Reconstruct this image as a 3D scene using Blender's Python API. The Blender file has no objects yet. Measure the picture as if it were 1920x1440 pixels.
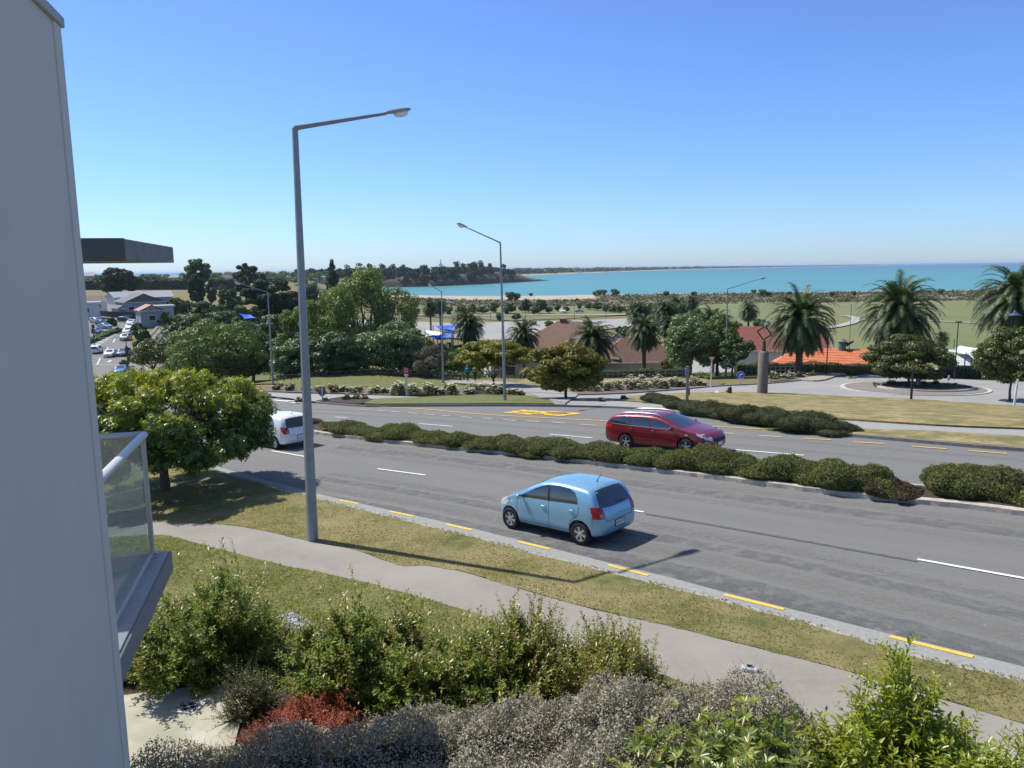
import bpy, bmesh, math, random
import numpy as np
from mathutils import Vector, Matrix, geometry, bvhtree
R = math.radians; HAZE = 5.5e-5
# ------------------------------------------------------------------ camera, sky, sun
scene = bpy.context.scene
F = 1443.0; PITCH = math.atan(218/F); ROLL = R(0.7); HC = 23.2      # eye height above the sea
CP, SP, CR, SR = math.cos(PITCH), math.sin(PITCH), math.cos(ROLL), math.sin(ROLL)
cam = bpy.data.cameras.new('camera'); cam.sensor_width = 36; cam.lens = 36*F/1920
cam.clip_start = 0.1; cam.clip_end = 60000
camo = bpy.data.objects.new('camera', cam); scene.collection.objects.link(camo)
U0 = Vector((0, SP, CP)); R0 = Vector((1, 0, 0)); FW = Vector((0, CP, -SP))
cx = R0*CR - U0*SR; cy = R0*SR + U0*CR; cz = -FW
camo.matrix_world = Matrix(((cx.x, cy.x, cz.x, 0), (cx.y, cy.y, cz.y, 0), (cx.z, cy.z, cz.z, HC), (0, 0, 0, 1)))
scene.camera = camo
scene.render.resolution_x = 1024; scene.render.resolution_y = 768
SUN_AZ, SUN_EL = R(-59), R(53)                                      # azimuth from +Y, clockwise
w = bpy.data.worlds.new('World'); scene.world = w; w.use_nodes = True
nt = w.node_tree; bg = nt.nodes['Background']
sky = nt.nodes.new('ShaderNodeTexSky'); sky.sky_type = 'NISHITA'; sky.sun_disc = False
sky.sun_elevation = SUN_EL; sky.sun_rotation = SUN_AZ; sky.altitude = 0; sky.air_density = 1.0
sky.dust_density = 0.25; sky.ozone_density = 2.6
hs = nt.nodes.new('ShaderNodeHueSaturation'); nt.links.new(sky.outputs[0], hs.inputs['Color']); hs.inputs['Saturation'].default_value = 1.05
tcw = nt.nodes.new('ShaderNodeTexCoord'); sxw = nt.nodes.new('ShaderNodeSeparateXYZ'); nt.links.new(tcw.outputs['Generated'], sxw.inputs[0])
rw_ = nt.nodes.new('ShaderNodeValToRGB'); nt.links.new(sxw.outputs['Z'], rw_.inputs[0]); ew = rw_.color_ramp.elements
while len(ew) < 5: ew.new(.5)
for i, (p_, c_) in enumerate([(0, (.50, .67, 1.06)), (.06, (.51, .69, 1.06)), (.2, (.55, .71, 1.05)), (.42, (.63, .69, 1.0)), (.75, (1.25, 1.02, .86))]): ew[i].position = p_; ew[i].color = (*c_, 1)  # overhead stop, out of view, warmed and brightened as added fill light
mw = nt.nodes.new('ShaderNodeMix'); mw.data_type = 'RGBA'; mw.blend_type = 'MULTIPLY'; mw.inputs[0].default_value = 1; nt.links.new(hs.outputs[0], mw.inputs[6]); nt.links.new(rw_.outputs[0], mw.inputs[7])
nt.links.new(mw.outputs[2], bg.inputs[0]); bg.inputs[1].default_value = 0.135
sl = bpy.data.lights.new('sun', 'SUN'); sl.energy = 5.0; sl.angle = R(0.53); sl.color = (1, 0.955, 0.87)
so = bpy.data.objects.new('sun', sl); scene.collection.objects.link(so)
sd = Vector((math.sin(SUN_AZ)*math.cos(SUN_EL), math.cos(SUN_AZ)*math.cos(SUN_EL), math.sin(SUN_EL)))
so.rotation_euler = sd.to_track_quat('Z', 'Y').to_euler(); so.location = (-40, 30, 80)
scene.view_settings.view_transform = 'Standard'; scene.view_settings.look = 'None'
scene.view_settings.exposure = 0.31; scene.view_settings.gamma = 1

# ------------------------------------------------------------------ terrain surface (thin-plate spline)
CTRL = [(1.8,18.8,-7.06),(-5.5,20.2,-7.40),(-11.6,28.9,-7.97),(7.2,12.4,-6.60),(13.4,19.4,-6.60),(7.2,24.6,-7.05),(-2.1,32.1,-7.70),(-5.1,10.1,-7.02),(3.1,9.4,-6.66),(6.6,9.1,-6.50),(-3.2,16.7,-7.18),(4.5,31.7,-7.42),(12.9,31.5,-7.07),(18.1,26.5,-6.67),(-9.8,38.2,-8.24),(-6.6,12.3,-7.16),(1.0,37.2,-7.76),(-12.0,2.0,-7.00),(0.0,-10.0,-6.07),(12.0,-8.0,-5.65),(-10.0,-15.0,-6.29),(30.0,-5.0,-5.03),(-30.0,5.0,-7.85),(30.8,59.1,-10.49),(37.4,72.1,-11.21),(31.0,83.1,-11.94),(35.8,54.1,-10.16),(42.6,63.1,-10.73),(18.3,70.1,-11.17),(20.8,63.1,-10.73),(4.0,54.2,-9.47),(-0.5,50.2,-8.84),(-4.3,77.1,-11.55),(-6.8,75.1,-11.37),(1.8,65.2,-10.56),(-24.8,79.1,-11.76),(-15.5,61.2,-10.14),(-19.5,87.2,-11.70),(-78.1,149.3,-16.12),(-63.0,121.0,-15.79),(-107.8,215.3,-13.87),(-127.8,240.8,-12.93),(-57.1,124.1,-15.41),(-38.9,83.9,-13.97),(25.6,49.2,-9.32),(18.7,49.2,-9.07),(11.2,55.2,-9.65),(60.0,100.0,-16.00),(40.0,105.0,-16.00),(0.0,105.0,-15.50),(-30.0,110.0,-15.50),(100.0,95.0,-15.50),(90.0,125.0,-19.50),(50.0,125.0,-19.50),(10.0,130.0,-19.50),(-30.0,140.0,-18.00),(150.0,110.0,-19.00),(-20.0,180.0,-20.00),(80.0,180.0,-20.00),(200.0,180.0,-20.00),(350.0,180.0,-20.00),(-20.0,300.0,-20.00),(80.0,300.0,-20.00),(200.0,300.0,-20.00),(350.0,300.0,-20.00),(-20.0,450.0,-20.00),(80.0,450.0,-20.00),(200.0,450.0,-20.00),(350.0,450.0,-20.00),(-40.0,600.0,-21.50),(80.0,600.0,-21.50),(200.0,600.0,-21.50),(350.0,600.0,-21.50),(-60.0,640.0,-23.20),(80.0,640.0,-23.20),(200.0,640.0,-23.20),(350.0,640.0,-23.20),(500.0,640.0,-23.20),(-40.0,680.0,-25.00),(80.0,680.0,-25.00),(200.0,680.0,-25.00),(350.0,680.0,-25.00),(500.0,680.0,-25.00),(-250.0,500.0,-13.00),(-130.0,500.0,-14.50),(-400.0,800.0,-12.00),(-180.0,300.0,-13.00),(-70.0,250.0,-15.50),(-40.0,180.0,-16.50),(-300.0,300.0,-11.00),(-200.0,150.0,-12.00),(-100.0,60.0,-9.00),(-60.0,30.0,-9.50),(-200.0,700.0,-14.00),(-200.0,0.0,-6.00)]

_c = np.array(CTRL)
def _fit(c, lam=1e-5):
    n = len(c); X = c[:, :2]/100
    r = np.linalg.norm(X[:, None]-X[None], axis=2); K = np.where(r > 0, r*r*np.log(r+1e-12), 0)+lam*np.eye(n)
    Pm = np.c_[np.ones(n), X]; A = np.block([[K, Pm], [Pm.T, np.zeros((3, 3))]])
    return X, np.linalg.solve(A, np.r_[c[:, 2], 0, 0, 0])
_X, _W = _fit(_c)
def T(x, y):
    """height above the sea of the bare ground"""
    x = np.asarray(x, float); y = np.asarray(y, float); sh = np.broadcast(x, y).shape
    x = np.broadcast_to(x, sh).ravel(); y = np.broadcast_to(y, sh).ravel()
    out = np.empty(len(x))
    for i in range(0, len(x), 20000):
        q = np.stack([x[i:i+20000], y[i:i+20000]], 1)/100
        q[:, 0] = np.clip(q[:, 0], -6, 6); q[:, 1] = np.clip(q[:, 1], -.3, 9)
        r = np.linalg.norm(q[:, None]-_X[None], axis=2); K = np.where(r > 0, r*r*np.log(r+1e-12), 0)
        out[i:i+20000] = K@_W[:len(_X)]+_W[-3]+q@_W[-2:]
    return np.clip(out+HC, -6, 40).reshape(sh)
def Tz(x, y): return float(T(np.array([x]), np.array([y]))[0])
def rays(px, py):
    u = (np.asarray(px, float)-960)/F; v = (720-np.asarray(py, float))/F
    u2 = u*CR+v*SR; v2 = -u*SR+v*CR
    return np.stack([u2, CP+v2*SP, -SP+v2*CP], -1)
_ts = np.concatenate([np.geomspace(1.5, 900, 700)])
def P(px, py, dz=0.0):
    """where the sight line of a photo pixel meets the ground (raised by dz)"""
    r = rays(px, py); q = r*_ts[:, None]
    g = q[:, 2]+HC-T(q[:, 0], q[:, 1])-dz
    i = int(np.argmax(g < 0)); a, b = _ts[i-1], _ts[i]
    for _ in range(14):
        m = (a+b)/2; p = r*m
        if p[2]+HC-Tz(p[0], p[1])-dz < 0: b = m
        else: a = m
    p = r*b; return Vector((p[0], p[1], p[2]+HC))
def depth(p): return p.y*CP-(p.z-HC)*SP
def proj(p):
    x, y, z = p[0], p[1], p[2]-HC; d = y*CP-z*SP; u2 = x/d; v2 = (y*SP+z*CP)/d
    return 960+F*(u2*CR-v2*SR), 720-F*(u2*SR+v2*CR)
def loc(px, D):
    """ground point at optical depth D under image column px"""
    py = 600.0
    for _ in range(6):
        r = rays(px, py); p = r*D; z = Tz(p[0], p[1]); py = proj((p[0], p[1], z))[1]
    return Vector((p[0], p[1], z))
def at_depth(px, py, D):
    p = rays(px, py)*D; return Vector((p[0], p[1], p[2]+HC))
def above(p, px, py, dy=0.0):
    """point of a pixel's sight line at the same distance north as p"""
    r = rays(px, py); t = (p[1]+dy)/r[1]; return Vector((r[0]*t, r[1]*t, r[2]*t+HC))
def size(p, px): return px*depth(p)/F                                # metres spanned by px photo pixels at p
def normal(x, y):
    a = Tz(x+.5, y)-Tz(x-.5, y); b = Tz(x, y+.5)-Tz(x, y-.5); return Vector((-a, -b, 1)).normalized()

# ------------------------------------------------------------------ materials
_m = {}
def N(nt, t, **k):
    n = nt.nodes.new(t)
    for a, b in k.items():
        setattr(n, a, b)
    return n
def mat(name, col, rough=.7, var=None, scale=3.0, detail=5, bump=0.0, bscale=40.0, metal=0.0, spec=.3, var2=None, scale2=.15,
        stretch=None, rot=0.0, coat=0.0, objvar=0.0, lo=.35, hi=.65):
    if name in _m: return _m[name]
    m = bpy.data.materials.new(name); m.use_nodes = True; nt = m.node_tree; b = nt.nodes['Principled BSDF']; L = nt.links.new
    b.inputs['Roughness'].default_value = rough; b.inputs['Metallic'].default_value = metal
    b.inputs['Specular IOR Level'].default_value = spec; b.inputs['Coat Weight'].default_value = coat
    b.inputs['Coat Roughness'].default_value = .04
    tc = N(nt, 'ShaderNodeTexCoord'); vec = tc.outputs['Object']
    if stretch:
        m0 = N(nt, 'ShaderNodeMapping'); m0.inputs['Rotation'].default_value = (0, 0, rot); L(vec, m0.inputs[0])
        mp = N(nt, 'ShaderNodeMapping'); mp.inputs['Scale'].default_value = stretch; L(m0.outputs[0], mp.inputs[0]); vec2 = mp.outputs[0]
    else: vec2 = vec
    c = None
    if var:
        n = N(nt, 'ShaderNodeTexNoise'); n.inputs['Scale'].default_value = scale; n.inputs['Detail'].default_value = detail; n.inputs['Roughness'].default_value = .65
        L(vec, n.inputs['Vector'])
        r = N(nt, 'ShaderNodeValToRGB'); r.color_ramp.elements[0].color = (*col, 1); r.color_ramp.elements[1].color = (*var, 1)
        r.color_ramp.elements[0].position = lo; r.color_ramp.elements[1].position = hi
        L(n.outputs[0], r.inputs[0]); c = r.outputs[0]
    if var2:
        n = N(nt, 'ShaderNodeTexNoise'); n.inputs['Scale'].default_value = scale2; n.inputs['Detail'].default_value = 4
        L(vec2, n.inputs['Vector'])
        r = N(nt, 'ShaderNodeValToRGB'); r.color_ramp.elements[0].position = .38; r.color_ramp.elements[1].position = .66
        L(n.outputs[0], r.inputs[0])
        mx = N(nt, 'ShaderNodeMix', data_type='RGBA'); L(r.outputs[0], mx.inputs[0])
        if c: L(c, mx.inputs[6])
        else: mx.inputs[6].default_value = (*col, 1)
        mx.inputs[7].default_value = (*var2, 1); c = mx.outputs[2]
    if objvar:
        oi = N(nt, 'ShaderNodeObjectInfo'); h = N(nt, 'ShaderNodeHueSaturation')
        ma = N(nt, 'ShaderNodeMapRange'); ma.inputs[3].default_value = 1-objvar; ma.inputs[4].default_value = 1+objvar
        L(oi.outputs['Random'], ma.inputs[0]); L(ma.outputs[0], h.inputs['Value'])
        if c: L(c, h.inputs['Color'])
        else: h.inputs['Color'].default_value = (*col, 1)
        c = h.outputs[0]
    if c: L(c, b.inputs['Base Color'])
    else: b.inputs['Base Color'].default_value = (*col, 1)
    if bump:
        n = N(nt, 'ShaderNodeTexNoise'); n.inputs['Scale'].default_value = bscale; n.inputs['Detail'].default_value = 5
        L(vec, n.inputs['Vector']); bp = N(nt, 'ShaderNodeBump'); bp.inputs['Strength'].default_value = bump; bp.inputs['Distance'].default_value = .03
        L(n.outputs[0], bp.inputs['Height']); L(bp.outputs[0], b.inputs['Normal'])
    _m[name] = m; return m
def leafmat(name, cols, rough=.45, trans=.3, tcol=None, spec=.4, objvar=.1):
    """leaf: each leaf takes one of several real leaf colours"""
    if name in _m: return _m[name]
    m = bpy.data.materials.new(name); m.use_nodes = True; nt = m.node_tree; b = nt.nodes['Principled BSDF']; L = nt.links.new
    g = N(nt, 'ShaderNodeNewGeometry'); r = N(nt, 'ShaderNodeValToRGB'); e = r.color_ramp.elements
    while len(e) < len(cols): e.new(.5)
    for i, c in enumerate(cols): e[i].position = i/(len(cols)-1); e[i].color = (*c, 1)
    L(g.outputs['Random Per Island'], r.inputs[0]); c = r.outputs[0]
    oi = N(nt, 'ShaderNodeObjectInfo'); h = N(nt, 'ShaderNodeHueSaturation')
    ma = N(nt, 'ShaderNodeMapRange'); ma.inputs[3].default_value = 1-objvar; ma.inputs[4].default_value = 1+objvar
    L(oi.outputs['Random'], ma.inputs[0]); L(ma.outputs[0], h.inputs['Value']); L(c, h.inputs['Color']); c = h.outputs[0]
    L(c, b.inputs['Base Color']); b.inputs['Roughness'].default_value = rough; b.inputs['Specular IOR Level'].default_value = spec
    if trans:
        t = N(nt, 'ShaderNodeBsdfTranslucent'); mm = N(nt, 'ShaderNodeMix', data_type='RGBA', blend_type='MULTIPLY')
        mm.inputs[0].default_value = 1; L(c, mm.inputs[6]); mm.inputs[7].default_value = (*(tcol or (1.6, 1.7, .7)), 1); L(mm.outputs[2], t.inputs[0])
        mx = N(nt, 'ShaderNodeMixShader'); mx.inputs[0].default_value = trans
        L(b.outputs[0], mx.inputs[1]); L(t.outputs[0], mx.inputs[2]); L(mx.outputs[0], nt.nodes['Material Output'].inputs[0])
    _m[name] = m; return m

# ------------------------------------------------------------------ objects
C = scene.collection
def tag(o, label=None, cat=None, group=None, kind=None):
    for k, v in (('label', label), ('category', cat), ('group', group), ('kind', kind)):
        if v: o[k] = v
    return o
def empty(name, p, label, cat, group=None, rz=0.0, up=None):
    o = bpy.data.objects.new(name, None); C.objects.link(o); o.empty_display_size = .2
    if up is None: o.matrix_world = Matrix.Translation(p) @ Matrix.Rotation(rz, 4, 'Z')
    else:
        f = Vector((math.cos(rz), math.sin(rz), 0)); f = (f-up*f.dot(up)).normalized(); l = up.cross(f)
        o.matrix_world = Matrix(((f.x, l.x, up.x, p[0]), (f.y, l.y, up.y, p[1]), (f.z, l.z, up.z, p[2]), (0, 0, 0, 1)))
    return tag(o, label, cat, group)
def link(name, me, parent=None):
    o = bpy.data.objects.new(name, me); C.objects.link(o)
    if parent is not None: o.parent = parent
    return o
def npmesh(name, V, Fc, mats, parent=None, smooth=False, midx=None):
    V = np.asarray(V, np.float32); Fc = np.asarray(Fc, np.int32); k = Fc.shape[1]
    me = bpy.data.meshes.new(name); me.vertices.add(len(V)); me.vertices.foreach_set('co', V.ravel())
    me.loops.add(Fc.size); me.loops.foreach_set('vertex_index', Fc.ravel())
    me.polygons.add(len(Fc)); me.polygons.foreach_set('loop_start', np.arange(0, Fc.size, k, dtype=np.int32))
    me.polygons.foreach_set('loop_total', np.full(len(Fc), k, np.int32))
    if smooth: me.polygons.foreach_set('use_smooth', np.ones(len(Fc), bool))
    for m in (mats if isinstance(mats, (list, tuple)) else [mats]): me.materials.append(m)
    if midx is not None: me.polygons.foreach_set('material_index', np.asarray(midx, np.int32))
    me.update(); me.validate()
    return link(name, me, parent)
class MB:
    def __init__(s): s.v = []; s.f = []; s.mi = []; s.cur = 0
    def add(s, vs, fs):
        n = len(s.v); s.v += [tuple(v) for v in vs]; s.f += [tuple(i+n for i in f) for f in fs]; s.mi += [s.cur]*len(fs); return s
    def box(s, c, d, rz=0, M=None):
        hx, hy, hz = d[0]/2, d[1]/2, d[2]/2
        vs = [Vector((x, y, z)) for x in (-hx, hx) for y in (-hy, hy) for z in (-hz, hz)]
        M = M or Matrix.Rotation(rz, 3, 'Z')
        return s.add([M@v+Vector(c) for v in vs], [(0, 1, 3, 2), (4, 6, 7, 5), (0, 4, 5, 1), (2, 3, 7, 6), (0, 2, 6, 4), (1, 5, 7, 3)])
    def tube(s, pts, rad, n=8, cap=True, flat=1.0):
        pts = [Vector(p) for p in pts]
        if not hasattr(rad, '__len__'): rad = [rad]*len(pts)
        vs = []; fs = []; ref = None
        for i, p in enumerate(pts):
            d = (pts[min(i+1, len(pts)-1)]-pts[max(i-1, 0)]).normalized()
            if ref is None: ref = Vector((1, 0, 0)) if abs(d.x) < .8 else Vector((0, 1, 0))
            a = (ref-d*ref.dot(d)).normalized(); ref = a; b = d.cross(a)
            for k in range(n):
                t = 2*math.pi*(k+.5)/n; vs.append(p+(a*math.cos(t)+b*math.sin(t)*flat)*rad[i])
        for i in range(len(pts)-1):
            for k in range(n): fs.append((i*n+k, i*n+(k+1) % n, (i+1)*n+(k+1) % n, (i+1)*n+k))
        if cap: fs.append(tuple(range(n))[::-1]); fs.append(tuple((len(pts)-1)*n+k for k in range(n)))
        return s.add(vs, fs)
    def ell(s, c, r, nu=12, nv=8):
        vs = []; fs = []
        for j in range(nv+1):
            ph = math.pi*j/nv-math.pi/2
            for i in range(nu): th = 2*math.pi*i/nu; vs.append((c[0]+r[0]*math.cos(ph)*math.cos(th), c[1]+r[1]*math.cos(ph)*math.sin(th), c[2]+r[2]*math.sin(ph)))
        for j in range(nv):
            for i in range(nu): fs.append((j*nu+i, j*nu+(i+1) % nu, (j+1)*nu+(i+1) % nu, (j+1)*nu+i))
        return s.add(vs, fs)
    def lathe(s, prof, n=20, c=(0, 0, 0), axis='Z'):
        vs = []; fs = []
        for r, z in prof:
            for i in range(n):
                t = 2*math.pi*i/n; p = (r*math.cos(t), r*math.sin(t), z)
                if axis == 'Y': p = (p[0], p[2], p[1])
                vs.append((p[0]+c[0], p[1]+c[1], p[2]+c[2]))
        for j in range(len(prof)-1):
            for i in range(n): fs.append((j*n+i, j*n+(i+1) % n, (j+1)*n+(i+1) % n, (j+1)*n+i))
        return s.add(vs, fs)
    def prism(s, poly, h0, h1, M=None):
        n = len(poly); M = M or Matrix.Identity(4)
        vs = [M@Vector((x, y, h0)) for x, y in poly]+[M@Vector((x, y, h1)) for x, y in poly]
        return s.add(vs, [tuple(range(n))[::-1], tuple(range(n, 2*n))]+[(i, (i+1) % n, n+(i+1) % n, n+i) for i in range(n)])
    def build(s, name, mats, parent=None, smooth=False, bevel=0, seg=2):
        me = bpy.data.meshes.new(name); me.from_pydata([tuple(v) for v in s.v], [], s.f)
        for m in (mats if isinstance(mats, (list, tuple)) else [mats]): me.materials.append(m)
        me.polygons.foreach_set('material_index', s.mi)
        bm = bmesh.new(); bm.from_mesh(me); bmesh.ops.recalc_face_normals(bm, faces=bm.faces); bm.to_mesh(me); bm.free()
        if smooth: me.shade_smooth() if hasattr(me, 'shade_smooth') else None
        me.update(); o = link(name, me, parent)
        if bevel:
            b = o.modifiers.new('b', 'BEVEL'); b.width = bevel; b.segments = seg; b.limit_method = 'ANGLE'; b.angle_limit = R(35)
        return o
def copy_tree(o, parent=None):
    c = o.copy(); C.objects.link(c)
    if parent is not None: c.parent = parent
    for ch in o.children: copy_tree(ch, c)
    return c

# ------------------------------------------------------------------ draped sheets
def catmull(pts, step=.5, closed=False):
    pts = [np.array(p[:2], float) for p in pts]; n = len(pts); out = []
    rng = range(n if closed else n-1)
    for i in rng:
        p0 = pts[(i-1) % n] if (closed or i > 0) else pts[i]*2-pts[i+1]
        p1 = pts[i]; p2 = pts[(i+1) % n]; p3 = pts[(i+2) % n] if (closed or i+2 < n) else p2*2-p1
        L = np.linalg.norm(p2-p1); k = max(1, int(L/step))
        for j in range(k):
            t = j/k; out.append(.5*((2*p1)+(-p0+p2)*t+(2*p0-5*p1+4*p2-p3)*t*t+(-p0+3*p1-3*p2+p3)*t**3))
    if not closed: out.append(pts[-1])
    return np.array(out)
def PP(lst): return [P(*p) for p in lst]
def resample(poly, step):
    out = []; n = len(poly)
    for i in range(n):
        a = np.array(poly[i][:2], float); b = np.array(poly[(i+1) % n][:2], float); k = max(1, int(math.ceil(np.linalg.norm(b-a)/step)))
        for j in range(k): out.append(a+(b-a)*j/k)
    return out
def inside(x, y, poly):
    c = np.zeros(len(x), bool); n = len(poly); j = n-1
    for i in range(n):
        xi, yi = poly[i]; xj, yj = poly[j]
        with np.errstate(divide='ignore', invalid='ignore'):
            c ^= ((yi > y) != (yj > y)) & (x < (xj-xi)*(y-yi)/(yj-yi+1e-12)+xi)
        j = i
    return c
def drape(name, poly, off, m, step=1.0, skirt=0.0, kind='structure', parent=None, jag=0.0, seed=1):
    b = resample(poly, step if not jag else min(step, .3)); rnd = random.Random(seed)
    if jag: b = [p+np.array([rnd.uniform(-jag, jag), rnd.uniform(-jag, jag)]) for p in b]
    B = np.array(b); lo = B.min(0); hi = B.max(0)
    gx, gy = np.meshgrid(np.arange(lo[0], hi[0], step), np.arange(lo[1], hi[1], step)); gx = gx.ravel(); gy = gy.ravel()
    k = inside(gx, gy, B); g = np.stack([gx[k], gy[k]], 1)
    if len(g):
        keep = np.ones(len(g), bool)
        for i in range(0, len(g), 4000):
            dd = np.min(np.linalg.norm(g[i:i+4000, None]-B[None], axis=2), axis=1); keep[i:i+4000] = dd > step*.35
        g = g[keep]
    co = [Vector((float(p[0]), float(p[1]))) for p in B]+[Vector((float(p[0]), float(p[1]))) for p in g]; n = len(B)
    v, e, f, *_ = geometry.delaunay_2d_cdt(co, [(i, (i+1) % n) for i in range(n)], [list(range(n))], 1, 1e-5)
    V = np.array([(p.x, p.y) for p in v]); Z = T(V[:, 0], V[:, 1])+off
    me = bpy.data.meshes.new(name); bm = bmesh.new()
    vs = [bm.verts.new((V[i, 0], V[i, 1], Z[i])) for i in range(len(V))]
    for q in f:
        try: bm.faces.new([vs[i] for i in q])
        except ValueError: pass
    bmesh.ops.recalc_face_normals(bm, faces=bm.faces)
    if bm.faces and sum(fc.normal.z for fc in bm.faces) < 0: bmesh.ops.reverse_faces(bm, faces=bm.faces)
    if skirt:
        be = [ed for ed in bm.edges if ed.is_boundary]
        r = bmesh.ops.extrude_edge_only(bm, edges=be)
        for q in r['geom']:
            if isinstance(q, bmesh.types.BMVert): q.co.z -= skirt
    bm.to_mesh(me); bm.free(); me.materials.append(m)
    o = link(name, me, parent)
    if kind: o['kind'] = kind
    return o
def ribbon(pts, w0, w1):
    """closed outline of a strip whose edges lie w0 .. w1 to the left of the line"""
    p = np.array([q[:2] for q in pts], float); t = np.gradient(p, axis=0); t /= np.linalg.norm(t, axis=1)[:, None]; n = np.stack([-t[:, 1], t[:, 0]], 1)
    return list(p+n*w0)+list((p+n*w1)[::-1])

# ------------------------------------------------------------------ foliage
def leaves(blobs, n, size_, seed, asp=.5, shell=.35, up=.35, fold=.18, nrm=.8, floor=None, jit=.35, frac=None, cull=.55):
    """leaf-sized folded faces spread through the outer shell of a set of ellipsoids; V, F"""
    rg = np.random.default_rng(seed); Bc = np.array([b[0] for b in blobs], float); Br = np.array([b[1] for b in blobs], float)
    area = (Br[:, 0]*Br[:, 1]+Br[:, 0]*Br[:, 2]+Br[:, 1]*Br[:, 2]); pr = area/area.sum()
    k = rg.choice(len(blobs), size=int(n*3), p=pr)
    d = rg.normal(size=(len(k), 3)); d /= np.linalg.norm(d, axis=1)[:, None]
    s = 1-shell*rg.random(len(k))**1.4; s *= 1+.10*np.sin(d[:, 0]*9+k)*np.sin(d[:, 1]*8+k*2)*np.cos(d[:, 2]*7)
    c = Bc[k]+d*Br[k]*s[:, None]
    keep = np.ones(len(c), bool)
    if cull and len(blobs) < 400:
        for j in range(len(blobs)):
            q = (c-Bc[j])/Br[j]; keep &= ~((np.einsum('ij,ij->i', q, q) < cull*cull) & (k != j))
    if floor is not None: keep &= c[:, 2] > floor
    c = c[keep][:n]; d = d[keep][:n]
    nv = d*nrm+rg.normal(size=c.shape)*jit+np.array([0, 0, up]); nv /= np.linalg.norm(nv, axis=1)[:, None]
    a = rg.normal(size=c.shape); a += d*.5; a -= nv*np.einsum('ij,ij->i', a, nv)[:, None]; a /= np.linalg.norm(a, axis=1)[:, None]
    b = np.cross(nv, a); L = size_*(.65+.7*rg.random(len(c)))[:, None]; w_ = L*asp
    v0 = c-a*L*.5; v2 = c+a*L*.5-nv*L*.12; v1 = c+b*w_*.5+nv*L*fold*.5; v3 = c-b*w_*.5+nv*L*fold*.5
    V = np.stack([v0, v1, v2, v3], 1).reshape(-1, 3); i = np.arange(len(c))*4
    return V, np.concatenate([np.stack([i, i+1, i+2], 1), np.stack([i, i+2, i+3], 1)])
def crown_blobs(W, D, H, base, nb, br, seed, flat=.8, bias=0.0, low=-.75):
    """clumps spread in an egg-shaped crown whose underside is at base"""
    r = random.Random(seed); out = []; cz_ = base+H/2
    while len(out) < nb:
        x, y, z = r.uniform(-1, 1), r.uniform(-1, 1), r.uniform(-1, 1); q = x*x+y*y+z*z
        if q > 1 or q < .22 or z < low: continue
        s = br*r.uniform(.7, 1.35)
        out.append(((x*W/2*(1-br*.6), y*D/2*(1-br*.6), cz_+z*H/2*(1-br*.5)+bias*abs(x)), (W/2*s, D/2*s, min(W, H)*.5*s*flat)))
    return out
def trunk_mb(H, r0, spread, seed, nl=6, fork=.35, lean=0.0, top=.75):
    r = random.Random(seed); m = MB(); hb = H*fork
    m.tube([(0, 0, -.3), (0, 0, 0.05), (lean*.3+r.uniform(-.03, .03)*H, r.uniform(-.02, .02)*H, hb*.5), (lean*.5, 0, hb)], [r0*1.35, r0*1.1, r0*.9, r0*.8], 8)
    for i in range(nl):
        t = 2*math.pi*i/nl+r.uniform(-.4, .4); sp = spread*r.uniform(.5, 1); zt = H*top*r.uniform(.75, 1.05)
        e = Vector((lean+math.cos(t)*sp, math.sin(t)*sp, zt)); s = Vector((lean*.5, 0, hb*r.uniform(.85, 1)))
        mid = s.lerp(e, .5)+Vector((0, 0, -H*.04)); m.tube([s, mid, e], [r0*.5, r0*.32, r0*.1], 6)
        for k in range(2):
            s2 = s.lerp(e, r.uniform(.4, .7)); e2 = s2+Vector((r.uniform(-1, 1)*spread*.4, r.uniform(-1, 1)*spread*.4, H*.18)); m.tube([s2, e2], [r0*.22, r0*.06], 5)
    return m

# ------------------------------------------------------------------ ground, sea, roads
def gridmesh(name, xs, ys, m, zf):
    X, Y = np.meshgrid(xs, ys); Z = zf(X, Y); nx = len(xs); ny = len(ys)
    V = np.stack([X.ravel(), Y.ravel(), Z.ravel()], 1); j, i = np.meshgrid(np.arange(ny-1), np.arange(nx-1), indexing='ij'); a = (j*nx+i).ravel()
    return npmesh(name, V, np.stack([a, a+1, a+nx+1, a+nx], 1), m, smooth=True)
DRY = mat('dry_grass_mix', (.105, .115, .03), .95, (.20, .165, .07), 5.0, 8, .5, 30, var2=(.165, .14, .055), scale2=.35)
xs = np.concatenate([np.arange(-3000, -400, 100), np.arange(-400, -100, 10), np.arange(-100, -50, 3), np.arange(-50, 80, 1), np.arange(80, 200, 3), np.arange(200, 600, 10), np.arange(600, 3001, 100)])
ys = np.concatenate([np.arange(-30, 110, 1), np.arange(110, 200, 2.5), np.arange(200, 760, 8), np.arange(760, 3001, 60)])
def ground_z(X, Y):
    z = T(X, Y); land = 23.2-12.5+0*z
    wl = 1/(1+np.exp((X+np.clip(Y, 640, 9e9)*.0+190)/18)); far = np.clip((Y-640)/120, 0, 1)
    return z*(1-far)+far*(land*wl+(-4)*(1-wl))
g = gridmesh('ground', xs, ys, DRY, ground_z); g['kind'] = 'structure'

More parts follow.
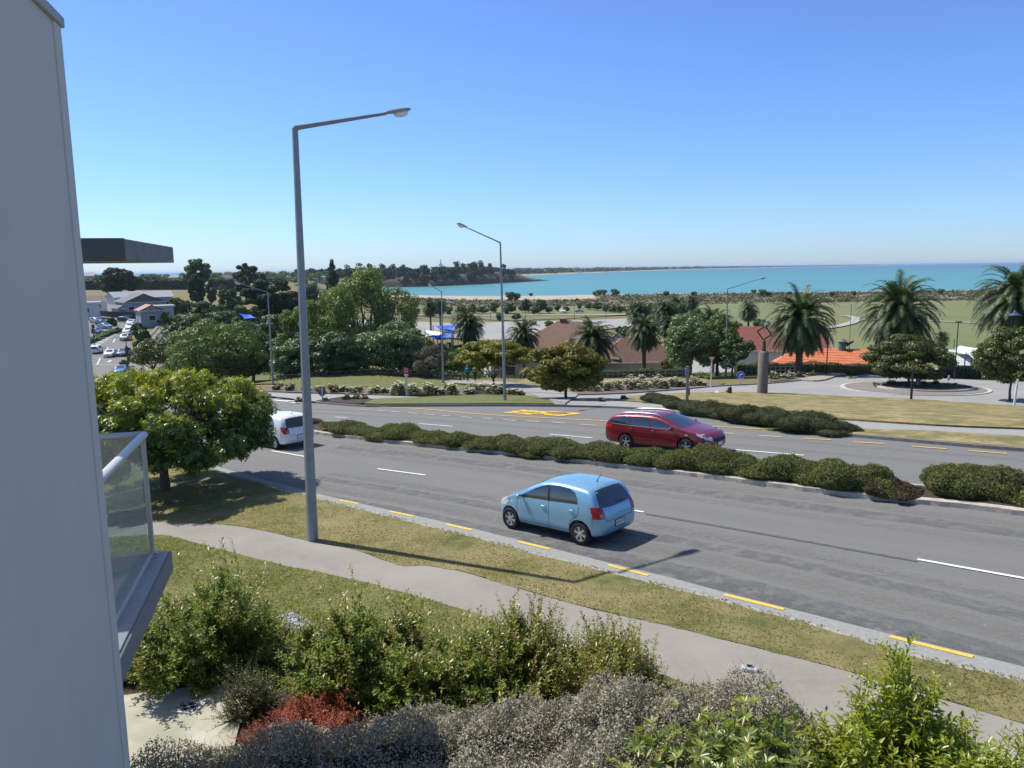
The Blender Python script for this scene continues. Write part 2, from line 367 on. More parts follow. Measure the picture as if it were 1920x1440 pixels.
# sea: turquoise shallows, deeper blue further out
m = mat('sea_water', (.045, .27, .30), .35, None, spec=.12)
nt = m.node_tree; b = nt.nodes['Principled BSDF']; tc = N(nt, 'ShaderNodeTexCoord'); sx = N(nt, 'ShaderNodeSeparateXYZ'); nt.links.new(tc.outputs['Object'], sx.inputs[0])
r = N(nt, 'ShaderNodeValToRGB'); e = r.color_ramp.elements; mr = N(nt, 'ShaderNodeMapRange'); mr.inputs[1].default_value = 600; mr.inputs[2].default_value = 9000
n = N(nt, 'ShaderNodeTexNoise'); n.inputs['Scale'].default_value = .0016; mp = N(nt, 'ShaderNodeMapping'); mp.inputs['Scale'].default_value = (.35, 1.6, 1)
nt.links.new(tc.outputs['Object'], mp.inputs[0]); nt.links.new(mp.outputs[0], n.inputs['Vector'])
ad = N(nt, 'ShaderNodeMath', operation='MULTIPLY_ADD'); nt.links.new(n.outputs[0], ad.inputs[0]); ad.inputs[1].default_value = 1500; nt.links.new(sx.outputs['Y'], ad.inputs[2])
nt.links.new(ad.outputs[0], mr.inputs[0]); nt.links.new(mr.outputs[0], r.inputs[0])
while len(e) < 5: e.new(.5)
for i, (p_, c) in enumerate([(0, (.22, .36, .32)), (.06, (.085, .25, .245)), (.25, (.06, .205, .225)), (.5, (.038, .14, .20)), (.9, (.03, .10, .21))]): e[i].position = p_; e[i].color = (*c, 1)
nt.links.new(r.outputs[0], b.inputs['Base Color'])
n2 = N(nt, 'ShaderNodeTexNoise'); n2.inputs['Scale'].default_value = .25; n2.inputs['Detail'].default_value = 6; bp = N(nt, 'ShaderNodeBump'); bp.inputs['Strength'].default_value = .5; bp.inputs['Distance'].default_value = .6
nt.links.new(tc.outputs['Object'], n2.inputs['Vector']); nt.links.new(n2.outputs[0], bp.inputs['Height']); nt.links.new(bp.outputs[0], b.inputs['Normal'])
sea = npmesh('sea', [(-30000, 560, 0), (40000, 560, 0), (40000, 45000, 0), (-30000, 45000, 0)], [(0, 1, 2, 3)], m); sea['kind'] = 'structure'
# surf lines
rg = random.Random(4); V = []; Fc = []
foam = mat('sea_foam', (.75, .78, .76), .9)
for k in range(90):
    x = rg.uniform(-70, 460); y = 639+rg.choice([0, 0, 7, 14])+rg.uniform(-1.5, 1.5); L = rg.uniform(6, 30); wd = rg.uniform(.6, 2.0); i = len(V); nn = 8
    for j in range(nn+1):
        t = j/nn; ww = wd*math.sin(math.pi*t)*rg.uniform(.6, 1.2)+.05; yy = y+rg.uniform(-.5, .5); V += [(x+L*t, yy-ww/2, .16), (x+L*t, yy+ww/2, .16)]
    Fc += [(i+2*j, i+2*j+2, i+2*j+3, i+2*j+1) for j in range(nn)]
o = npmesh('surf', V, Fc, foam); o['kind'] = 'structure'
# bay floor sheets: beach sand, dune scrub, lawns
SAND = mat('beach_sand', (.42, .37, .29), .95, (.33, .29, .22), .06, 4)
DUNE = mat('dune_scrub_ground', (.16, .13, .075), .95, (.27, .23, .15), .12, 8, var2=(.09, .10, .045), scale2=.03)
LAWN = mat('bay_lawn', (.12, .15, .055), .95, (.15, .17, .065), .04, 5, var2=(.17, .165, .075), scale2=.02)
drape('beach', [(-90, 482), (40, 480), (90, 530), (200, 556), (560, 545), (560, 648), (-90, 648)], .12, SAND, 12)
drape('dune_ground', [(-90, 400), (60, 420), (130, 440), (300, 395), (560, 380), (560, 550), (300, 556), (200, 552), (90, 528), (40, 480), (-90, 482)], .3, DUNE, 8)
drape('lawn', [(52, 190), (70, 140), (330, 120), (540, 180), (560, 384), (300, 399), (130, 436), (40, 300), (44, 240)], .2, LAWN, 6)
drape('lawn', [(-70, 330), (0, 300), (60, 330), (110, 420), (60, 470), (-60, 470)], .25, LAWN, 8)
CONC = mat('pale_concrete', (.36, .35, .32), .9, (.30, .29, .27), 2.0, 6, .15, 60)
CARPARK = mat('pale_car_park', (.27, .265, .25), .9, (.33, .32, .30), .1, 5)
drape('car_park', [(-60, 222), (-6, 212), (14, 240), (50, 268), (48, 300), (0, 290), (-20, 270), (-60, 268)], .45, CARPARK, 6)
drape('car_park', [(28, 150), (60, 150), (62, 180), (26, 190)], .4, CARPARK, 5)
def path(pts, w_, off, m, step=1.0, name='path', **k):
    c = catmull(pts, step); return drape(name, ribbon(c, -w_/2, w_/2), off, m, step, **k)
path([P(1545, 618), P(1575, 613), P(1600, 606), P(1606, 600), P(1596, 595.5), P(1580, 594)], 3.4, .5, CONC, 3)
path([P(1600, 601), P(1750, 604), P(1920, 613)], 2.2, .5, CONC, 3)
path([loc(790, 320), loc(980, 330), loc(1150, 325), loc(1300, 330)], 6, .5, CARPARK, 4)
# left valley: road, railway, dry field
ASF = mat('chip_seal_distant', (.23, .23, .225), .9, (.27, .27, .26), .3, 4)

ASP = mat('chip_seal_asphalt', (.125, .126, .124), .9, (.22, .217, .21), 30, 12, .7, 90, var2=(.185, .181, .172), scale2=1.6, stretch=(.09, 1.1, 1), rot=R(42), lo=.3, hi=.72, spec=.25)
near_edge = [(1960, 1268), (1920, 1255), (1668, 1193), (1500, 1150), (1357, 1114), (1256, 1086), (1140, 1058), (972, 1015), (836, 982), (731, 959), (625, 935), (520, 908), (440, 886), (380, 866), (335, 842), (300, 815), (250, 775), (200, 735)]
chan_edge = [(1960, 1300), (1920, 1285), (1687, 1229), (1575, 1193), (1350, 1131), (1240, 1103), (1067, 1059), (1000, 1042), (887, 1011), (770, 982), (700, 965), (640, 950), (520, 920), (430, 893), (365, 872), (310, 848)]
far_edge = [(1500, 814), (1440, 806), (1370, 793), (1290, 778), (1245, 772), (1160, 766), (1060, 763), (860, 762), (713, 763), (667, 763), (592, 757), (540, 750), (490, 744), (430, 735), (380, 724), (330, 716), (285, 706)]
ne = catmull(PP([(2300, 1360)]+near_edge), 1.0); fe = catmull(PP([(2500, 905), (2200, 872), (1920, 849), (1720, 832), (1540, 816)]+far_edge), 1.0)
lr = list(catmull([P(262, 690), loc(258, 140), loc(246, 165), loc(243, 190), loc(262, 215), loc(262, 235), loc(235, 262), loc(180, 275)], 3)); ll = list(catmull([loc(110, 275), loc(60, 240), loc(60, 200), loc(60, 150), loc(100, 110), P(180, 700)], 3))
drape('road', list(ne)+[p for p in ll[::-1]]+[p for p in lr[::-1]]+list(fe[::-1]), .03, ASP, 1.3)
# concrete channel and low kerb of the near side
CH = mat('channel_concrete', (.30, .30, .285), .9, (.22, .22, .21), 14, 8, .3, 80)
ce = catmull(PP([(2300, 1400)]+chan_edge), .5); n_e = catmull(PP([(2300, 1360)]+near_edge[:15]), .5)
drape('gutter', list(n_e)+list(ce[::-1]), .045, CH, .8)
drape('kerb', ribbon(ce, .0, .14), .10, mat('kerb_concrete', (.36, .355, .33), .9, (.26, .25, .23), 8, 6, .3, 50), .7, .14)
# verge between kerb and footpath, footpath, lawn strip inside
VG = mat('verge_grass', (.095, .105, .028), .95, (.24, .20, .085), 2.2, 9, .9, 45, var2=(.25, .205, .10), scale2=.45, lo=.38, hi=.66)
kin = ribbon(ce, .13, .15)[:len(ce)]
fp_top = [(2300, 1500), (1920, 1371), (1837, 1345), (1700, 1304), (1575, 1266), (1500, 1246), (1350, 1208), (1240, 1180), (1117, 1153), (1000, 1120), (933, 1100), (860, 1078), (800, 1068), (755, 1069), (717, 1057), (660, 1036), (600, 1026), (500, 1003), (420, 990), (300, 985), (200, 990)]
fp_bot = [(2300, 1640), (1920, 1530), (1700, 1450), (1560, 1390), (1400, 1330), (1250, 1280), (1067, 1217), (967, 1187), (900, 1163), (833, 1142), (733, 1113), (673, 1098), (600, 1080), (557, 1073), (473, 1053), (373, 1027), (303, 1010), (200, 1015)]
ft = catmull(PP(fp_top), .5); fpb = catmull(PP(fp_bot), .5)
drape('verge', list(kin)+list(catmull(PP([(300, 845), (230, 880), (200, 990)]), 1))+list(ft[::-1]), .115, VG, .7, .12, jag=.035)
PATHC = mat('footpath_asphalt', (.26, .23, .19), .92, (.21, .195, .175), 7, 8, .2, 110, var2=(.275, .255, .225), scale2=.5)
drape('footpath', list(ft)+list(fpb[::-1]), .105, PATHC, .7)
LW = mat('garden_lawn', (.10, .12, .03), .95, (.22, .185, .075), 3.0, 9, .9, 50, lo=.36, hi=.68)
drape('lawn', list(fpb)+[tuple(P(200, 1060)[:2]), (-9, 9), (-5, 9.6), (0, 8.8), (6, 7.2), (12, 4.5), tuple(P(2300, 1660)[:2])], .115, LW, .7, .1, jag=.03)
# garden courtyard, mulch bed, pebble strip
MULCH = mat('bark_mulch', (.035, .024, .018), .98, (.10, .075, .06), 18, 8, 1.0, 60)
drape('mulch_bed', [tuple(P(x, y)[:2]) for x, y in [(180, 1130), (420, 1160), (560, 1215), (640, 1265), (900, 1300), (1500, 1380), (1700, 1480), (1500, 1700), (400, 1600), (180, 1500)]], .13, MULCH, .4)
PATIO = mat('patio_concrete', (.47, .45, .36), .9, (.37, .35, .27), 1.6, 7, .15, 70, var2=(.30, .285, .21), scale2=1.2)
drape('patio', [tuple(P(x, y)[:2]) for x, y in [(205, 1325), (300, 1312), (440, 1297), (460, 1340), (440, 1420), (360, 1470), (180, 1480)]], .17, PATIO, .4, .05)
# median strip
KB = mat('median_kerb_concrete', (.50, .46, .385), .9, (.33, .30, .25), 5, 8, .4, 40)
mn = [(480, 800), (530, 806), (588, 815), (703, 829), (864, 846), (995, 859), (1185, 882), (1370, 905), (1520, 925), (1645, 940), (1800, 955), (1920, 970), (2300, 1018)]
mc = catmull(PP(mn), .5); MW = 1.75
drape('median', ribbon(mc, 0.0, MW), .17, KB, .5, .2, jag=.02)
drape('median_bed', ribbon(mc, .30, MW-.2), .185, MULCH, .5)
# far side: kerb, footpaths, side road, islands
fk = catmull(PP([(2300, 880), (1920, 849), (1720, 832), (1540, 816), (1500, 813)]), 1)
drape('kerb', ribbon(fk, -.18, 0), .16, mat('dark_kerb', (.15, .145, .135), .9, (.22, .21, .2), 6), .8, .2)
fk2 = catmull(PP([(1260, 773), (1160, 767), (1060, 764), (860, 763), (713, 764), (667, 763), (592, 757)]), 1)
drape('kerb', ribbon(fk2, -.16, 0), .15, mat('dark_kerb', (.15, .145, .135)), .8, .2)
FPC = mat('far_footpath', (.30, .295, .28), .92, (.25, .245, .235), 3, 6)
drape('footpath', [p for p in catmull(PP([(1150, 755), (1250, 763), (1340, 777), (1440, 785), (1542, 791), (1752, 805), (1920, 812), (2200, 822)]), 1)]+[p for p in catmull(PP([(2200, 838), (1920, 824), (1752, 814), (1558, 807), (1440, 800), (1340, 785), (1240, 771), (1160, 767), (1060, 763)]), 1)], .14, FPC, 1, .15)
DRY2 = mat('dry_bank_grass', (.155, .135, .05), .95, (.36, .28, .14), 2.6, 10, .9, 14, var2=(.13, .13, .045), scale2=.8, lo=.34, hi=.62)
drape('verge', PP([(1522, 812), (1560, 808), (1752, 815), (1920, 825), (2200, 839), (2300, 876), (1920, 847), (1720, 830), (1540, 815)]), .16, DRY2, 1, .1)
SIDE = mat('side_road_seal', (.235, .235, .225), .9, (.28, .275, .26), 1.5, 7, .2, 40, var2=(.29, .285, .27), scale2=.3)
up = [(985, 740), (1075, 744), (1160, 742), (1250, 736), (1340, 728), (1430, 723), (1480, 719), (1572, 709), (1624, 707), (1721, 702), (1870, 698), (2050, 692)]
dn = [(2050, 778), (1920, 766), (1824, 760), (1709, 752), (1572, 746), (1480, 741), (1405, 739), (1295, 740), (1200, 745), (1157, 753), (1120, 760), (1060, 762), (985, 760)]
drape('side_road', list(catmull(PP(up), 1))+list(catmull(PP(dn), 1)), .13, SIDE, 1.2)
drape('grass_bank', list(catmull(PP(dn[:10]), 1))+list(catmull(PP([(1160, 755), (1250, 761), (1340, 775), (1440, 783), (1542, 789), (1752, 803), (1920, 810), (2200, 820)]), 1)), .18, DRY2, 1.2, .15)
upk = catmull(PP(up), 1); drape('kerb', ribbon(upk, 0, .3), .24, mat('dark_kerb', (.15,)*3), 1, .25)
drape('grass_bank', list(catmull(PP([(965, 722), (1050, 706), (1150, 700), (1250, 705), (1330, 715), (1380, 722)]), 1))+list(catmull(PP([(1340, 727), (1250, 735), (1160, 741), (1075, 743), (1010, 733)]), 1)), .10, DRY2, 1.2)
# raised far verge beyond the roundabout: pale path band and hedge foot
drape('footpath', list(catmull(PP([(1480, 717), (1572, 707), (1624, 704), (1721, 699), (1870, 694), (2050, 687)]), 1))+list(catmull(PP([(2050, 678), (1870, 688), (1721, 694), (1624, 697), (1560, 699), (1480, 708)]), 1)), .26, mat('pale_brick_path', (.33, .29, .24), .9, (.28, .25, .21), 2), 1.2, .2)
# slip road on the left, island lawn, rose beds, curved footpath
drape('slip_road', PP([(430, 735), (510, 739), (565, 741.5), (735, 746), (800, 748.5), (780, 751.5), (690, 752), (640, 757), (592, 757), (540, 750), (490, 744)]), .16, SIDE, 1)
ISL = mat('island_lawn', (.085, .115, .03), .95, (.16, .15, .05), 1.5, 7, .5, 25)
drape('island', list(catmull(PP([(672, 760), (700, 752), (780, 749), (870, 745), (985, 745), (1025, 753), (1040, 762)]), .8))+PP([(860, 761.5), (713, 762)]), .18, ISL, 1, .15)
drape('island_bed', PP([(592, 756), (640, 748.5), (690, 751), (700, 753), (680, 761), (667, 762)]), .2, MULCH, .8, .15)
drape('rose_bed', PP([(380, 720), (490, 728), (560, 728), (700, 730), (850, 731), (960, 733), (985, 740), (975, 746), (870, 745), (735, 745), (600, 740.5), (500, 738), (430, 733)]), .2, mat('bed_soil', (.11, .085, .065), .98, (.17, .135, .10), 4, 6), 1, .1)
drape('rose_bed', PP([(1070, 740), (1120, 722), (1200, 714), (1290, 716), (1360, 722), (1345, 727), (1250, 735), (1160, 741), (1080, 743)]), .2, mat('bed_soil', (.1,)*3), 1, .1)
drape('rose_bed', PP([(1440, 715), (1480, 706), (1540, 702), (1560, 706), (1480, 717), (1450, 720)]), .28, mat('bed_soil', (.1,)*3), 1, .1)
drape('footpath', list(catmull(PP([(840, 717.5), (900, 717.5), (960, 721), (1020, 731), (1085, 743)]), .8))+list(catmull(PP([(1060, 762), (1020, 752), (985, 740), (930, 727), (850, 721.5)]), .8)), .22, FPC, 1, .1)
drape('lawn', PP([(320, 700), (500, 705), (700, 708), (840, 716), (850, 722), (930, 728), (960, 733), (850, 731), (560, 727), (380, 719)]), .12, ISL, 1.2)
# roundabout island: apron ring, inner kerb, bed
rc = P(1712, 731); RA = size(P(1700, 748), 152)*.92
def ring(c, r, n=60): return [(c.x+r*math.cos(2*math.pi*i/n), c.y+r*math.sin(2*math.pi*i/n)) for i in range(n)]
drape('roundabout_apron', ring(rc, RA), .20, mat('white_kerb', (.5, .49, .45), .9, (.4, .39, .36), 3), .8, .1)
drape('roundabout_apron', ring(rc, RA-.35), .23, mat('apron_brick', (.19, .165, .15), .9, (.24, .21, .19), 6), .8)
drape('roundabout_kerb', ring(rc+Vector((.9, 0, 0)), RA*.66), .36, mat('white_kerb', (.5,)*3), .8, .15)
drape('roundabout_bed', ring(rc+Vector((.9, 0, 0)), RA*.66-.28), .40, MULCH, .6)

# ------------------------------------------------------------------ painted markings
WH = mat('white_paint', (.78, .78, .76), .6, (.6, .6, .58), 12, 6); YL = mat('yellow_paint', (.80, .50, .055), .6, (.62, .40, .08), 12, 6)
def marks(name, segs, wd, m, off=.05):
    outl = []
    V = []; Fc = []
    for a, b in segs:
        a = P(*a) if len(a) == 2 else a; b = P(*b) if len(b) == 2 else b; d = (b-a); d.z = 0; L = d.length; d /= L; nrm = Vector((-d.y, d.x, 0)); k = max(1, int(L/.5)); i = len(V)
        for j in range(k+1):
            c = a+d*(L*j/k)
            for s in (-1, 1):
                q = c+nrm*(s*wd/2); V.append((q.x, q.y, Tz(q.x, q.y)+off))
        Fc += [(i+2*j, i+2*j+2, i+2*j+3, i+2*j+1) for j in range(k)]
    o = npmesh(name, V, Fc, m); o['kind'] = 'structure'; return o
marks('yellow_dashes', [((636, 940), (672, 947)), ((731, 962), (776, 971)), ((836, 986), (885, 997)), ((972, 1019), (1031, 1033)), ((1140, 1063), (1216, 1083)), ((1357, 1119), (1470, 1147)), ((1668, 1198), (1824, 1237)), ((385, 885), (401, 889)), ((428, 894), (452, 900))], .11, YL, .055)
marks('lane_dashes', [((509, 847), (572, 858)), ((708, 881), (798, 893)), ((1100, 944), (1207, 963)), ((1720, 1052), (1975, 1098)), ((629, 783), (651, 785)), ((786, 796), (848, 801)), ((519, 772), (543, 775)), ((1350, 843), (1507, 856)), ((1030, 816), (1110, 823)), ((1760, 877), (1900, 889))], .11, WH)
marks('bus_bay_dashes', [((675, 768.5), (692, 770)), ((708, 771), (722, 772)), ((734, 773), (751, 774.5)), ((765, 775.5), (782, 777)), ((795, 777.5), (814, 779.5)), ((828, 780.5), (846, 782)), ((865, 783), (885, 785)), ((904, 785.5), (922, 787)), ((943, 788.5), (967, 790.5)), ((987, 790.5), (1012, 792.5)), ((1035, 793), (1060, 795.5)), ((1087, 797), (1117, 799.5)), ((1345, 813), (1377, 815)), ((1423, 819), (1465, 821))], .12, mat('worn_cream_paint', (.55, .48, .34), .7), .052)
marks('yellow_dashes', [((1507, 824), (1558, 827)), ((1600, 831), (1657, 834)), ((1710, 839), (1775, 844)), ((1816, 847), (1888, 853))], .12, YL, .052)
yl = catmull(PP([(713, 764.4), (780, 767.5), (900, 778), (995, 783.5), (1135, 791), (1310, 799.5), (1400, 805), (1440, 807)]), .7)
drape('yellow_line', ribbon(yl, -.07, .07), .052, YL, .5)
def worn(name, col, lo, hi, sc):
    m = mat(name, col, .9, tuple(c*1.25 for c in col), 40, 8, .4, 90); nt = m.node_tree; b = nt.nodes['Principled BSDF']; tc = N(nt, 'ShaderNodeTexCoord'); n = N(nt, 'ShaderNodeTexNoise'); n.inputs['Scale'].default_value = sc; n.inputs['Detail'].default_value = 12; n.inputs['Roughness'].default_value = .8
    r = N(nt, 'ShaderNodeValToRGB'); r.color_ramp.elements[0].position = lo; r.color_ramp.elements[1].position = hi; nt.links.new(tc.outputs['Object'], n.inputs['Vector']); nt.links.new(n.outputs[0], r.inputs[0]); nt.links.new(r.outputs[0], b.inputs['Alpha']); return m
WL = worn('polished_chip', (.205, .197, .18), .42, .70, 3.0); WD = worn('bitumen_bleed', (.128, .129, .129), .42, .74, 2.2)
lane = catmull(PP([(560, 905), (800, 945), (1000, 985), (1200, 1022), (1400, 1062), (1600, 1110), (1800, 1158), (2000, 1210), (2300, 1290)]), .6)
for k, (a_, b_, m_) in enumerate([(-.55, -.05, WL), (-.38, .25, WL), (-1.7, -.8, WD), (-2.0, -1.2, WD), (1.2, 1.75, WL), (1.35, 1.6, WL), (.45, 1.0, WD)]): drape('worn_track', ribbon(lane, a_, b_), .034+.0012*k, m_, .9, jag=.05, seed=k)
lane2 = catmull(PP([(620, 842), (800, 862), (1000, 888), (1200, 915), (1400, 943), (1600, 970), (1920, 1012), (2300, 1065)]), .8)
for k, (a_, b_, m_) in enumerate([(-.7, -.2, WL), (.9, 1.4, WL), (0, .7, WD)]): drape('worn_track', ribbon(lane2, a_, b_), .034+.0012*k, m_, .9, jag=.05, seed=k)
lane3 = catmull(PP([(560, 772), (800, 785), (1000, 800), (1200, 818), (1400, 832), (1600, 850), (1920, 878), (2300, 920)]), 1.0)
for k, (a_, b_, m_) in enumerate([(-.7, -.2, WL), (.9, 1.4, WL)]): drape('worn_track', ribbon(lane3, a_, b_), .034+.0012*k, m_, 1.0, jag=.05, seed=k)
drape('tar_seam', ribbon(catmull(PP([(1212, 966), (1340, 988), (1500, 1016), (1620, 1038), (1720, 1056)]), .5), -.05, .07), .042, mat('tar_seam', (.075, .075, .077), .8, (.12, .12, .12), 9), .4, jag=.02)
# crossing hatching and turn arrows on the far left road
HP = [(P(196, 640), P(170, 655)), (P(206, 635), P(182, 648)), (P(214, 629), P(193, 641)), (P(163, 661), P(172, 652)), (P(222, 624), P(205, 633))]
segs = []
for i in range(11):
    t = i/10; a = P(152+t*(205-152)+0, 657-t*30); b_ = P(176+t*(222-176), 656-t*32); segs.append((Vector(a), Vector(b_)))
marks('island_hatching', segs, .7, WH, .07)
marks('lane_dashes', [((182, 685), (188, 672)), ((212, 643), (216, 636)), ((198, 660), (203, 652)), ((222, 625), (225, 621))], .2, WH, .07)
segs = [((165, 684), (262, 684.6))]; marks('stop_line', segs, .4, mat('worn_white', (.45, .45, .44), .7), .065)
def arrow(px, py, s=1.0):
    p = P(px, py); d = Vector((.35, -1, 0)).normalized(); n_ = Vector((-d.y, d.x, 0))
    sh = [(-.15, 2.5), (.15, 2.5), (.15, 0), (.5, 0), (0, -1.4), (-.5, 0), (-.15, 0)]
    return [p+n_*(a*s)+d*(-b_*s) for a, b_ in sh]
for q in [(168, 680), (205, 678)]: drape('lane_arrow', arrow(*q), .07, WH, .6)
# wavy white hold lines at the junction mouth (partly behind the lamp post)
marks('junction_lines', [((512, 751), (540, 754)), ((545, 756), (570, 757.5)), ((535, 752.5), (590, 753.5)), ((520, 747.5), (545, 748.5))], .35, WH, .06)
# BUS STOP lettering painted on the road, read by drivers heading right
def word(txt, p, heading, h, wd):
    cu = bpy.data.curves.new('t', 'FONT'); cu.body = txt; cu.align_x = 'CENTER'; cu.align_y = 'CENTER'; cu.size = 1; cu.space_character = 1.1; cu.resolution_u = 2; cu.offset = .055
    o = bpy.data.objects.new('t', cu); C.objects.link(o); dg = bpy.context.evaluated_depsgraph_get()
    me = bpy.data.meshes.new_from_object(o.evaluated_get(dg)); bpy.data.objects.remove(o); bpy.data.curves.remove(cu)
    xs_ = [v.co.x for v in me.vertices]; ys_ = [v.co.y for v in me.vertices]; sx_ = wd/(max(xs_)-min(xs_)); sy_ = h/(max(ys_)-min(ys_)); my = (max(ys_)+min(ys_))/2; mx_ = (max(xs_)+min(xs_))/2
    f = Vector((math.sin(heading), math.cos(heading), 0)); r_ = Vector((f.y, -f.x, 0))
    for v in me.vertices:
        q = p+r_*((v.co.x-mx_)*sx_)+f*((v.co.y-my)*sy_); v.co = (q.x, q.y, Tz(q.x, q.y)+.056)
    me.materials.clear(); me.materials.append(YL); o = link('bus_stop_lettering', me); o['kind'] = 'structure'; return o
BH = math.atan2(*(P(1060, 779)-P(960, 771))[:2])
word('BUS', P(986, 774.5), BH, 2.3, 1.75); word('STOP', P(1043, 777), BH, 2.5, 1.75)

# ------------------------------------------------------------------ vegetation
BARK = mat('bark', (.085, .065, .05), .95, (.16, .13, .105), 9, 8, .8, 30)
PALEBARK = mat('pale_bark', (.26, .22, .18), .95, (.16, .13, .10), 6, 8, .6, 20)
L_OAK = leafmat('leaf_mid_green', [(0.076, 0.123, 0.030), (0.117, 0.172, 0.041), (0.172, 0.220, 0.062), (0.097, 0.138, 0.039)], .42, .28)
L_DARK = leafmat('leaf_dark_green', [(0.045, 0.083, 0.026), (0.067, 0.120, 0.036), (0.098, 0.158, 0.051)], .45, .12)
L_MAG = leafmat('leaf_pale_green', [(0.070, 0.122, 0.038), (0.131, 0.192, 0.070), (0.209, 0.278, 0.122), (0.086, 0.148, 0.052)], .35, .22)
L_AUT = leafmat('leaf_turning_yellow', [(0.054, 0.085, 0.018), (0.109, 0.132, 0.018), (0.265, 0.202, 0.018), (0.078, 0.109, 0.022), (0.171, 0.093, 0.018)], .45, .28)
L_AUT2 = leafmat('leaf_yellow_green', [(0.081, 0.113, 0.020), (0.193, 0.209, 0.025), (0.290, 0.241, 0.023), (0.113, 0.145, 0.023)], .45, .3)
L_GREY = leafmat('leaf_grey_brown', [(0.101, 0.092, 0.059), (0.168, 0.143, 0.101), (0.076, 0.101, 0.050)], .7, .1)
L_FAR = leafmat('leaf_far_green', [(0.040, 0.080, 0.027), (0.070, 0.120, 0.036), (0.100, 0.150, 0.053)], .6, .15, objvar=.3)
L_PINE = leafmat('pine_needles', [(0.018, 0.036, 0.018), (0.032, 0.058, 0.025), (0.047, 0.076, 0.032)], .7, .05)
L_OLIVE = leafmat('leaf_olive', [(0.057, 0.086, 0.021), (0.098, 0.127, 0.032), (0.057, 0.098, 0.023), (0.149, 0.115, 0.046), (0.086, 0.121, 0.028)], .35, .2)

def tree(name, label, p, H, W, lm, seed, base=.28, nb=60, br=.26, n=9000, leaf=.22, flat=.75, group=None, tr=None, nl=6, bark=None, cat='tree', fork=.3, low=-.75, D=None, droop=0.0, topm=None, asp=.5, blobs=None, hdr=None):
    root = empty(name, p, label, cat, group)
    trunk_mb(H, tr or H*.028, W*.36, seed, nl, fork).build('trunk', bark or BARK, root, smooth=True)
    bl = blobs or crown_blobs(W, D or W*.95, H*(1-base), H*base, nb, br, seed, flat, low=low, bias=-droop)
    V, Fc = leaves(bl, n, leaf, seed, asp=asp)
    if topm:
        t = V[:, 2].reshape(-1, 4).mean(1); rg = np.random.default_rng(seed); z = (t-t.min())/(t.max()-t.min())
        rad = np.hypot(V[:, 0], V[:, 1]).reshape(-1, 4).mean(1)/(W/2)
        pr = np.clip((z*1.25+rad*.25-.62)*1.6, 0.02, .9); mi = (rg.random(len(t)) < pr).astype(np.int32)
        npmesh('crown', V, Fc, [lm, topm], root, midx=np.concatenate([mi, mi]))
    else: npmesh('crown', V, Fc, lm, root)
    return root
def tree_px(name, label, px, D, top, wpx, lm, seed, py=None, **k):
    p = P(px, py) if py else loc(px, D); d = depth(p); H = above(p, px, top).z-p.z; return tree(name, label, p, H, wpx*d/F, lm, seed, **k)

# the tree on the near verge, yellow new growth on top
L_NEAR = leafmat('leaf_verge_tree', [(0.042, 0.078, 0.022), (0.066, 0.114, 0.029), (0.096, 0.150, 0.041), (0.054, 0.096, 0.022)], .3, .25, spec=.5)
L_NEWG = leafmat('leaf_new_growth', [(.20, .25, .03), (.29, .33, .045), (.36, .36, .055), (.22, .26, .035)], .4, .35, tcol=(1.3, 1.3, .5))
p = P(311, 925); d = depth(p); p2 = p
H = above(p, 330, 684).z-p.z; W = 420*d/F
bl = []; rr = random.Random(5)
while len(bl) < 190:
    x, y, z = rr.uniform(-1, 1), rr.uniform(-1, 1), rr.uniform(-1, 1)
    if x*x+y*y > 1 or x*x+y*y+z*z < .25: continue
    zz = (z*.5+.5); e_ = math.sqrt(max(0, 1-x*x-y*y)); lowz = H*(.27+.07*rr.random()); hiz = H*(.58+.36*e_**.8)
    if x > .55: lowz += .02*H
    s = rr.uniform(.28, .58); bl.append(((x*(W/2-.45), y*(W/2-.45), lowz+(hiz-lowz)*zz), (s*1.1, s*1.1, s*.75)))
def rosettes(blobs, n, leaf, seed, k=7, asp=.42, **kw):
    V, _ = leaves(blobs, n, leaf, seed, **kw); V = V.reshape(-1, 4, 3); c = V.mean(1); e1 = V[:, 2]-V[:, 0]; e2 = V[:, 3]-V[:, 1]; nv = np.cross(e1, e2); nv /= np.linalg.norm(nv, axis=1)[:, None]; nv[nv[:, 2] < -.2] *= -1; e1 /= np.linalg.norm(e1, axis=1)[:, None]; e2 = np.cross(nv, e1); rg = np.random.default_rng(seed+1); out = []
    for j in range(k):
        th = 2*math.pi*j/k+rg.uniform(-.35, .35, len(c)); up = rg.uniform(-.15, .75, len(c)); a = e1*np.cos(th)[:, None]+e2*np.sin(th)[:, None]+nv*up[:, None]; a /= np.linalg.norm(a, axis=1)[:, None]; b = np.cross(nv, a); b /= np.linalg.norm(b, axis=1)[:, None]; l = leaf*rg.uniform(.6, 1.15, len(c))[:, None]; c0 = c+a*l*.08
        out.append(np.stack([c0, c0+a*l*.55+b*l*asp*.5, c0+a*l-np.array([0, 0, .12])*l, c0+a*l*.55-b*l*asp*.5], 1))
    V = np.stack(out, 1).reshape(-1, 3); i = np.arange(len(V)//4)*4; return V, np.concatenate([np.stack([i, i+1, i+2], 1), np.stack([i, i+2, i+3], 1)]), k
root = empty('verge_tree', p, 'bushy tree with yellow tips on the grass verge beside the balcony, shading the lawn', 'tree')
trunk_mb(H, .17, W*.36, 11, 9, .30).build('trunk', BARK, root, smooth=True)
V, Fc, kk = rosettes(bl, 25000, .13, 11, shell=.6, jit=.6, nrm=.6, cull=.5)
t = V[:, 2].reshape(-1, 4*kk).mean(1); rg = np.random.default_rng(3); z = (t-t.min())/(t.max()-t.min()); rad = np.hypot(V[:, 0], V[:, 1]).reshape(-1, 4*kk).mean(1)/(W/2)
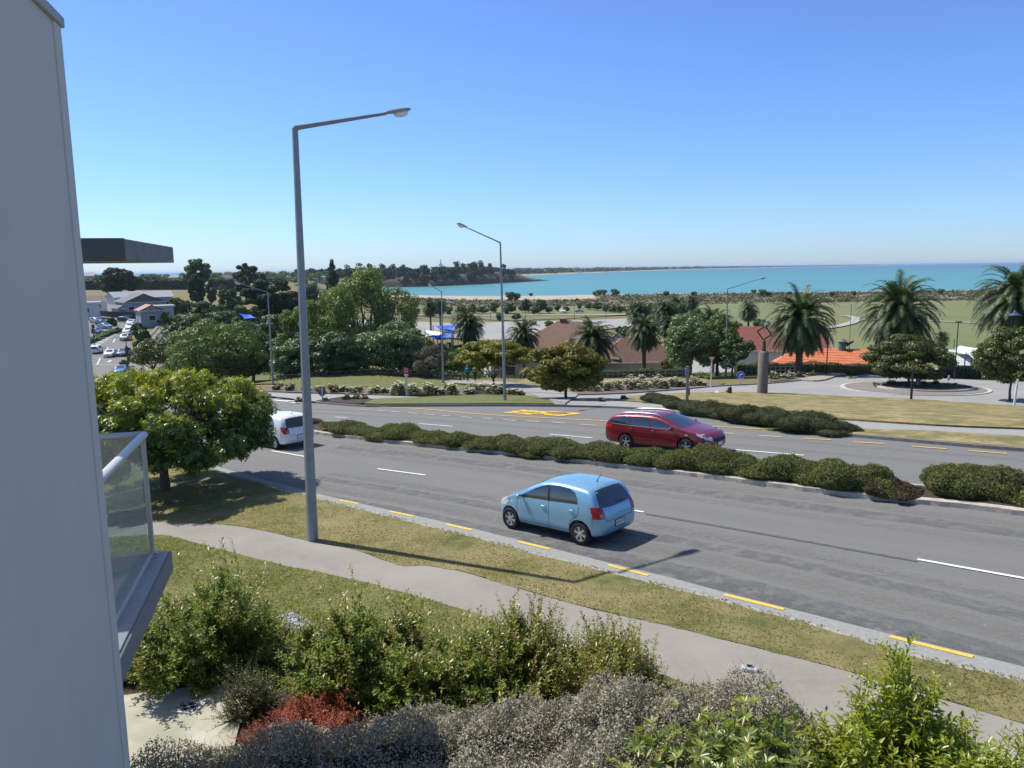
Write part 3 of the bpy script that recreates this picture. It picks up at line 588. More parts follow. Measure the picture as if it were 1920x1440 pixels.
mi = np.repeat((rg.random(len(t)) < np.clip((z*1.5+rad*.15-.86)*1.9, .05, .9)).astype(np.int32), kk)
npmesh('crown', V, Fc, [L_NEAR, L_NEWG], root, midx=np.concatenate([mi, mi]))

# ---- upright shoots with leaves
def shoots(m, V, Fc, starts, rg, leaf, asp=.4, n=14, L=(.5, 1.0), stem=.006, spread=.35, every=.06):
    for s in starts:
        s = np.array(s, float); d = np.array([rg.uniform(-spread, spread), rg.uniform(-spread, spread), 1.0]); d /= np.linalg.norm(d); ln = rg.uniform(*L)
        bend = np.array([rg.uniform(-.3, .3), rg.uniform(-.3, .3), 0]); pts = []; k = max(3, int(ln/every))
        for j in range(k+1): t = j/k; pts.append(s+d*ln*t+bend*ln*t*t*.6)
        m.tube([Vector(q) for q in pts[::max(1, k//4)]], [stem*(1-.6*i/4) for i in range(len(pts[::max(1, k//4)]))], 4)
        for j in range(1, k+1):
            for side in (0, 1):
                th = j*2.4+side*math.pi+rg.uniform(-.5, .5); o = np.array([math.cos(th), math.sin(th), rg.uniform(.4, 1.0)]); o /= np.linalg.norm(o)
                l = leaf*rg.uniform(.6, 1.1)*(1-.45*j/k); a = o; b = np.cross(a, [0, 0, 1.0]); b /= np.linalg.norm(b)+1e-9; c = pts[j]; i = len(V)*1
                V.extend([c, c+a*l*.5+b*l*asp*.5, c+a*l-np.array([0, 0, .12*l]), c+a*l*.5-b*l*asp*.5])
def bush(name, label, blobs, lm, seed, n, leaf, asp=.42, shoot=0, sl=(.4, .9), origin=None, group=None, cat='shrub', core=None, nrm=.7, up=.35, jit=.45, shell=.45, sspread=.35, slm=None, every=.06, sleaf=None, name2='foliage'):
    """blobs are in world coordinates"""
    c = origin or Vector((sum(b[0][0] for b in blobs)/len(blobs), sum(b[0][1] for b in blobs)/len(blobs), 0)); c = Vector((c[0], c[1], Tz(c[0], c[1])))
    root = empty(name, c, label, cat, group); lb = [((b[0][0]-c.x, b[0][1]-c.y, b[0][2]-c.z), b[1]) for b in blobs]
    V, Fc = leaves(lb, n, leaf, seed, asp=asp, nrm=nrm, up=up, jit=jit, shell=shell)
    npmesh(name2, V, Fc, lm, root)
    rg = random.Random(seed); m = MB()
    for b in lb[::max(1, len(lb)//14)]:
        g0 = Vector((b[0][0]*.75, b[0][1]*.75, 0)); m.tube([g0, Vector(b[0])*.5+g0*.5, Vector(b[0])+Vector((0, 0, b[1][2]*.5))], [.02, .014, .006], 5)
    if shoot:
        SV = []; top = sorted(lb, key=lambda b: -(b[0][2]+b[1][2])*1.0); st = []
        for i in range(shoot):
            b = rg.choice(lb[:]) if rg.random() < .5 else rg.choice(top[:max(2, len(top)//2)]); t = rg.uniform(0, 6.28); r_ = rg.uniform(0, .8)
            st.append((b[0][0]+b[1][0]*r_*math.cos(t), b[0][1]+b[1][1]*r_*math.sin(t), b[0][2]+b[1][2]*math.sqrt(1-r_*r_)*.8))
        shoots(m, SV, None, st, rg, sleaf or leaf*1.1, asp, L=sl, spread=sspread, every=every)
        i = np.arange(len(SV)//4)*4; npmesh('shoots', np.array(SV), np.concatenate([np.stack([i, i+1, i+2], 1), np.stack([i, i+2, i+3], 1)]), slm or lm, root)
    m.build('stems', BARK, root)
    return root
def lump(p, H, W, n, seed, D=None, lift=.45, sx=.5):
    r = random.Random(seed); out = []
    for i in range(n):
        t = r.uniform(0, 6.28); q = math.sqrt(r.random())*.62; x, y = math.cos(t)*q*W/2, math.sin(t)*q*(D or W)/2
        s = r.uniform(.55, 1.0)*W*.24; z = r.uniform(lift*.5, 1)*H*(1-.55*q*q)-s*.8; out.append(((p[0]+x, p[1]+y, p[2]+max(z, s*.5)), (s, s, s*.9)))
    return out
L_PHO = leafmat('leaf_glossy_green', [(0.091, 0.130, 0.023), (0.143, 0.195, 0.033), (0.208, 0.260, 0.046), (0.260, 0.299, 0.058)], .48, .3, spec=.28)
L_PHO2 = leafmat('leaf_light_shoots', [(0.200, 0.237, 0.044), (0.263, 0.300, 0.056), (0.300, 0.275, 0.075), (0.213, 0.100, 0.062)], .3, .3)
L_LAU = leafmat('leaf_bright_laurel', [(.16, .21, .014), (.24, .28, .02), (.32, .34, .03), (.12, .17, .014)], .35, .35, spec=.5, tcol=(1.3, 1.4, .4))
L_RHO = leafmat('leaf_rhododendron', [(.10, .15, .03), (.16, .21, .045), (.22, .25, .06), (.32, .29, .06)], .35, .25, spec=.5)
L_COR = leafmat('leaf_grey_corokia', [(.23, .20, .155), (.33, .295, .235), (.43, .39, .32), (.17, .15, .10)], .6, .15, spec=.25, objvar=.02)
L_RED = leafmat('leaf_red_maple', [(.30, .05, .03), (.42, .09, .045), (.48, .14, .06), (.2, .035, .03)], .5, .3, tcol=(1.5, .6, .4))
L_SPA = leafmat('leaf_sparse_olive', [(.06, .08, .02), (.10, .11, .03), (.045, .055, .02), (.13, .10, .04)], .4, .25)
# big foreground shrubs, grown branch by branch
def fb(name, label, px, pyb, pyt, wpx, lm, seed, n, leaf, nb=16, shoot=40, sl=(.35, .8), Hs=None, Dk=1.0, asp=.42, slm=None, twig=(.18, .42), whorl=False, every=.035, **k):
    p = P(px, pyb); d = depth(p); H = Hs or (above(p, px, pyt).z-p.z); W = wpx*d/F; rg = random.Random(seed); g = np.random.default_rng(seed)
    root = empty(name, p, label, 'shrub'); st = MB(); V = []; V2 = []; lobes = [(g.uniform(0, 6.28), g.uniform(.2, .75), g.uniform(.22, .42), g.uniform(.8, 1.12)) for _ in range(7)]
    nbr = max(30, n//110); nbr += shoot
    for i in range(nbr):
        t = rg.uniform(0, 6.28); r_ = math.sqrt(rg.random())*.98; lob = 1.0+.16*math.sin(t*3+seed)+.1*math.sin(t*5+2*seed); hx = 0
        for (lt, lr_, lw, lh) in lobes: dd = math.hypot(r_*math.cos(t)-lr_*math.cos(lt), r_*math.sin(t)-lr_*math.sin(lt)); hx = max(hx, lh*math.exp(-(dd/lw)**2*.7))
        tall = i < shoot; top_ = H*(.30+.62*hx)*(1-.35*r_**2.5)*rg.uniform(.78, 1.0)
        e = Vector((math.cos(t)*r_*W/2*lob, math.sin(t)*r_*W/2*lob*Dk, top_ if rg.random() < .62 or tall else top_*rg.uniform(.2, .8)))
        s0 = Vector((e.x*.18, e.y*.18, 0)); mid_ = Vector((e.x*.62, e.y*.62, e.z*.55)); st.tube([s0, mid_, e], [.012, .008, .004], 4)
        tw = 9 if not tall else 4
        if tall: ends = [(e, Vector((e.x*.25+rg.uniform(-.38, .38), e.y*.25+rg.uniform(-.38, .38), 1)), rg.uniform(*sl))]
        else: ends = []
        for j in range(tw):
            f = rg.uniform(.45, 1.0); b0 = mid_.lerp(e, (f-.45)/.55); dr = Vector((rg.gauss(0, .6)+e.x/W*.9, rg.gauss(0, .6)+e.y/W*.9, rg.uniform(.2, 1.1))); ends.append((b0, dr, rg.uniform(*twig)))
        for b0, dr, ln in ends:
            dr = dr.normalized(); bend = Vector((rg.uniform(-.25, .25), rg.uniform(-.25, .25), rg.uniform(-.05, .2))); k_ = max(3, int(ln/every)); tgt = V2 if (ln > sl[0] and slm) else V
            st.tube([b0, b0+dr*ln*.5, b0+dr*ln+bend*ln*.3], [.004, .003, .0015], 3, False)
            if whorl:
                tip = b0+dr*ln+bend*ln*.3; nw = rg.randint(7, 11)
                for q in range(nw):
                    th = q*6.28/nw+rg.uniform(-.2, .2); u = dr.orthogonal().normalized(); v = dr.cross(u); a_ = (u*math.cos(th)+v*math.sin(th)+dr*rg.uniform(.15, .9)).normalized(); bb = a_.cross(dr).normalized(); l = leaf*rg.uniform(.7, 1.1); c = tip; tgt.extend([c, c+a_*l*.55+bb*l*asp*.5+Vector((0, 0, .03*l)), c+a_*l-Vector((0, 0, .1*l)), c+a_*l*.55-bb*l*asp*.5+Vector((0, 0, .03*l))])
                continue
            for j in range(1, k_+1):
                f = j/k_; c = b0+dr*ln*f+bend*ln*f*f*.3; u = dr.orthogonal().normalized(); v = dr.cross(u)
                for sd in (0, 1):
                    th = j*2.1+sd*math.pi+rg.uniform(-.5, .5); a_ = (u*math.cos(th)+v*math.sin(th)+dr*rg.uniform(.3, 1.1)).normalized(); bb = a_.cross(Vector((rg.uniform(-.4, .4), rg.uniform(-.4, .4), 1))).normalized(); l = leaf*rg.uniform(.55, 1.15)*(1-.35*f); up_ = a_.cross(bb)
                    if up_.z < 0: up_ = -up_
                    tgt.extend([c, c+a_*l*.5+bb*l*asp*.5+up_*l*.06, c+a_*l-up_*l*.10, c+a_*l*.5-bb*l*asp*.5+up_*l*.06])
    def put(nm, VV, mm):
        if not VV: return
        i = np.arange(len(VV)//4)*4; npmesh(nm, np.array([tuple(v) for v in VV]), np.concatenate([np.stack([i, i+1, i+2], 1), np.stack([i, i+2, i+3], 1)]), mm, root)
    put('foliage', V, lm); put('shoots', V2, slm); st.build('stems', mat('green_brown_twigs', (.10, .085, .04), .9), root); return root
fb('glossy_shrub', 'dark glossy green shrub just right of the balcony slab above the bark mulch', 400, 1262, 1055, 300, L_PHO, 21, 21000, .115, nb=30, shoot=30, sl=(.4, .85), slm=L_PHO2)
fb('glossy_shrub', 'largest glossy green shrub, tall thin shoots, behind the red shrub', 700, 1300, 1125, 290, L_PHO, 22, 24000, .12, nb=34, shoot=44, sl=(.4, .9), slm=L_PHO2)
fb('glossy_shrub', 'glossy green shrub behind the middle of the grey hedge, right of the largest one', 880, 1310, 1165, 300, L_PHO, 23, 24000, .115, nb=32, shoot=50, sl=(.4, .85), slm=L_PHO2)
fb('light_shrub', 'thin light green shrub with upright shoots between glossy shrubs and pavement', 985, 1290, 1150, 180, L_PHO2, 25, 6500, .10, nb=14, shoot=70, sl=(.35, .7))
fb('light_shrub', 'loose light green shrub with dark tips standing against the footpath, behind the grey hedge', 1140, 1325, 1185, 200, L_PHO2, 24, 8500, .10, nb=16, shoot=90, sl=(.35, .75))
fb('low_shrub', 'small sparse olive shrub between the drain patio and the red shrub', 472, 1350, 1240, 95, L_SPA, 26, 3600, .05, nb=10, shoot=26, sl=(.15, .35))
fb('low_shrub', 'bright light green low shrub against the dark garden wall end', 500, 1262, 1195, 80, L_RHO, 27, 2000, .065, nb=7, shoot=8, sl=(.1, .2))
fb('shade_shrub', 'dark shrub growing in shade beneath the balcony by the wall', 262, 1275, 1150, 120, L_PHO, 28, 4200, .07, nb=10, shoot=12, sl=(.2, .5))
# red maple
fb('red_shrub', 'low spreading red leaved maple behind the grey hedge', 600, 1400, 1330, 270, L_RED, 30, 26000, .05, nb=26, shoot=0, asp=.34, twig=(.08, .2), Hs=.75, every=.025)
# grey hedge: a long loosely clipped row
def soft_hedge(name, label, pts, H, w_, lm, n, leaf, seed, shoot, sl, cat='hedge', asp=.42):
    c = catmull(pts, .4); mid_ = c[len(c)//2]; g = Vector((mid_[0], mid_[1], Tz(*mid_))); o = empty(name, g, label, cat); rg = np.random.default_rng(seed); L = np.zeros(len(c)); L[1:] = np.cumsum(np.linalg.norm(np.diff(c, axis=0), axis=1)); d = np.gradient(c, axis=0); d /= np.linalg.norm(d, axis=1)[:, None]
    def pt(t, a, s):
        x = np.interp(t, L, c[:, 0]); y = np.interp(t, L, c[:, 1]); nx = np.interp(t, L, -d[:, 1]); ny = np.interp(t, L, d[:, 0]); ca, sa = np.cos(a), np.sin(a)
        bump = 1+.05*np.sin(t*2.1+seed)*np.cos(a*2)+.05*np.sin(t*4.7+a*3)+.05*np.sin(t*11.1+a*9)+.03*np.sin(t*23+a*17); hN = H*(1+.06*np.sin(t*1.1)+.05*np.sin(t*3.3)); endf = np.clip(np.minimum(t, L[-1]-t)/.9, .05, 1)**.45
        off = np.sign(ca)*np.abs(ca)**.55*w_/2*bump*s*endf; z = np.abs(sa)**.5*hN*bump*s*endf; return np.stack([x+nx*off-g.x, y+ny*off-g.y, T(x, y)+z-g.z], 1), np.stack([nx*ca, ny*ca, sa], 1)
    t = rg.random(n)*L[-1]; a = rg.random(n)*math.pi; s_ = 1-.30*rg.random(n)**1.7+rg.normal(size=n)*.012; Cc, nv0 = pt(t, a, s_); nv = nv0*.45+rg.normal(size=(n, 3))*.6+np.array([0, 0, .15]); nv /= np.linalg.norm(nv, axis=1)[:, None]; ax = rg.normal(size=(n, 3))*.6+nv0*.6; ax -= nv*np.einsum('ij,ij->i', ax, nv)[:, None]; ax /= np.linalg.norm(ax, axis=1)[:, None]; b = np.cross(nv, ax); l = leaf*(.6+.8*rg.random(n))[:, None]
    V = np.stack([Cc-ax*l*.5, Cc+b*l*asp*.5+nv*l*.08, Cc+ax*l*.5, Cc-b*l*asp*.5+nv*l*.08], 1).reshape(-1, 3); i = np.arange(n)*4; npmesh('foliage', V, np.concatenate([np.stack([i, i+1, i+2], 1), np.stack([i, i+2, i+3], 1)]), lm, o)
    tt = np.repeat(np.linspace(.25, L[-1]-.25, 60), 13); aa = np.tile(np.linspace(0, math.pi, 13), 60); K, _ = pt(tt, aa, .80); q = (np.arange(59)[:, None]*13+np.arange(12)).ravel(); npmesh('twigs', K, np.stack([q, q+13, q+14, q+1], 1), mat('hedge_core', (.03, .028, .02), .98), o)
    rg2 = random.Random(seed); m = MB(); SV = []; ts_ = rg.random(shoot)*L[-1]; as_ = math.pi*(.18+.64*rg.random(shoot)); S0, _ = pt(ts_, as_, .97); shoots(m, SV, None, S0, rg2, leaf, asp, L=sl, spread=.5, every=.028, stem=.003); i = np.arange(len(SV)//4)*4; npmesh('shoots', np.array(SV), np.concatenate([np.stack([i, i+1, i+2], 1), np.stack([i, i+2, i+3], 1)]), lm, o); m.build('stems', BARK, o); return o
def back_edge(pts, H, sh): return [P(x, y, H)-Vector((-.15, 1, 0))*sh for x, y in pts]
soft_hedge('grey_hedge', 'long grey leaved hedge running along the bottom of the garden', back_edge([(160, 1440), (300, 1405), (430, 1385), (560, 1365), (700, 1330), (850, 1308), (1000, 1295), (1180, 1285), (1340, 1272), (1440, 1282), (1500, 1310)], 1.3, 1.0), 1.35, 2.3, L_COR, 230000, .042, 42, 1500, (.08, .24), asp=.45)
fb('laurel_shrub', 'bright yellow green glossy laurel, tall, at the lower right corner beside the footpath', 1722, 1600, 1262, 530, L_LAU, 50, 30000, .15, nb=30, shoot=70, sl=(.25, .5), asp=.36, Dk=.9, every=.05)
fb('rhododendron', 'rhododendron with pale long leaves in whorls, lower right, left of the bright laurel', 1390, 1680, 1360, 440, L_RHO, 51, 22000, .135, whorl=True, nb=26, shoot=110, sl=(.15, .3), asp=.28, Dk=.9, every=.035)
fb('rhododendron', 'smaller leafy rhododendron between the grey hedge and the bigger rhododendron', 1215, 1660, 1380, 200, L_RHO, 52, 7000, .13, whorl=True, nb=9, shoot=22, sl=(.15, .4), asp=.28, every=.04)

# ---- median shrub mounds
L_MED = leafmat('low_conifer_needles', [(0.092, 0.119, 0.026), (0.145, 0.172, 0.042), (0.211, 0.232, 0.066), (0.145, 0.132, 0.053)], .6, .15, objvar=.08)
L_MEDB = leafmat('low_conifer_brown', [(.08, .05, .03), (.12, .08, .05), (.06, .055, .025)], .7, .1)
MCORE = mat('shrub_inner_twigs', (.03, .03, .014), .98, (.05, .045, .02), 12)
def mound(px, py_, wpx, hh, seed, label, name='median_shrub', lm=L_MED, dw=1.3, group='low shrubs along the median', off=1.0, n=9000, D0=None):
    a = P(px-wpx/2, py_); b = P(px+wpx/2, py_+wpx*.12); c = P(px, py_+wpx*.06); ax = Vector(((b-a).x, (b-a).y, 0)); L = ax.length; ax /= L; nv = Vector((-ax.y, ax.x, 0)); 
    if nv.y < 0: nv = -nv
    c = c+nv*off; c.z = Tz(c.x, c.y)+.18; root = empty(name, c, label, 'shrub', group, rz=math.atan2(ax.y, ax.x)); r = random.Random(seed); bl = []
    for k in range(14):
        x = r.uniform(-.5, .5)*L; y = r.uniform(-.5, .5)*dw*.75; e = max(0, 1-(x/(L*.56))**2)**.5*max(.2, 1-(y/(dw*.62))**2)**.5; h = hh*e*r.uniform(.5, 1.12)
        bl.append(((x, y, h*.45), (r.uniform(.5, .85)*min(1, L*.35), r.uniform(.4, .6), h*.6)))
    bl.append(((0, 0, hh*.3), (L*.55, dw*.5, hh*.5)))
    m = MB()
    for b_ in bl: m.ell(b_[0], (b_[1][0]*.86, b_[1][1]*.86, b_[1][2]*.86), 10, 6)
    m.build('twigs', MCORE, root, smooth=True)
    V, Fc = leaves(bl, n, .085, seed, asp=.22, nrm=.35, up=.55, jit=.8, shell=.12, cull=.9, floor=-.05); npmesh('foliage', V, Fc, lm, root); return root
words = ['first', 'second', 'third', 'fourth', 'fifth', 'sixth', 'seventh', 'eighth', 'ninth', 'tenth', 'eleventh']
md = [(645, 818, 125, .5), (738, 829, 95, .6), (800, 838, 72, .42), (850, 843, 85, .5), (935, 852, 105, .52), (1025, 861, 115, .66), (1125, 871, 120, .62), (1205, 882, 90, .5), (1312, 892, 150, .85), (1480, 912, 150, .8), (1575, 928, 140, .85), (1655, 942, 80, .35), (1830, 944, 190, .9), (2050, 975, 230, .95)]
ml = ['leftmost low shrub on the median, just right of the near lamp post', 'large dark low shrub on the median, second from the left', 'small low median shrub behind the white lane dash, left part', 'low median shrub in front of the far white dash', 'low median shrub left of the blue hatchback roof', 'low bushy median shrub above the blue hatchback bonnet', 'median shrub in front of the red wagon rear wheel', 'small median shrub in front of the red wagon door', 'tall median shrub in front of the red wagon bonnet', 'median shrub right of the gap past the red wagon', 'highest part of the median planting right of the wagon', 'flat brown dying median shrub by the second gap', 'tallest median shrub near the right picture edge', 'median shrub cut off by the right picture edge']
for i, ((px, py_, wpx, hh), lb) in enumerate(zip(md, ml)):
    mound(px, py_, wpx*1.06, hh*.95, 60+i, lb, lm=L_MEDB if i == 11 else L_MED, n=14000 if px > 1200 else 10000)
mound(530, 800, 60, .4, 77, 'brownish low median shrub behind the white hatchback', lm=L_MEDB, n=3000)
# prostrate shrubs on the far bank
for i, (px, py_, wpx, hh, dw, lb) in enumerate([(1228, 758, 60, .45, 1.6, 'thin low green shrub at the left start of the far bank strip'), (1300, 776, 110, .7, 1.9, 'low green shrub at the foot of the grey wooden post'), (1395, 790, 120, .75, 2.2, 'dark low shrub in the middle of the strip on the far bank'), (1490, 806, 115, .8, 2.0, 'dark low shrub ending the far bank strip beside the kerb')]):
    mound(px, py_, wpx, hh, 90+i, lb, dw=dw, group='low shrubs on the far bank', off=.7, n=9000, lm=leafmat('low_green_needles', [(.03, .05, .012), (.045, .07, .018), (.06, .085, .024)], .6, .15))

# ---- rose bushes with cream flowers
L_ROS = leafmat('leaf_rose', [(.03, .055, .018), (.05, .08, .025), (.09, .11, .04)], .45, .2)
CREAM = mat('cream_petals', (.72, .66, .42), .8, (.80, .78, .62), 5)
def rose_proto(seed, H, W, nf):
    root = empty('rose_bush', Vector((0, 0, 0)), 'x', 'rose bush'); r = random.Random(seed)
    bl = lump((0, 0, 0), H, W, 12, seed); V, Fc = leaves(bl, 1500, .085, seed, nrm=.5, jit=.6, shell=.6); npmesh('foliage', V, Fc, L_ROS, root)
    m = MB()
    for b in bl[::2]: m.tube([(b[0][0]*.3, b[0][1]*.3, 0), b[0]], [.012, .006], 4)
    m.build('stems', BARK, root); V = []; Fc = []
    for k in range(nf):
        b = r.choice(bl); t = r.uniform(0, 6.28); ph = r.uniform(.1, 1.5); q = (b[0][0]+b[1][0]*math.cos(t)*math.cos(ph), b[0][1]+b[1][1]*math.sin(t)*math.cos(ph), b[0][2]+b[1][2]*math.sin(ph)+.03)
        for z in range(5):
            a = 2*math.pi*z/5; i = len(V); s = r.uniform(.05, .085); c, s_ = math.cos(a), math.sin(a); V += [q, (q[0]+c*s-s_*s*.5, q[1]+s_*s+c*s*.5, q[2]+s*.5), (q[0]+c*s*1.3, q[1]+s_*s*1.3, q[2]+s*.2), (q[0]+c*s+s_*s*.5, q[1]+s_*s-c*s*.5, q[2]+s*.5)]; Fc.append((i, i+1, i+2, i+3))
    npmesh('flowers', V, Fc, CREAM, root); return root
RP = [rose_proto(101, 1.0, 1.5, 60), rose_proto(102, .85, 1.3, 40), rose_proto(103, 1.1, 1.7, 75), rose_proto(104, .7, 1.1, 12)]
first = [True]*4
def rose(px, py_, k, s, group, label, rz):
    p = P(px, py_)
    o = RP[k] if first[k] else copy_tree(RP[k]); first[k] = False
    o.location = (p.x, p.y, p.z+.15); o.scale = (s,)*3; o.rotation_euler.z = rz; o['label'] = label; o['group'] = group
rr = random.Random(9)
def roses(lst, grp, lab):
    for i, (px, py_, k, s) in enumerate(lst): rose(px, py_, k, s, grp, lab(i, px), rr.uniform(0, 6))
roses([(520, 735, 3, 1.1), (545, 736, 3, 1.1), (575, 737, 3, 1), (600, 738, 1, .9), (628, 740, 3, 1.2), (648, 739, 1, .9), (668, 741, 1, 1), (703, 742, 1, 1.05), (722, 742, 1, .8)], 'roses in the thin bed left of the red sign', lambda i, x: 'rose bush in the thin bed left of the red sign')
roses([(745, 745, 0, 1.15), (760, 743, 2, .9), (780, 744, 2, .95), (800, 744, 0, 1), (822, 744, 1, 1), (838, 742, 0, .95), (850, 745, 0, 1), (878, 744, 1, .9), (892, 743, 2, .95), (908, 741, 2, .95), (922, 744, 2, .9), (940, 743, 3, 1.1), (955, 744, 1, .8), (970, 745, 1, .85)], 'cream roses right of the red sign', lambda i, x: 'cream flowered rose bush in the row between the red sign and the second lamp post')
roses([(560, 757, 3, .6), (612, 756, 3, .5), (650, 754, 3, .75), (668, 753, 3, .75), (683, 753, 3, .65)], 'small plants on the traffic island', lambda i, x: 'small brown rose plant on the traffic island tip')
roses([(1080, 738, 1, .95), (1098, 737, 0, .9), (1118, 738, 2, .9), (1140, 737, 0, .95), (1160, 735, 2, .95), (1180, 735, 0, 1), (1195, 732, 0, 1), (1205, 735, 2, .9), (1225, 732, 2, .95), (1245, 733, 0, .95), (1262, 729, 0, 1), (1278, 729, 1, .95), (1300, 727, 2, .9), (1316, 727, 1, .8), (1180, 724, 2, .9), (1205, 723, 0, .95), (1230, 722, 2, .9), (1160, 727, 1, .9), (1125, 731, 1, .9)], 'cream roses along the side road', lambda i, x: 'cream flowered rose bush in the bed left of the give way sign')
roses([(1450, 716, 0, .9), (1468, 714, 1, .9), (1482, 715, 2, .8), (1500, 712, 3, 1), (1520, 709, 3, .9)], 'roses behind the stone pillar', lambda i, x: 'rose bush in the bed just right of the stone pillar')
roses([(1128, 757, 3, .5), (1170, 753, 3, .55), (1365, 738, 3, .4)], 'weeds at the path edge', lambda i, x: 'small weedy plant at the edge of the path')
roses([(1645, 730, 3, .8), (1668, 726, 3, .9), (1700, 733, 3, .8), (1730, 729, 3, .9), (1755, 727, 3, .9), (1790, 730, 3, .7)], 'small plants on the roundabout', lambda i, x: 'small dark plant in the roundabout bed')

# ---- middle distance trees
tp = tree_px
tp('oak_tree', 'big round mid green tree between the traffic lights and the slim left lamp post', 408, 97, 598, 205, L_OAK, 201, n=24000, leaf=.32, nb=100, br=.22, base=.02)
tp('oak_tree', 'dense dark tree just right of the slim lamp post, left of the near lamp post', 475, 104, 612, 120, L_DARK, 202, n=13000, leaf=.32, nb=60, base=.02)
tp('oak_tree', 'brown green small tree beside the traffic lights at left', 290, 108, 630, 88, L_OLIVE, 203, n=6500, leaf=.26, nb=35, base=.30)
tp('broad_tree', 'pale green layered tree between the slim lamp post and the near lamp post', 552, 88, 640, 90, L_MAG, 204, n=10000, leaf=.32, nb=55, base=.05)
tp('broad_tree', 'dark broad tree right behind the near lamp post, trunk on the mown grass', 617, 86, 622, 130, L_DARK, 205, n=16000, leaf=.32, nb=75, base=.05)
tp('tall_tree', 'tallest loose green tree left of the bay, top above the far beach', 688, 118, 500, 150, L_OAK, 206, n=19000, leaf=.36, nb=70, br=.22, base=.1, flat=1)
tp('tall_tree', 'loose green tree with olive top behind the broad trees, left of the tallest', 620, 122, 535, 105, L_OAK, 207, n=11000, leaf=.36, nb=45, br=.24, base=.1, flat=1)
tp('tall_tree', 'loose tree with bare grey twigs, right side above the sails', 752, 116, 530, 95, L_OAK, 208, n=8000, leaf=.34, nb=45, br=.22, base=.1, flat=1, bark=PALEBARK)
tp('broad_tree', 'large pale leaved magnolia behind the red sign', 738, 88, 600, 135, L_MAG, 209, n=20000, leaf=.32, nb=80, base=.03)
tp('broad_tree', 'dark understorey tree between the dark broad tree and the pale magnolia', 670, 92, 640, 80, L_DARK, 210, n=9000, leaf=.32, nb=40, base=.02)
tp('small_tree', 'grey brown twiggy tree beside the third lamp post', 805, 84, 642, 80, L_GREY, 211, n=9000, leaf=.17, nb=50, base=.06, bark=PALEBARK)
tp('small_tree', 'shaded olive shrub tree behind the big round tree', 560, 112, 560, 90, L_OAK, 212, n=8000, leaf=.36, nb=40, base=.05)
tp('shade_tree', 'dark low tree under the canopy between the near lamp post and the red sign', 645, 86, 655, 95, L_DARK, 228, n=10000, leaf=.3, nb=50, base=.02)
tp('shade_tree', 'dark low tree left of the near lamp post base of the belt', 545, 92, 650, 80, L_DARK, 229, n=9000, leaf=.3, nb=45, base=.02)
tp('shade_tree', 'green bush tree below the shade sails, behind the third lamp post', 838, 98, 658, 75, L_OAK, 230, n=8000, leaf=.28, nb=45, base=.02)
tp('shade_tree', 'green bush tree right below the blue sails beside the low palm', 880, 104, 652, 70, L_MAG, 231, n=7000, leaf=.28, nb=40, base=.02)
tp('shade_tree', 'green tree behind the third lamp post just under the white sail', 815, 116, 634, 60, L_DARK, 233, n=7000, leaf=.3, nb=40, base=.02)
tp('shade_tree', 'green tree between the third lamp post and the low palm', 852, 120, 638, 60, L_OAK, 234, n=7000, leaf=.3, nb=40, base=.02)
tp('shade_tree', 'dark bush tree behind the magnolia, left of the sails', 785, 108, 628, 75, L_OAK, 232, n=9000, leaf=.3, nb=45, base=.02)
tp('autumn_tree', 'yellow green spreading tree behind the second lamp post, forked trunk', 925, 0, 636, 150, L_AUT2, 220, py=727, n=20000, leaf=.24, nb=85, br=.2, base=.38, flat=.7, fork=.2)
tp('autumn_tree', 'dense rounded tree turning orange on top, standing right of the second lamp post', 1062, 0, 640, 158, L_AUT, 221, py=752, n=30000, leaf=.19, nb=110, br=.2, base=.13, flat=.7, fork=.25)
tp('park_tree', 'light green leafy tree behind the give way sign', 1292, 84, 584, 100, L_MAG, 222, n=16000, leaf=.25, nb=70, base=.05)
tp('park_tree', 'mid green leafy tree with yellow top behind the right slim lamp post', 1345, 88, 588, 100, L_OAK, 223, n=16000, leaf=.26, nb=65, base=.06)
tp('park_tree', 'small dark round tree behind the blue arrow sign', 1374, 82, 626, 72, L_DARK, 224, n=7000, leaf=.24, nb=36, base=.33)
tp('magnolia_tree', 'domed olive and bronze tree in the middle of the roundabout', 1702, 0, 625, 158, L_OLIVE, 225, py=729, n=22000, leaf=.23, nb=100, br=.2, base=.05, flat=.65, fork=.22)
tp('magnolia_tree', 'olive tree cut by the right picture edge beside the white stake', 1893, 57, 608, 135, L_OLIVE, 226, n=18000, leaf=.2, nb=90, br=.2, base=.18, flat=.7, tr=.09)
tp('small_tree', 'small olive tree beside the house drive under the palm', 1245, 96, 672, 40, L_AUT, 227, n=1600, leaf=.22, nb=14, base=.3)

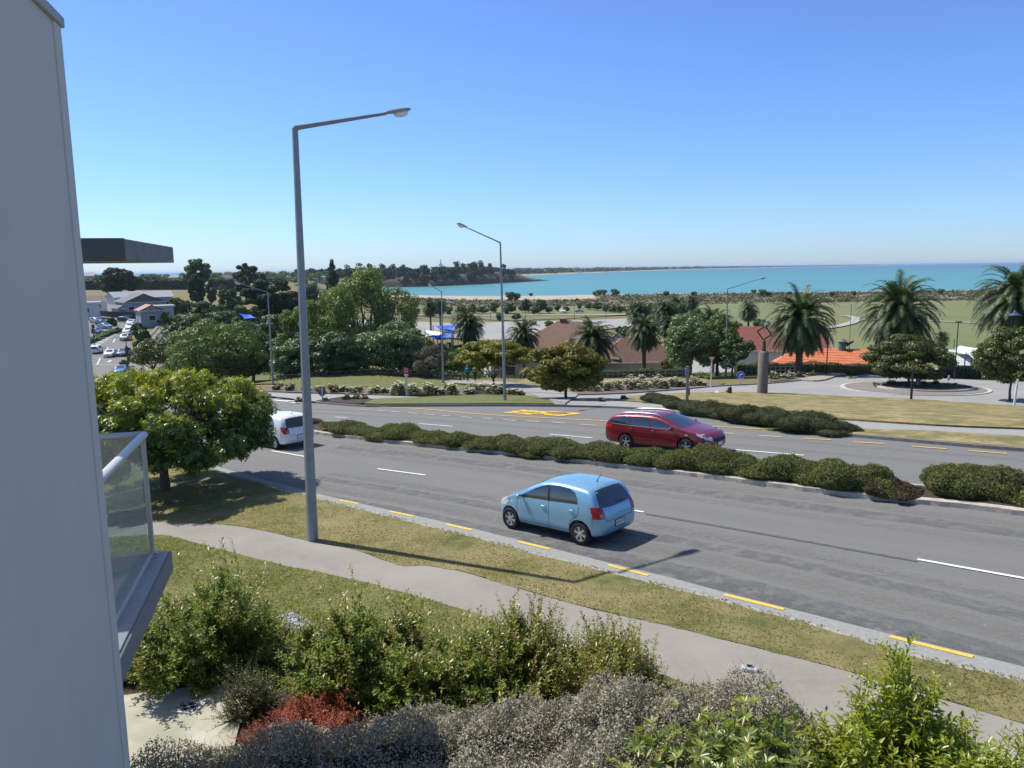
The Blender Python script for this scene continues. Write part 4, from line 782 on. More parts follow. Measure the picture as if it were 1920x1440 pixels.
# ---- palms
L_PALM = leafmat('palm_leaflets', [(0.031, 0.054, 0.017), (0.048, 0.078, 0.024), (0.078, 0.108, 0.038), (0.036, 0.060, 0.018)], .5, .15, spec=.3)
L_PALMD = leafmat('palm_old_fronds', [(.09, .075, .04), (.055, .06, .025), (.12, .10, .06)], .6, .1)
PTR = mat('palm_trunk_bark', (.11, .085, .065), .95, (.15, .12, .09), 7, 6, 1.2, 12)
def palm_proto(seed, Hc=5.0, R_=4.3, nf=190):
    """crown radius R_, crown centre at height Hc"""
    root = empty('palm_tree', Vector((0, 0, 0)), 'x', 'palm'); r = random.Random(seed); V = []; Fc = []; mi = []
    m = MB()
    for k in range(nf):
        t = k*2.39996+r.uniform(-.2, .2); q = k/nf; el = R(72-132*q+r.uniform(-9, 9)); L = R_*(1.2 if q < .75 else 1.05)*r.uniform(.9, 1.08)
        d = Vector((math.cos(t)*math.cos(el), math.sin(t)*math.cos(el), math.sin(el))); pts = []; p = Vector((0, 0, Hc-q*.55)); ns = 15; dr = .17-.06*q
        for j in range(ns+1): pts.append(p.copy()); p = p+d*(L/ns); d = (d+Vector((0, 0, -dr*(.35+1.3*j/ns)))).normalized()
        m.tube(pts[::3], [.035, .028, .02, .013, .008, .005][:len(pts[::3])], 4, False)
        side = Vector((-math.sin(t), math.cos(t), 0))
        for j in range(2, int(ns*3.4)+1):
            f = j/(ns*3.4); i0 = min(ns-1, int(f*ns)); c = pts[i0].lerp(pts[i0+1], f*ns-i0); dd = (pts[i0+1]-pts[i0]).normalized(); nn = dd.cross(side)
            ll = .80*math.sin(math.pi*min(1, f*.9+.12))**.6*(R_/4.3)+.05
            for s in (-1, 1):
                a = (side*s*.8+dd*.75-Vector((0, 0, 1))*r.uniform(.05, .35)+nn*r.uniform(-.1, .2)).normalized(); w_ = .058; b = dd*w_; i = len(V)
                V += [c-b, c+b, c+a*ll]; Fc.append((i, i+1, i+2)); mi.append(1 if q > .9 else 0)
    npmesh('crown', V, Fc, [L_PALM, L_PALMD], root, midx=mi); m.build('frond_ribs', L_PALM, root)
    tk = MB(); prof = []; z = -.3
    while z < Hc-.5: prof.append((.42+.03*math.sin(z*14)+(.10 if z < .2 else 0), z)); z += .11
    prof += [(.55, Hc-.9), (.62, Hc-.5), (.35, Hc-.1)]
    tk.lathe(prof, 12); tk.build('trunk', PTR, root, smooth=True); return root
PAL = [palm_proto(301, 5.6), palm_proto(302, 4.6), palm_proto(303, 7.0), palm_proto(304, 11.0), palm_proto(305, 15.0)]
HCS = (5.6, 4.6, 7.0, 11.0, 15.0); pf = [True]*5
def palm(px, D, top, wpx, k, label, py=None, group='palms around the bay'):
    p = P(px, py) if py else loc(px, D); d = depth(p); s = (wpx*d/F)/8.9; tz = above(p, px, top).z
    k = next((i for i in (1, 0, 2, 3, 4) if (HCS[i]+3.5)*s >= tz-p.z-.1), 4)
    o = PAL[k] if pf[k] else copy_tree(PAL[k]); pf[k] = False
    o.location = (p.x, p.y, tz-(HCS[k]+3.5)*s); o.scale = (s, s, s); o.rotation_euler.z = px*.37; o['label'] = label; o['group'] = group
palm(1497, 0, 541, 138, 2, 'tall palm with bare trunk between the stone pillar and the orange roof', py=704)
palm(1678, 90, 520, 152, 0, 'huge rounded palm behind the roundabout tree')
palm(1897, 82, 492, 165, 0, 'very large palm at the right picture edge behind the ornate lamp')
palm(1207, 94, 588, 78, 0, 'dark full palm left of the light green park tree')
palm(1112, 102, 598, 98, 1, 'wide low palm in front of the brown tiled roof, right of the orange topped tree')
palm(982, 108, 598, 72, 1, 'low palm left of the brown tiled roof, behind the second lamp post')
palm(881, 112, 584, 66, 1, 'low palm right of the blue and white shade sails')
palm(872, 130, 572, 55, 1, 'dark palm behind the one beside the shade sails')
palm(1253, 92, 590, 48, 2, 'slim palm whose trunk stands beside the house drive')
palm(1335, 112, 575, 85, 2, 'palm crown showing above the light green park tree beside the right lamp post')
palm(1197, 150, 565, 52, 1, 'dark palm farther back, left of the park tree top')
palm(1247, 148, 562, 55, 1, 'dark palm farther back just above the park tree')
palm(1400, 150, 565, 42, 1, 'mid sized palm on the lawn above the dull red roof')
palm(1295, 190, 553, 30, 2, 'small distant palm near the dunes, above the park tree', )
palm(1060, 200, 598, 34, 1, 'small palm behind the brown roof chimney', )
palm(808, 230, 560, 38, 1, 'far dark palm left of the third lamp post')
palm(826, 235, 560, 34, 1, 'far dark palm just right of the third lamp post')
palm(1760, 125, 620, 30, 1, 'small palm on the lawn right of the huge rounded palm')
palm(1520, 100, 645, 40, 1, 'small palm in front of the white wall under the dull red roof')

# ------------------------------------------------------------------ neighbouring building with balcony
BAZ = math.atan((580-960)/F); BD = Vector((math.sin(BAZ), math.cos(BAZ), 0)); BL = Vector((-BD.y, BD.x, 0))      # along the side wall (away), and to the left
WALLM = mat('painted_plaster_wall', (.60, .575, .54), .75, (.555, .535, .505), 1.2, 6, .12, 160)
TRIM = mat('painted_trim', (.37, .38, .40), .6); GREYC = mat('grey_fascia', (.22, .215, .21), .7, (.15, .155, .16), 3)
DKC = mat('dark_fascia', (.075, .085, .09), .7, (.06, .07, .075), 3); ALU = mat('powder_coated_rail', (.50, .49, .47), .4, metal=.2); DECK = mat('deck_tiles', (.38, .37, .37), .7, (.32, .31, .31), 2.5, 5)
GLS = bpy.data.materials.new('clear_balustrade_glass'); GLS.use_nodes = True; _b = GLS.node_tree.nodes['Principled BSDF']
_b.inputs['Base Color'].default_value = (.78, .86, .84, 1); _b.inputs['Transmission Weight'].default_value = 1; _b.inputs['Roughness'].default_value = .03; _b.inputs['IOR'].default_value = 1.02
_t = GLS.node_tree.nodes.new('ShaderNodeBsdfTransparent'); _t.inputs[0].default_value = (.80, .86, .85, 1); _g = GLS.node_tree.nodes.new('ShaderNodeBsdfGlossy'); _g.inputs['Roughness'].default_value = .03; _d = GLS.node_tree.nodes.new('ShaderNodeBsdfDiffuse'); _d.inputs[0].default_value = (.7, .75, .75, 1)
_x = GLS.node_tree.nodes.new('ShaderNodeMixShader'); _x.inputs[0].default_value = .07; _y = GLS.node_tree.nodes.new('ShaderNodeMixShader'); _y.inputs[0].default_value = .06; _l = GLS.node_tree.links.new
_l(_t.outputs[0], _x.inputs[1]); _l(_g.outputs[0], _x.inputs[2]); _l(_x.outputs[0], _y.inputs[1]); _l(_d.outputs[0], _y.inputs[2]); _l(_y.outputs[0], GLS.node_tree.nodes['Material Output'].inputs[0])
def on_plane(px, py, c):
    """point where a pixel's sight line meets the vertical plane parallel to the side wall, c metres left of the eye"""
    r = Vector(rays(px, py)); t = c/r.dot(BL); return r*t+Vector((0, 0, HC))
CW = 1.50
pc = on_plane(172, 700, CW); s0 = pc.dot(BD)                                    # wall corner, distance along BD
zt = on_plane(107, 46, CW).z
bo = Vector((pc.x, pc.y, Tz(pc.x, pc.y))); house = empty('apartment_building', bo, 'pale grey plaster apartment building wall filling the left edge, with canopy and glass balcony', 'building')
house.matrix_world = Matrix(((BD.x, BL.x, 0, bo.x), (BD.y, BL.y, 0, bo.y), (0, 0, 1, bo.z), (0, 0, 0, 1)))
def hl(z): return z-bo.z
m = MB(); m.box((-1.75, .15, hl(zt)/2-1), (3.2, .30, hl(zt)+2)); m.build('wall', WALLM, house)
m = MB(); m.box((-.075, .148, hl(zt)/2-1), (.15, .32, hl(zt)+2)); m.build('corner_trim', WALLM, house, bevel=.006)
m = MB(); m.box((-1.68, .15, hl(zt)+.03), (3.42, .36, .07)); m.build('parapet_cap', TRIM, house, bevel=.01)
m = MB(); m.box((-1.7, 3.4, hl(zt)/2-1.3), (3.1, 5.8, hl(zt)+1.4)); m.build('rear_wall', WALLM, house)
# canopy
def along(px, py, c): return on_plane(px, py, c).dot(BD)-s0
CC = 1.80; ca = along(232, 447, CC); cb = along(327, 465, CC); zc0 = on_plane(232, 489, CC).z; zc1 = on_plane(232, 447, CC).z; yc = CC-CW
m = MB(); 
def slab(m, x0, x1, y0, y1, z0, z1): return m.box(((x0+x1)/2, (y0+y1)/2, hl((z0+z1)/2)), (x1-x0, y1-y0, z1-z0))
slab(m, ca+.02, cb, yc+.02, 4, zc0+.01, zc1); m.build('canopy', GREYC, house)
m = MB(); slab(m, ca, ca+.02, yc, 4.0, zc0, zc1+.004); m.build('canopy_fascia', DKC, house)
# balcony
CB = 1.62; ba = along(322, 1030, CB); zs = on_plane(322, 1030, CB).z; yb = CB-CW; bn = -.4
m = MB(); slab(m, bn, ba, yb, 3.2, zs-.24, zs-.02); m.build('balcony_slab', mat('grey_slab_edge', (.24, .235, .23), .75, (.21, .205, .2), 3), house, bevel=.008)
m = MB(); slab(m, bn, ba-.03, yb+.03, 3.1, zs-.0199, zs); m.build('deck', DECK, house)
zr = on_plane(283, 812, CB+.10).z; yi = yb+.16; bx = ba-.14
m = MB(); m.tube([(bn, yi, hl(zr)), (bx, yi, hl(zr))], .045, 12, flat=.8); m.tube([(bx, yi, hl(zr)), (bx, 3.1, hl(zr))], .045, 12, flat=.8); m.ell((bx, yi, hl(zr)), (.035, .035, .03)); m.build('handrail', ALU, house, smooth=True)
m = MB(); m.box((bx-.02, yi+.01, hl((zr+zs)/2)), (.06, .045, zr-zs-.03)); m.box((bx-.02, yi+.01, hl(zs)+.012), (.16, .12, .022)); m.build('rail_post', mat('dull_aluminium', (.36, .36, .36), .45, metal=.3), house, bevel=.003)
m = MB(); m.box((bx-.02, 1.7, hl((zr+zs)/2)), (.05, .045, zr-zs-.03)); m.build('rail_post', mat('dull_aluminium', (.36,)*3), house, bevel=.003)
m = MB(); slab(m, bn, bx-.06, yi+.004, yi+.016, zs+.05, zr-.03); m.build('glass_panel', GLS, house)
m = MB(); slab(m, bx-.026, bx-.014, yi+.05, 1.66, zs+.05, zr-.03); m.build('glass_panel', GLS, house)
m = MB(); m.box(((bn+bx-.06)/2, yi+.01, hl(zs)+.04), (bx-.06-bn, .03, .028)); m.box((bx-.02, .95, hl(zs)+.04), (.03, 1.42, .028)); m.build('glass_channel', ALU, house, bevel=.003)

# garden wall with pebble top, drain grate
a = P(535, 1206); b = P(625, 1252); d = (b-a).normalized(); L = (b-a).length+.8; c = (a+b)/2; gw = empty('garden_wall', c, 'low dark concrete garden wall topped with pale pebbles between two shrubs', 'wall', rz=math.atan2(d.y, d.x))
m = MB(); m.box((0, 0, -.02), (L, .16, .75)); m.build('wall', mat('dark_block', (.12, .11, .10), .9, (.09, .08, .07), 4, bump=.4), gw, bevel=.01)
m = MB(); rr = random.Random(3)
for i in range(420): s = rr.uniform(.015, .03); m.ell((rr.uniform(-L/2, L/2), rr.uniform(.06, .40), .34+rr.uniform(-.01, .02)), (s, s*.8, s*.6), 6, 4)
m.box((0, .24, .26), (L, .36, .14)); o = m.build('pebbles', mat('pale_pebbles', (.42, .43, .45), .6, (.25, .25, .27), 20), gw, smooth=True); o['kind'] = 'stuff'
gp_ = P(355, 1345); dg_ = empty('drain_grate', gp_+Vector((0, 0, .175)), 'square metal drain grate with radiating slots set in the patio concrete', 'drain grate', rz=R(-12))
m = MB(); m.box((0, 0, .004), (.40, .34, .012)); m.build('recess', mat('drain_dark', (.02, .02, .02), .9), dg_)
m = MB()
for s in (-1, 1): m.box((0, s*.165, .012), (.42, .03, .02)); m.box((s*.2, 0, .0125), (.03, .30, .02))
m.box((0, 0, .0118), (.5, .022, .014), M=Matrix.Rotation(R(39), 3, 'Z')); m.box((0, 0, .0121), (.5, .022, .014), M=Matrix.Rotation(R(-39), 3, 'Z')); m.build('frame', mat('galvanised', (.5, .51, .52), .5, metal=.4), dg_)
m = MB()
for i in range(-5, 6):
    hgt = .15*min(1, .2+abs(i)/6); 
    m.box((i*.033, .15-hgt/2, .0125), (.015, hgt, .012)); m.box((i*.033, -.15+hgt/2, .0125), (.015, hgt, .012))
m.build('slats', mat('galvanised', (.5,)*3), dg_)

# ------------------------------------------------------------------ street lamps
GALV = mat('galvanised_steel', (.27, .30, .32), .5, (.22, .25, .27), 5, 5, metal=.35, scale2=1); GLASSY = mat('lamp_glass', (.75, .76, .74), .2)
def lamp(px, py, pt, tip, r0, r1, label, head=.75, p=None, group='street lamps along the road', lean=(0, 0), D=None, boxy=False):
    p = p or (loc(px, D) if D else P(px, py)); d = depth(p); top = above(p, pt[0], pt[1]); 
    root = empty('street_lamp', p, label, 'street lamp', group); tl = Vector((top.x-p.x, top.y-p.y, top.z-p.z)); m = MB()
    m.tube([(0, 0, -.2), tl*.32, tl*.321, tl], [r0, r0*.86, r0*.82, r1], 8); m.build('pole', GALV, root)
    m = MB(); m.tube([tl*.2-Vector((0, 0, .2)), tl*.2+Vector((0, 0, .01))], r0*.99, 8); 
    # arm end: where sight line of tip meets plane at chosen direction
    ty = tip[2] if len(tip) > 2 else 0; e = above(p, tip[0], tip[1], ty)-p; ad = (e-tl); ad_n = ad.normalized(); rest = ad*(1-head/ad.length)
    m = MB(); m.tube([tl-Vector((0, 0, r1)), tl+Vector((0, 0, .0)), tl+rest*.1, tl+rest], [r1, r1*.95, r1*.8, r1*.55], 8); m.build('arm', GALV, root)
    hr = Vector((ad.x, ad.y, 0)).normalized(); X = ad_n; Y = Vector((-hr.y, hr.x, 0)); Z = X.cross(Y); M = Matrix(((X.x, Y.x, Z.x), (X.y, Y.y, Z.y), (X.z, Y.z, Z.z)))
    m = MB(); c = tl+rest; prof = [(-.06, .05, .05), (0, .07, .07), (.22*head, .10, .09), (.5*head, .15, .10), (.9*head, .14, .085), (head, .10, .05)]
    vs = []; n = 10
    for x, w_, h in prof:
        for k in range(n):
            t = 2*math.pi*k/n; zz = math.sin(t)*h; zz = zz if zz > 0 else zz*.35
            vs.append(c+M@Vector((x, math.cos(t)*w_, zz)))
    fs = [(i*n+k, i*n+(k+1) % n, (i+1)*n+(k+1) % n, (i+1)*n+k) for i in range(len(prof)-1) for k in range(n)]+[tuple(range(n)), tuple((len(prof)-1)*n+k for k in range(n))]
    m.add(vs, fs); m.build('lantern', mat('lantern_housing', (.30, .33, .35), .5, metal=.2), root, smooth=not boxy)
    m = MB(); g0 = c+M@Vector((.62*head, 0, -.05)); vs = []
    m2 = MB(); m2.ell((0, 0, 0), (.33*head, .115, .11), 12, 8); m.add([g0+M@Vector(v) for v in m2.v], m2.f); m.build('lamp_glass', GLASSY, root, smooth=True)
    return root
lamp(587, 1020, (553, 240), (767, 206, 2.3), .15, .075, 'nearest tall grey street lamp standing on the verge beside the footpath', head=.78, boxy=True)
lamp(947, 755, (938, 455), (858, 419, -3.2), .12, .055, 'second street lamp, on the far side of the road by the rounded trees', head=.8)
lamp(831, 722, (828, 547), (804, 533, -3), .12, .05, 'third street lamp, behind the roses right of the red sign', head=.8)
lamp(512, 722, (502, 548), (441, 529, -3), .12, .05, 'street lamp left of the near lamp, in front of the big round tree', head=.8)
lamp(1361, 0, (1364, 542), (1435, 520, 2), .13, .05, 'street lamp among the park trees behind the give way sign, arm to the right', D=84, head=.8)
lamp(262, 0, (258, 583), (229, 578, -3), .1, .05, 'distant street lamp beside the left road bend', D=165, head=.7)
lamp(357, 0, (352, 575), (335, 565, -3), .1, .05, 'distant street lamp behind the big round tree, near the railway', D=175, head=.7)
lamp(310, 0, (308, 615), (300, 612, -1), .06, .04, 'thin pole beside the railway cutting', D=130, head=.4)
for px, D, tp_, lb in [(1055, 0, 0, 0)]: pass
for px, D, top_, lb in [(920, 300, 561, 'thin car park light pole right of the third lamp post'), (979, 290, 571, 'thin car park light pole behind the second lamp post'), (1077, 300, 572, 'thin car park light pole above the brown roof'), (1136, 300, 570, 'thin light pole right of the brown roof chimney')]:
    p = loc(px, D); H = at_depth(px, top_, D).z-p.z; o = empty('light_pole', p, lb, 'light pole', 'car park light poles'); m = MB(); m.tube([(0, 0, 0), (0, 0, H)], [.12, .07], 6); m.build('pole', GALV, o); m = MB(); m.box((0, 0, H), (.7, .3, .12)); m.build('lantern', GALV, o)
BLKM = mat('black_metal', (.025, .028, .03), .5, metal=.3)
def park_light(px, D, top_, lb, w_=.8):
    p = loc(px, D); H = at_depth(px, top_, depth(p)).z-p.z; o = empty('park_light', p, lb, 'lamp post', 'slim black park lamps'); m = MB(); m.tube([(0, 0, -.2), (0, 0, .9), (0, 0, .91), (0, 0, H)], [.10, .10, .055, .045], 8); m.build('pole', BLKM, o)
    m = MB(); m.tube([(0, 0, H), (0, 0, H+.09)], [w_*.5, w_*.3], 12); m.build('lamp_head', BLKM, o); return o
park_light(1549, 80, 620, 'slim black park lamp in front of the orange roof left part')
park_light(1789, 78, 603, 'slim black park lamp on the lawn edge right of the roundabout tree')
park_light(1757, 100, 630, 'short slim lamp behind the roundabout tree', .3)
park_light(1783, 110, 636, 'shortest slim pole beside the white sails', .2)
park_light(1592, 180, 570, 'distant slim pole on the lawn beside the curved path', .2)
# ornate lamp at right
p = loc(1886, 74); H = at_depth(1886, 554, depth(p)).z-p.z; o = empty('ornate_lamp', p, 'ornate dark street lamp with bell shade in front of the right palm', 'street lamp'); m = MB(); m.tube([(0, 0, -.2), (0, 0, 1), (0, 0, 1.05), (0, 0, H)], [.16, .13, .08, .05], 8); m.build('pole', BLKM, o)
hz = at_depth(1886, 583, depth(p)).z-p.z; m = MB(); m.tube([(0, 0, hz+.6), (.15, 0, hz+.95), (.35, 0, hz+.7), (.3, 0, hz)], .03, 6); m.build('bracket', BLKM, o); m = MB(); m.lathe([(.06, hz+.1), (.12, hz), (.45, hz-.28), (.62, hz-.36), (.58, hz-.38), (.1, hz-.35)], 16, (.3, 0, 0)); m.build('lamp_shade', mat('blue_grey_metal', (.06, .09, .13), .4), o, smooth=True)
# folded white shade beside it
p = loc(1878, 84); zt_ = at_depth(1882, 592, depth(p)).z-p.z; zb_ = at_depth(1882, 618, depth(p)).z-p.z; o = empty('white_umbrella', p, 'folded white cloth umbrella hanging beside the ornate lamp', 'umbrella'); m = MB(); m.lathe([(.05, zt_), (.3, (zt_+zb_)/2), (.85, zb_), (.7, zb_-.1), (.1, zb_+.1)], 9); m.build('canopy', mat('white_cloth', (.7, .7, .72), .9), o); m = MB(); m.tube([(0, 0, 0), (0, 0, zt_+.2)], .04, 6); m.build('pole', BLKM, o)

# ------------------------------------------------------------------ signs and small street things
WP = mat('white_post', (.68, .68, .66), .6, (.5, .5, .48), 6); REDS = mat('sign_red', (.42, .02, .03), .45); BLUS = mat('sign_blue', (.02, .10, .42), .45); WHS = mat('sign_white', (.75, .75, .75), .45); GREYB = mat('sign_back', (.24, .25, .26), .5, metal=.3)
def face(o, a=0):                                                                        # local frame: -Y faces the eye
    o.rotation_euler.z = math.atan2(-o.location.x, o.location.y)*1.0+a; return o
def post(name, px, py, label, cat, **k): return empty(name, P(px, py), label, cat, **k)
def textmesh(name, txt, h, m, parent, c, th=.006, bold=.02):
    cu = bpy.data.curves.new('t', 'FONT'); cu.body = txt; cu.align_x = 'CENTER'; cu.align_y = 'CENTER'; cu.size = h*1.35; cu.offset = bold*h; cu.extrude = th/2
    o = bpy.data.objects.new('t', cu); C.objects.link(o); dg = bpy.context.evaluated_depsgraph_get(); me = bpy.data.meshes.new_from_object(o.evaluated_get(dg)); bpy.data.objects.remove(o); bpy.data.curves.remove(cu)
    me.transform(Matrix.Translation(c)@Matrix.Rotation(R(90), 4, 'X')); me.materials.clear(); me.materials.append(m); return link(name, me, parent)
def disc(m, r, y0, y1, zc, n=24, x=0):
    return m.prism([(math.cos(2*math.pi*i/n)*r+x, math.sin(2*math.pi*i/n)*r) for i in range(n)], y0, y1, Matrix.Translation((0, 0, zc))@Matrix.Rotation(R(90), 4, 'X'))
YY = Matrix.Rotation(R(90), 4, 'X')
# red square sign on white post
o = post('red_sign', 763, 745, 'square red bus stop sign on a white post among the roses', 'sign'); face(o); s = size(o.location, 1)
m = MB(); m.box((0, 0, 25*s), (4*s, .08, 50*s)); m.build('post', WP, o, bevel=.01); m = MB(); m.box((0, -.07, 50*s), (9.5*s, .03, 11*s)); m.build('sign_face', REDS, o, bevel=.01)
textmesh('lettering', 'BUS', 2.6*s, WHS, o, (0, -.09, 53*s)); textmesh('lettering', 'STOP', 2.3*s, WHS, o, (0, -.09, 48.5*s)); m = MB(); m.box((0, -.07, 42.6*s), (8*s, .02, 2.2*s)); m.build('plate', WHS, o)
# grey back of a diamond sign
o = post('diamond_sign', 605, 755, 'grey back of a diamond sign on a short white post at the island tip', 'sign'); face(o); s = size(o.location, 1)
m = MB(); m.box((0, -.05, 14*s), (2.6*s, .06, 28*s)); m.build('post', WP, o, bevel=.01); m = MB(); h = 9*s; m.prism([(0, -h), (h, 0), (0, h), (-h, 0)], -.02, .02, Matrix.Translation((0, .03, 19*s))@YY); m.build('sign_plate', mat('dark_sign_back', (.10, .11, .12), .6), o)
# give way sign
o = post('give_way_sign', 1333, 729, 'red and white triangular give way sign on a tall pale post', 'sign'); face(o); s = size(o.location, 1)
m = MB(); m.tube([(0, 0, -.1), (0, 0, 60*s)], 1.3*s, 8); m.build('post', WP, o)
h = 7*s; zc = 55.5*s; m = MB(); m.prism([(-h, h*.8), (h, h*.8), (0, -h)], .04, .06, Matrix.Translation((0, 0, zc))@YY); m.build('sign_face', REDS, o); m = MB(); m.prism([(-h*.66, h*.6), (h*.66, h*.6), (0, -h*.6)], .062, .066, Matrix.Translation((0, 0, zc))@YY); m.build('white_field', WHS, o)
textmesh('lettering', 'GIVE', 1.9*s, mat('black_paint', (.02,)*3), o, (0, -.07, zc+2.2*s)); textmesh('lettering', 'WAY', 1.7*s, mat('black_paint', (.02,)*3), o, (0, -.07, zc-.1*s))
# blue arrow sign
def arrow_sign(px, py, s_, label, rot=0, tilt=0):
    o = post('arrow_sign', px, py, label, 'sign', group='blue direction signs'); face(o, rot); s = size(o.location, 1)*s_; m = MB(); m.box((0, 0, 9*s), (3.2*s, .06, 18*s)); m.build('post', WP, o, bevel=.01)
    zc = 22*s; m = MB(); disc(m, 7*s, .04, .07, zc); m.build('white_rim', WHS, o); m = MB(); disc(m, 6.4*s, .072, .076, zc); m.build('sign_face', BLUS, o)
    m = MB(); M = Matrix.Translation((0, 0, zc))@YY
    m.prism([(-2.2*s, -4*s), (-.7*s, -4*s), (-.7*s, .3*s), (-.0, 1*s), (1*s, 1*s), (1*s, -.3*s), (4*s, 1.8*s), (1*s, 4*s), (1*s, 2.6*s), (-.8*s, 2.6*s), (-2.2*s, 1*s)], .078, .082, M); m.build('arrow', WHS, o); return o
arrow_sign(1388, 725, 1, 'round blue sign with white right arrow left of the stone pillar')
arrow_sign(1720, 730, .8, 'round blue sign leaning under the roundabout tree', R(40))
arrow_sign(1777, 725, .75, 'round blue sign at the right rim of the roundabout bed, seen from its edge', R(70))
arrow_sign(1679, 719, .6, 'dark backed small sign at the left rim of the roundabout bed', R(100))
# stone pillar with a tilted frame on top
o = post('stone_pillar', 1429, 741, 'round grey stone pillar carrying a tilted square metal frame', 'sculpture'); s = size(o.location, 1); hh = 83*s; r_ = 9.6*s; o.rotation_euler.z = math.atan2(-o.location.x, o.location.y)
m = MB(); m.lathe([(r_*1.05, -.1), (r_, .1), (r_*.97, hh*.97), (r_*.75, hh), (.01, hh)], 20); m.build('column', mat('rough_stone', (.14, .12, .10), .9, (.20, .175, .15), 3, 7, .5, 25), o, smooth=True)
m = MB(); m.lathe([(r_*.42, hh), (r_*.36, hh+18*s), (r_*.3, hh+20*s)], 12); m.build('neck', mat('rusty_brown', (.11, .07, .05), .8), o, smooth=True)
m = MB(); zc = hh+34*s; q = 12.5*s; pts = [(-1.5*s, zc-q), (q, zc-3*s), (1.5*s, zc+q), (-q, zc+3*s)]
for i in range(4): a_, b_ = pts[i], pts[(i+1) % 4]; m.tube([(a_[0], 0, a_[1]), (b_[0], 0, b_[1])], 1.5*s, 4)
m.build('frame', mat('dark_bronze', (.035, .025, .022), .5, metal=.5), o); m = MB(); m.tube([(0, 0, zc+q), (2*s, 0, zc+q+4*s)], [2*s, .4*s], 6); m.ell((3*s, 0, zc+q+4*s), (4*s, 1*s, 1.5*s), 8, 5); m.tube([(0, 0, zc-q), (0, 0, hh+19*s)], s, 6); m.build('finial', mat('pale_blue_bird', (.35, .45, .5), .5), o)
# weathered wooden post with box
o = post('wooden_post', 1288, 765, 'weathered grey wooden post with a small black box and a blue grey plate', 'post'); face(o); s = size(o.location, 1); m = MB(); m.box((0, 0, 39*s), (5.4*s, .16, 80*s)); m.build('post', mat('weathered_wood', (.30, .29, .26), .9, (.15, .14, .13), 5, 7, .4, 20, stretch=None), o, bevel=.02); m = MB(); m.box((-4*s, -.05, 68*s), (3*s, .1, 13*s)); m.build('plate', mat('blue_grey_plate', (.22, .28, .42), .5), o); m = MB(); m.box((3.5*s, 0, 30*s), (2.6*s, .12, 12*s)); m.build('meter_box', BLKM, o)
o = post('dark_post', 1708, 753, 'thin black post on the grass in front of the roundabout tree', 'post'); s = size(o.location, 1); m = MB(); m.tube([(0, 0, -.1), (0, 0, .3), (0, 0, 60*s)], [3.2*s, 2.2*s, 1.9*s], 8); m.build('post', BLKM, o); m = MB(); m.tube([(0, 0, 60*s), (0, 0, 63*s)], [2.6*s, 1*s], 8); m.build('cap', BLKM, o)
o = post('white_stake', 1901, 764, 'slim white stake at the right edge in front of the olive tree', 'post'); s = size(o.location, 1); m = MB(); m.tube([(0, 0, -.1), (.1, 0, 52*s)], [2.2*s, 1.6*s], 6); m.build('stake', WP, o); m = MB(); m.tube([(.1, 0, 52*s), (.1, 0, 53.5*s)], [1.9*s, 1.2*s], 6); m.build('cap', WP, o)
# small reddish carved stump, white board, black bollards
o = post('carved_stump', 1368, 741, 'small dark red carved stump at the edge of the side road', 'stump'); s = size(o.location, 1); m = MB(); m.lathe([(4*s, -.05), (4.6*s, 3*s), (3.8*s, 8*s), (4.2*s, 12*s), (2.6*s, 15*s), (.1, 16*s)], 12); m.build('body', mat('dark_red_wood', (.10, .03, .025), .8, (.05, .02, .02), 8), o, smooth=True); m = MB(); m.ell((0, 0, 15.5*s), (3*s, 2.6*s, 2.2*s), 10, 6); m.build('cap', mat('pale_lichen', (.3, .27, .22), .9), o, smooth=True)
o = post('white_board', 1344, 740, 'small white board lying tilted beside the side road', 'board'); face(o); s = size(o.location, 1); m = MB(); m.box((0, 0, 3.2*s), (7*s, .04, 8*s), M=Matrix.Rotation(R(-40), 3, 'Y')@Matrix.Rotation(R(-35), 3, 'X')); m.build('panel', WHS, o); m = MB(); m.box((1*s, .12, 1.6*s), (.6*s, .04, 4*s)); m.build('prop', GREYB, o)
for px, py_, lb in [(863, 716, 'black bollard beside the walking couple'), (1605, 704, 'black bollard at the end of the clipped hedge'), (1284, 705, 'thin black post behind the cream roses')]:
    o = post('bollard', px, py_, lb, 'bollard', group='black bollards'); s = size(o.location, 1); hgt = 14*s if px < 1000 else 13*s; m = MB(); m.tube([(0, 0, -.1), (0, 0, hgt)], 1.8*s, 10); m.build('post', BLKM, o); m = MB(); m.tube([(0, 0, hgt), (0, 0, hgt+1.6*s)], [2.2*s, .6*s], 10); m.build('cap', BLKM, o)
# valve cover glint on the footpath
o = post('utility_cover', 1405, 1268, 'pale metal box cover on the footpath just above the grey hedge', 'cover'); o.location.z += .1; o.rotation_euler.z = R(-20); m = MB(); m.box((0, 0, .03), (.26, .15, .07)); m.build('lid', mat('galvanised', (.5,)*3), o, bevel=.02); m = MB(); m.box((0, 0, .09), (.1, .03, .02)); m.build('handle', BLKM, o)

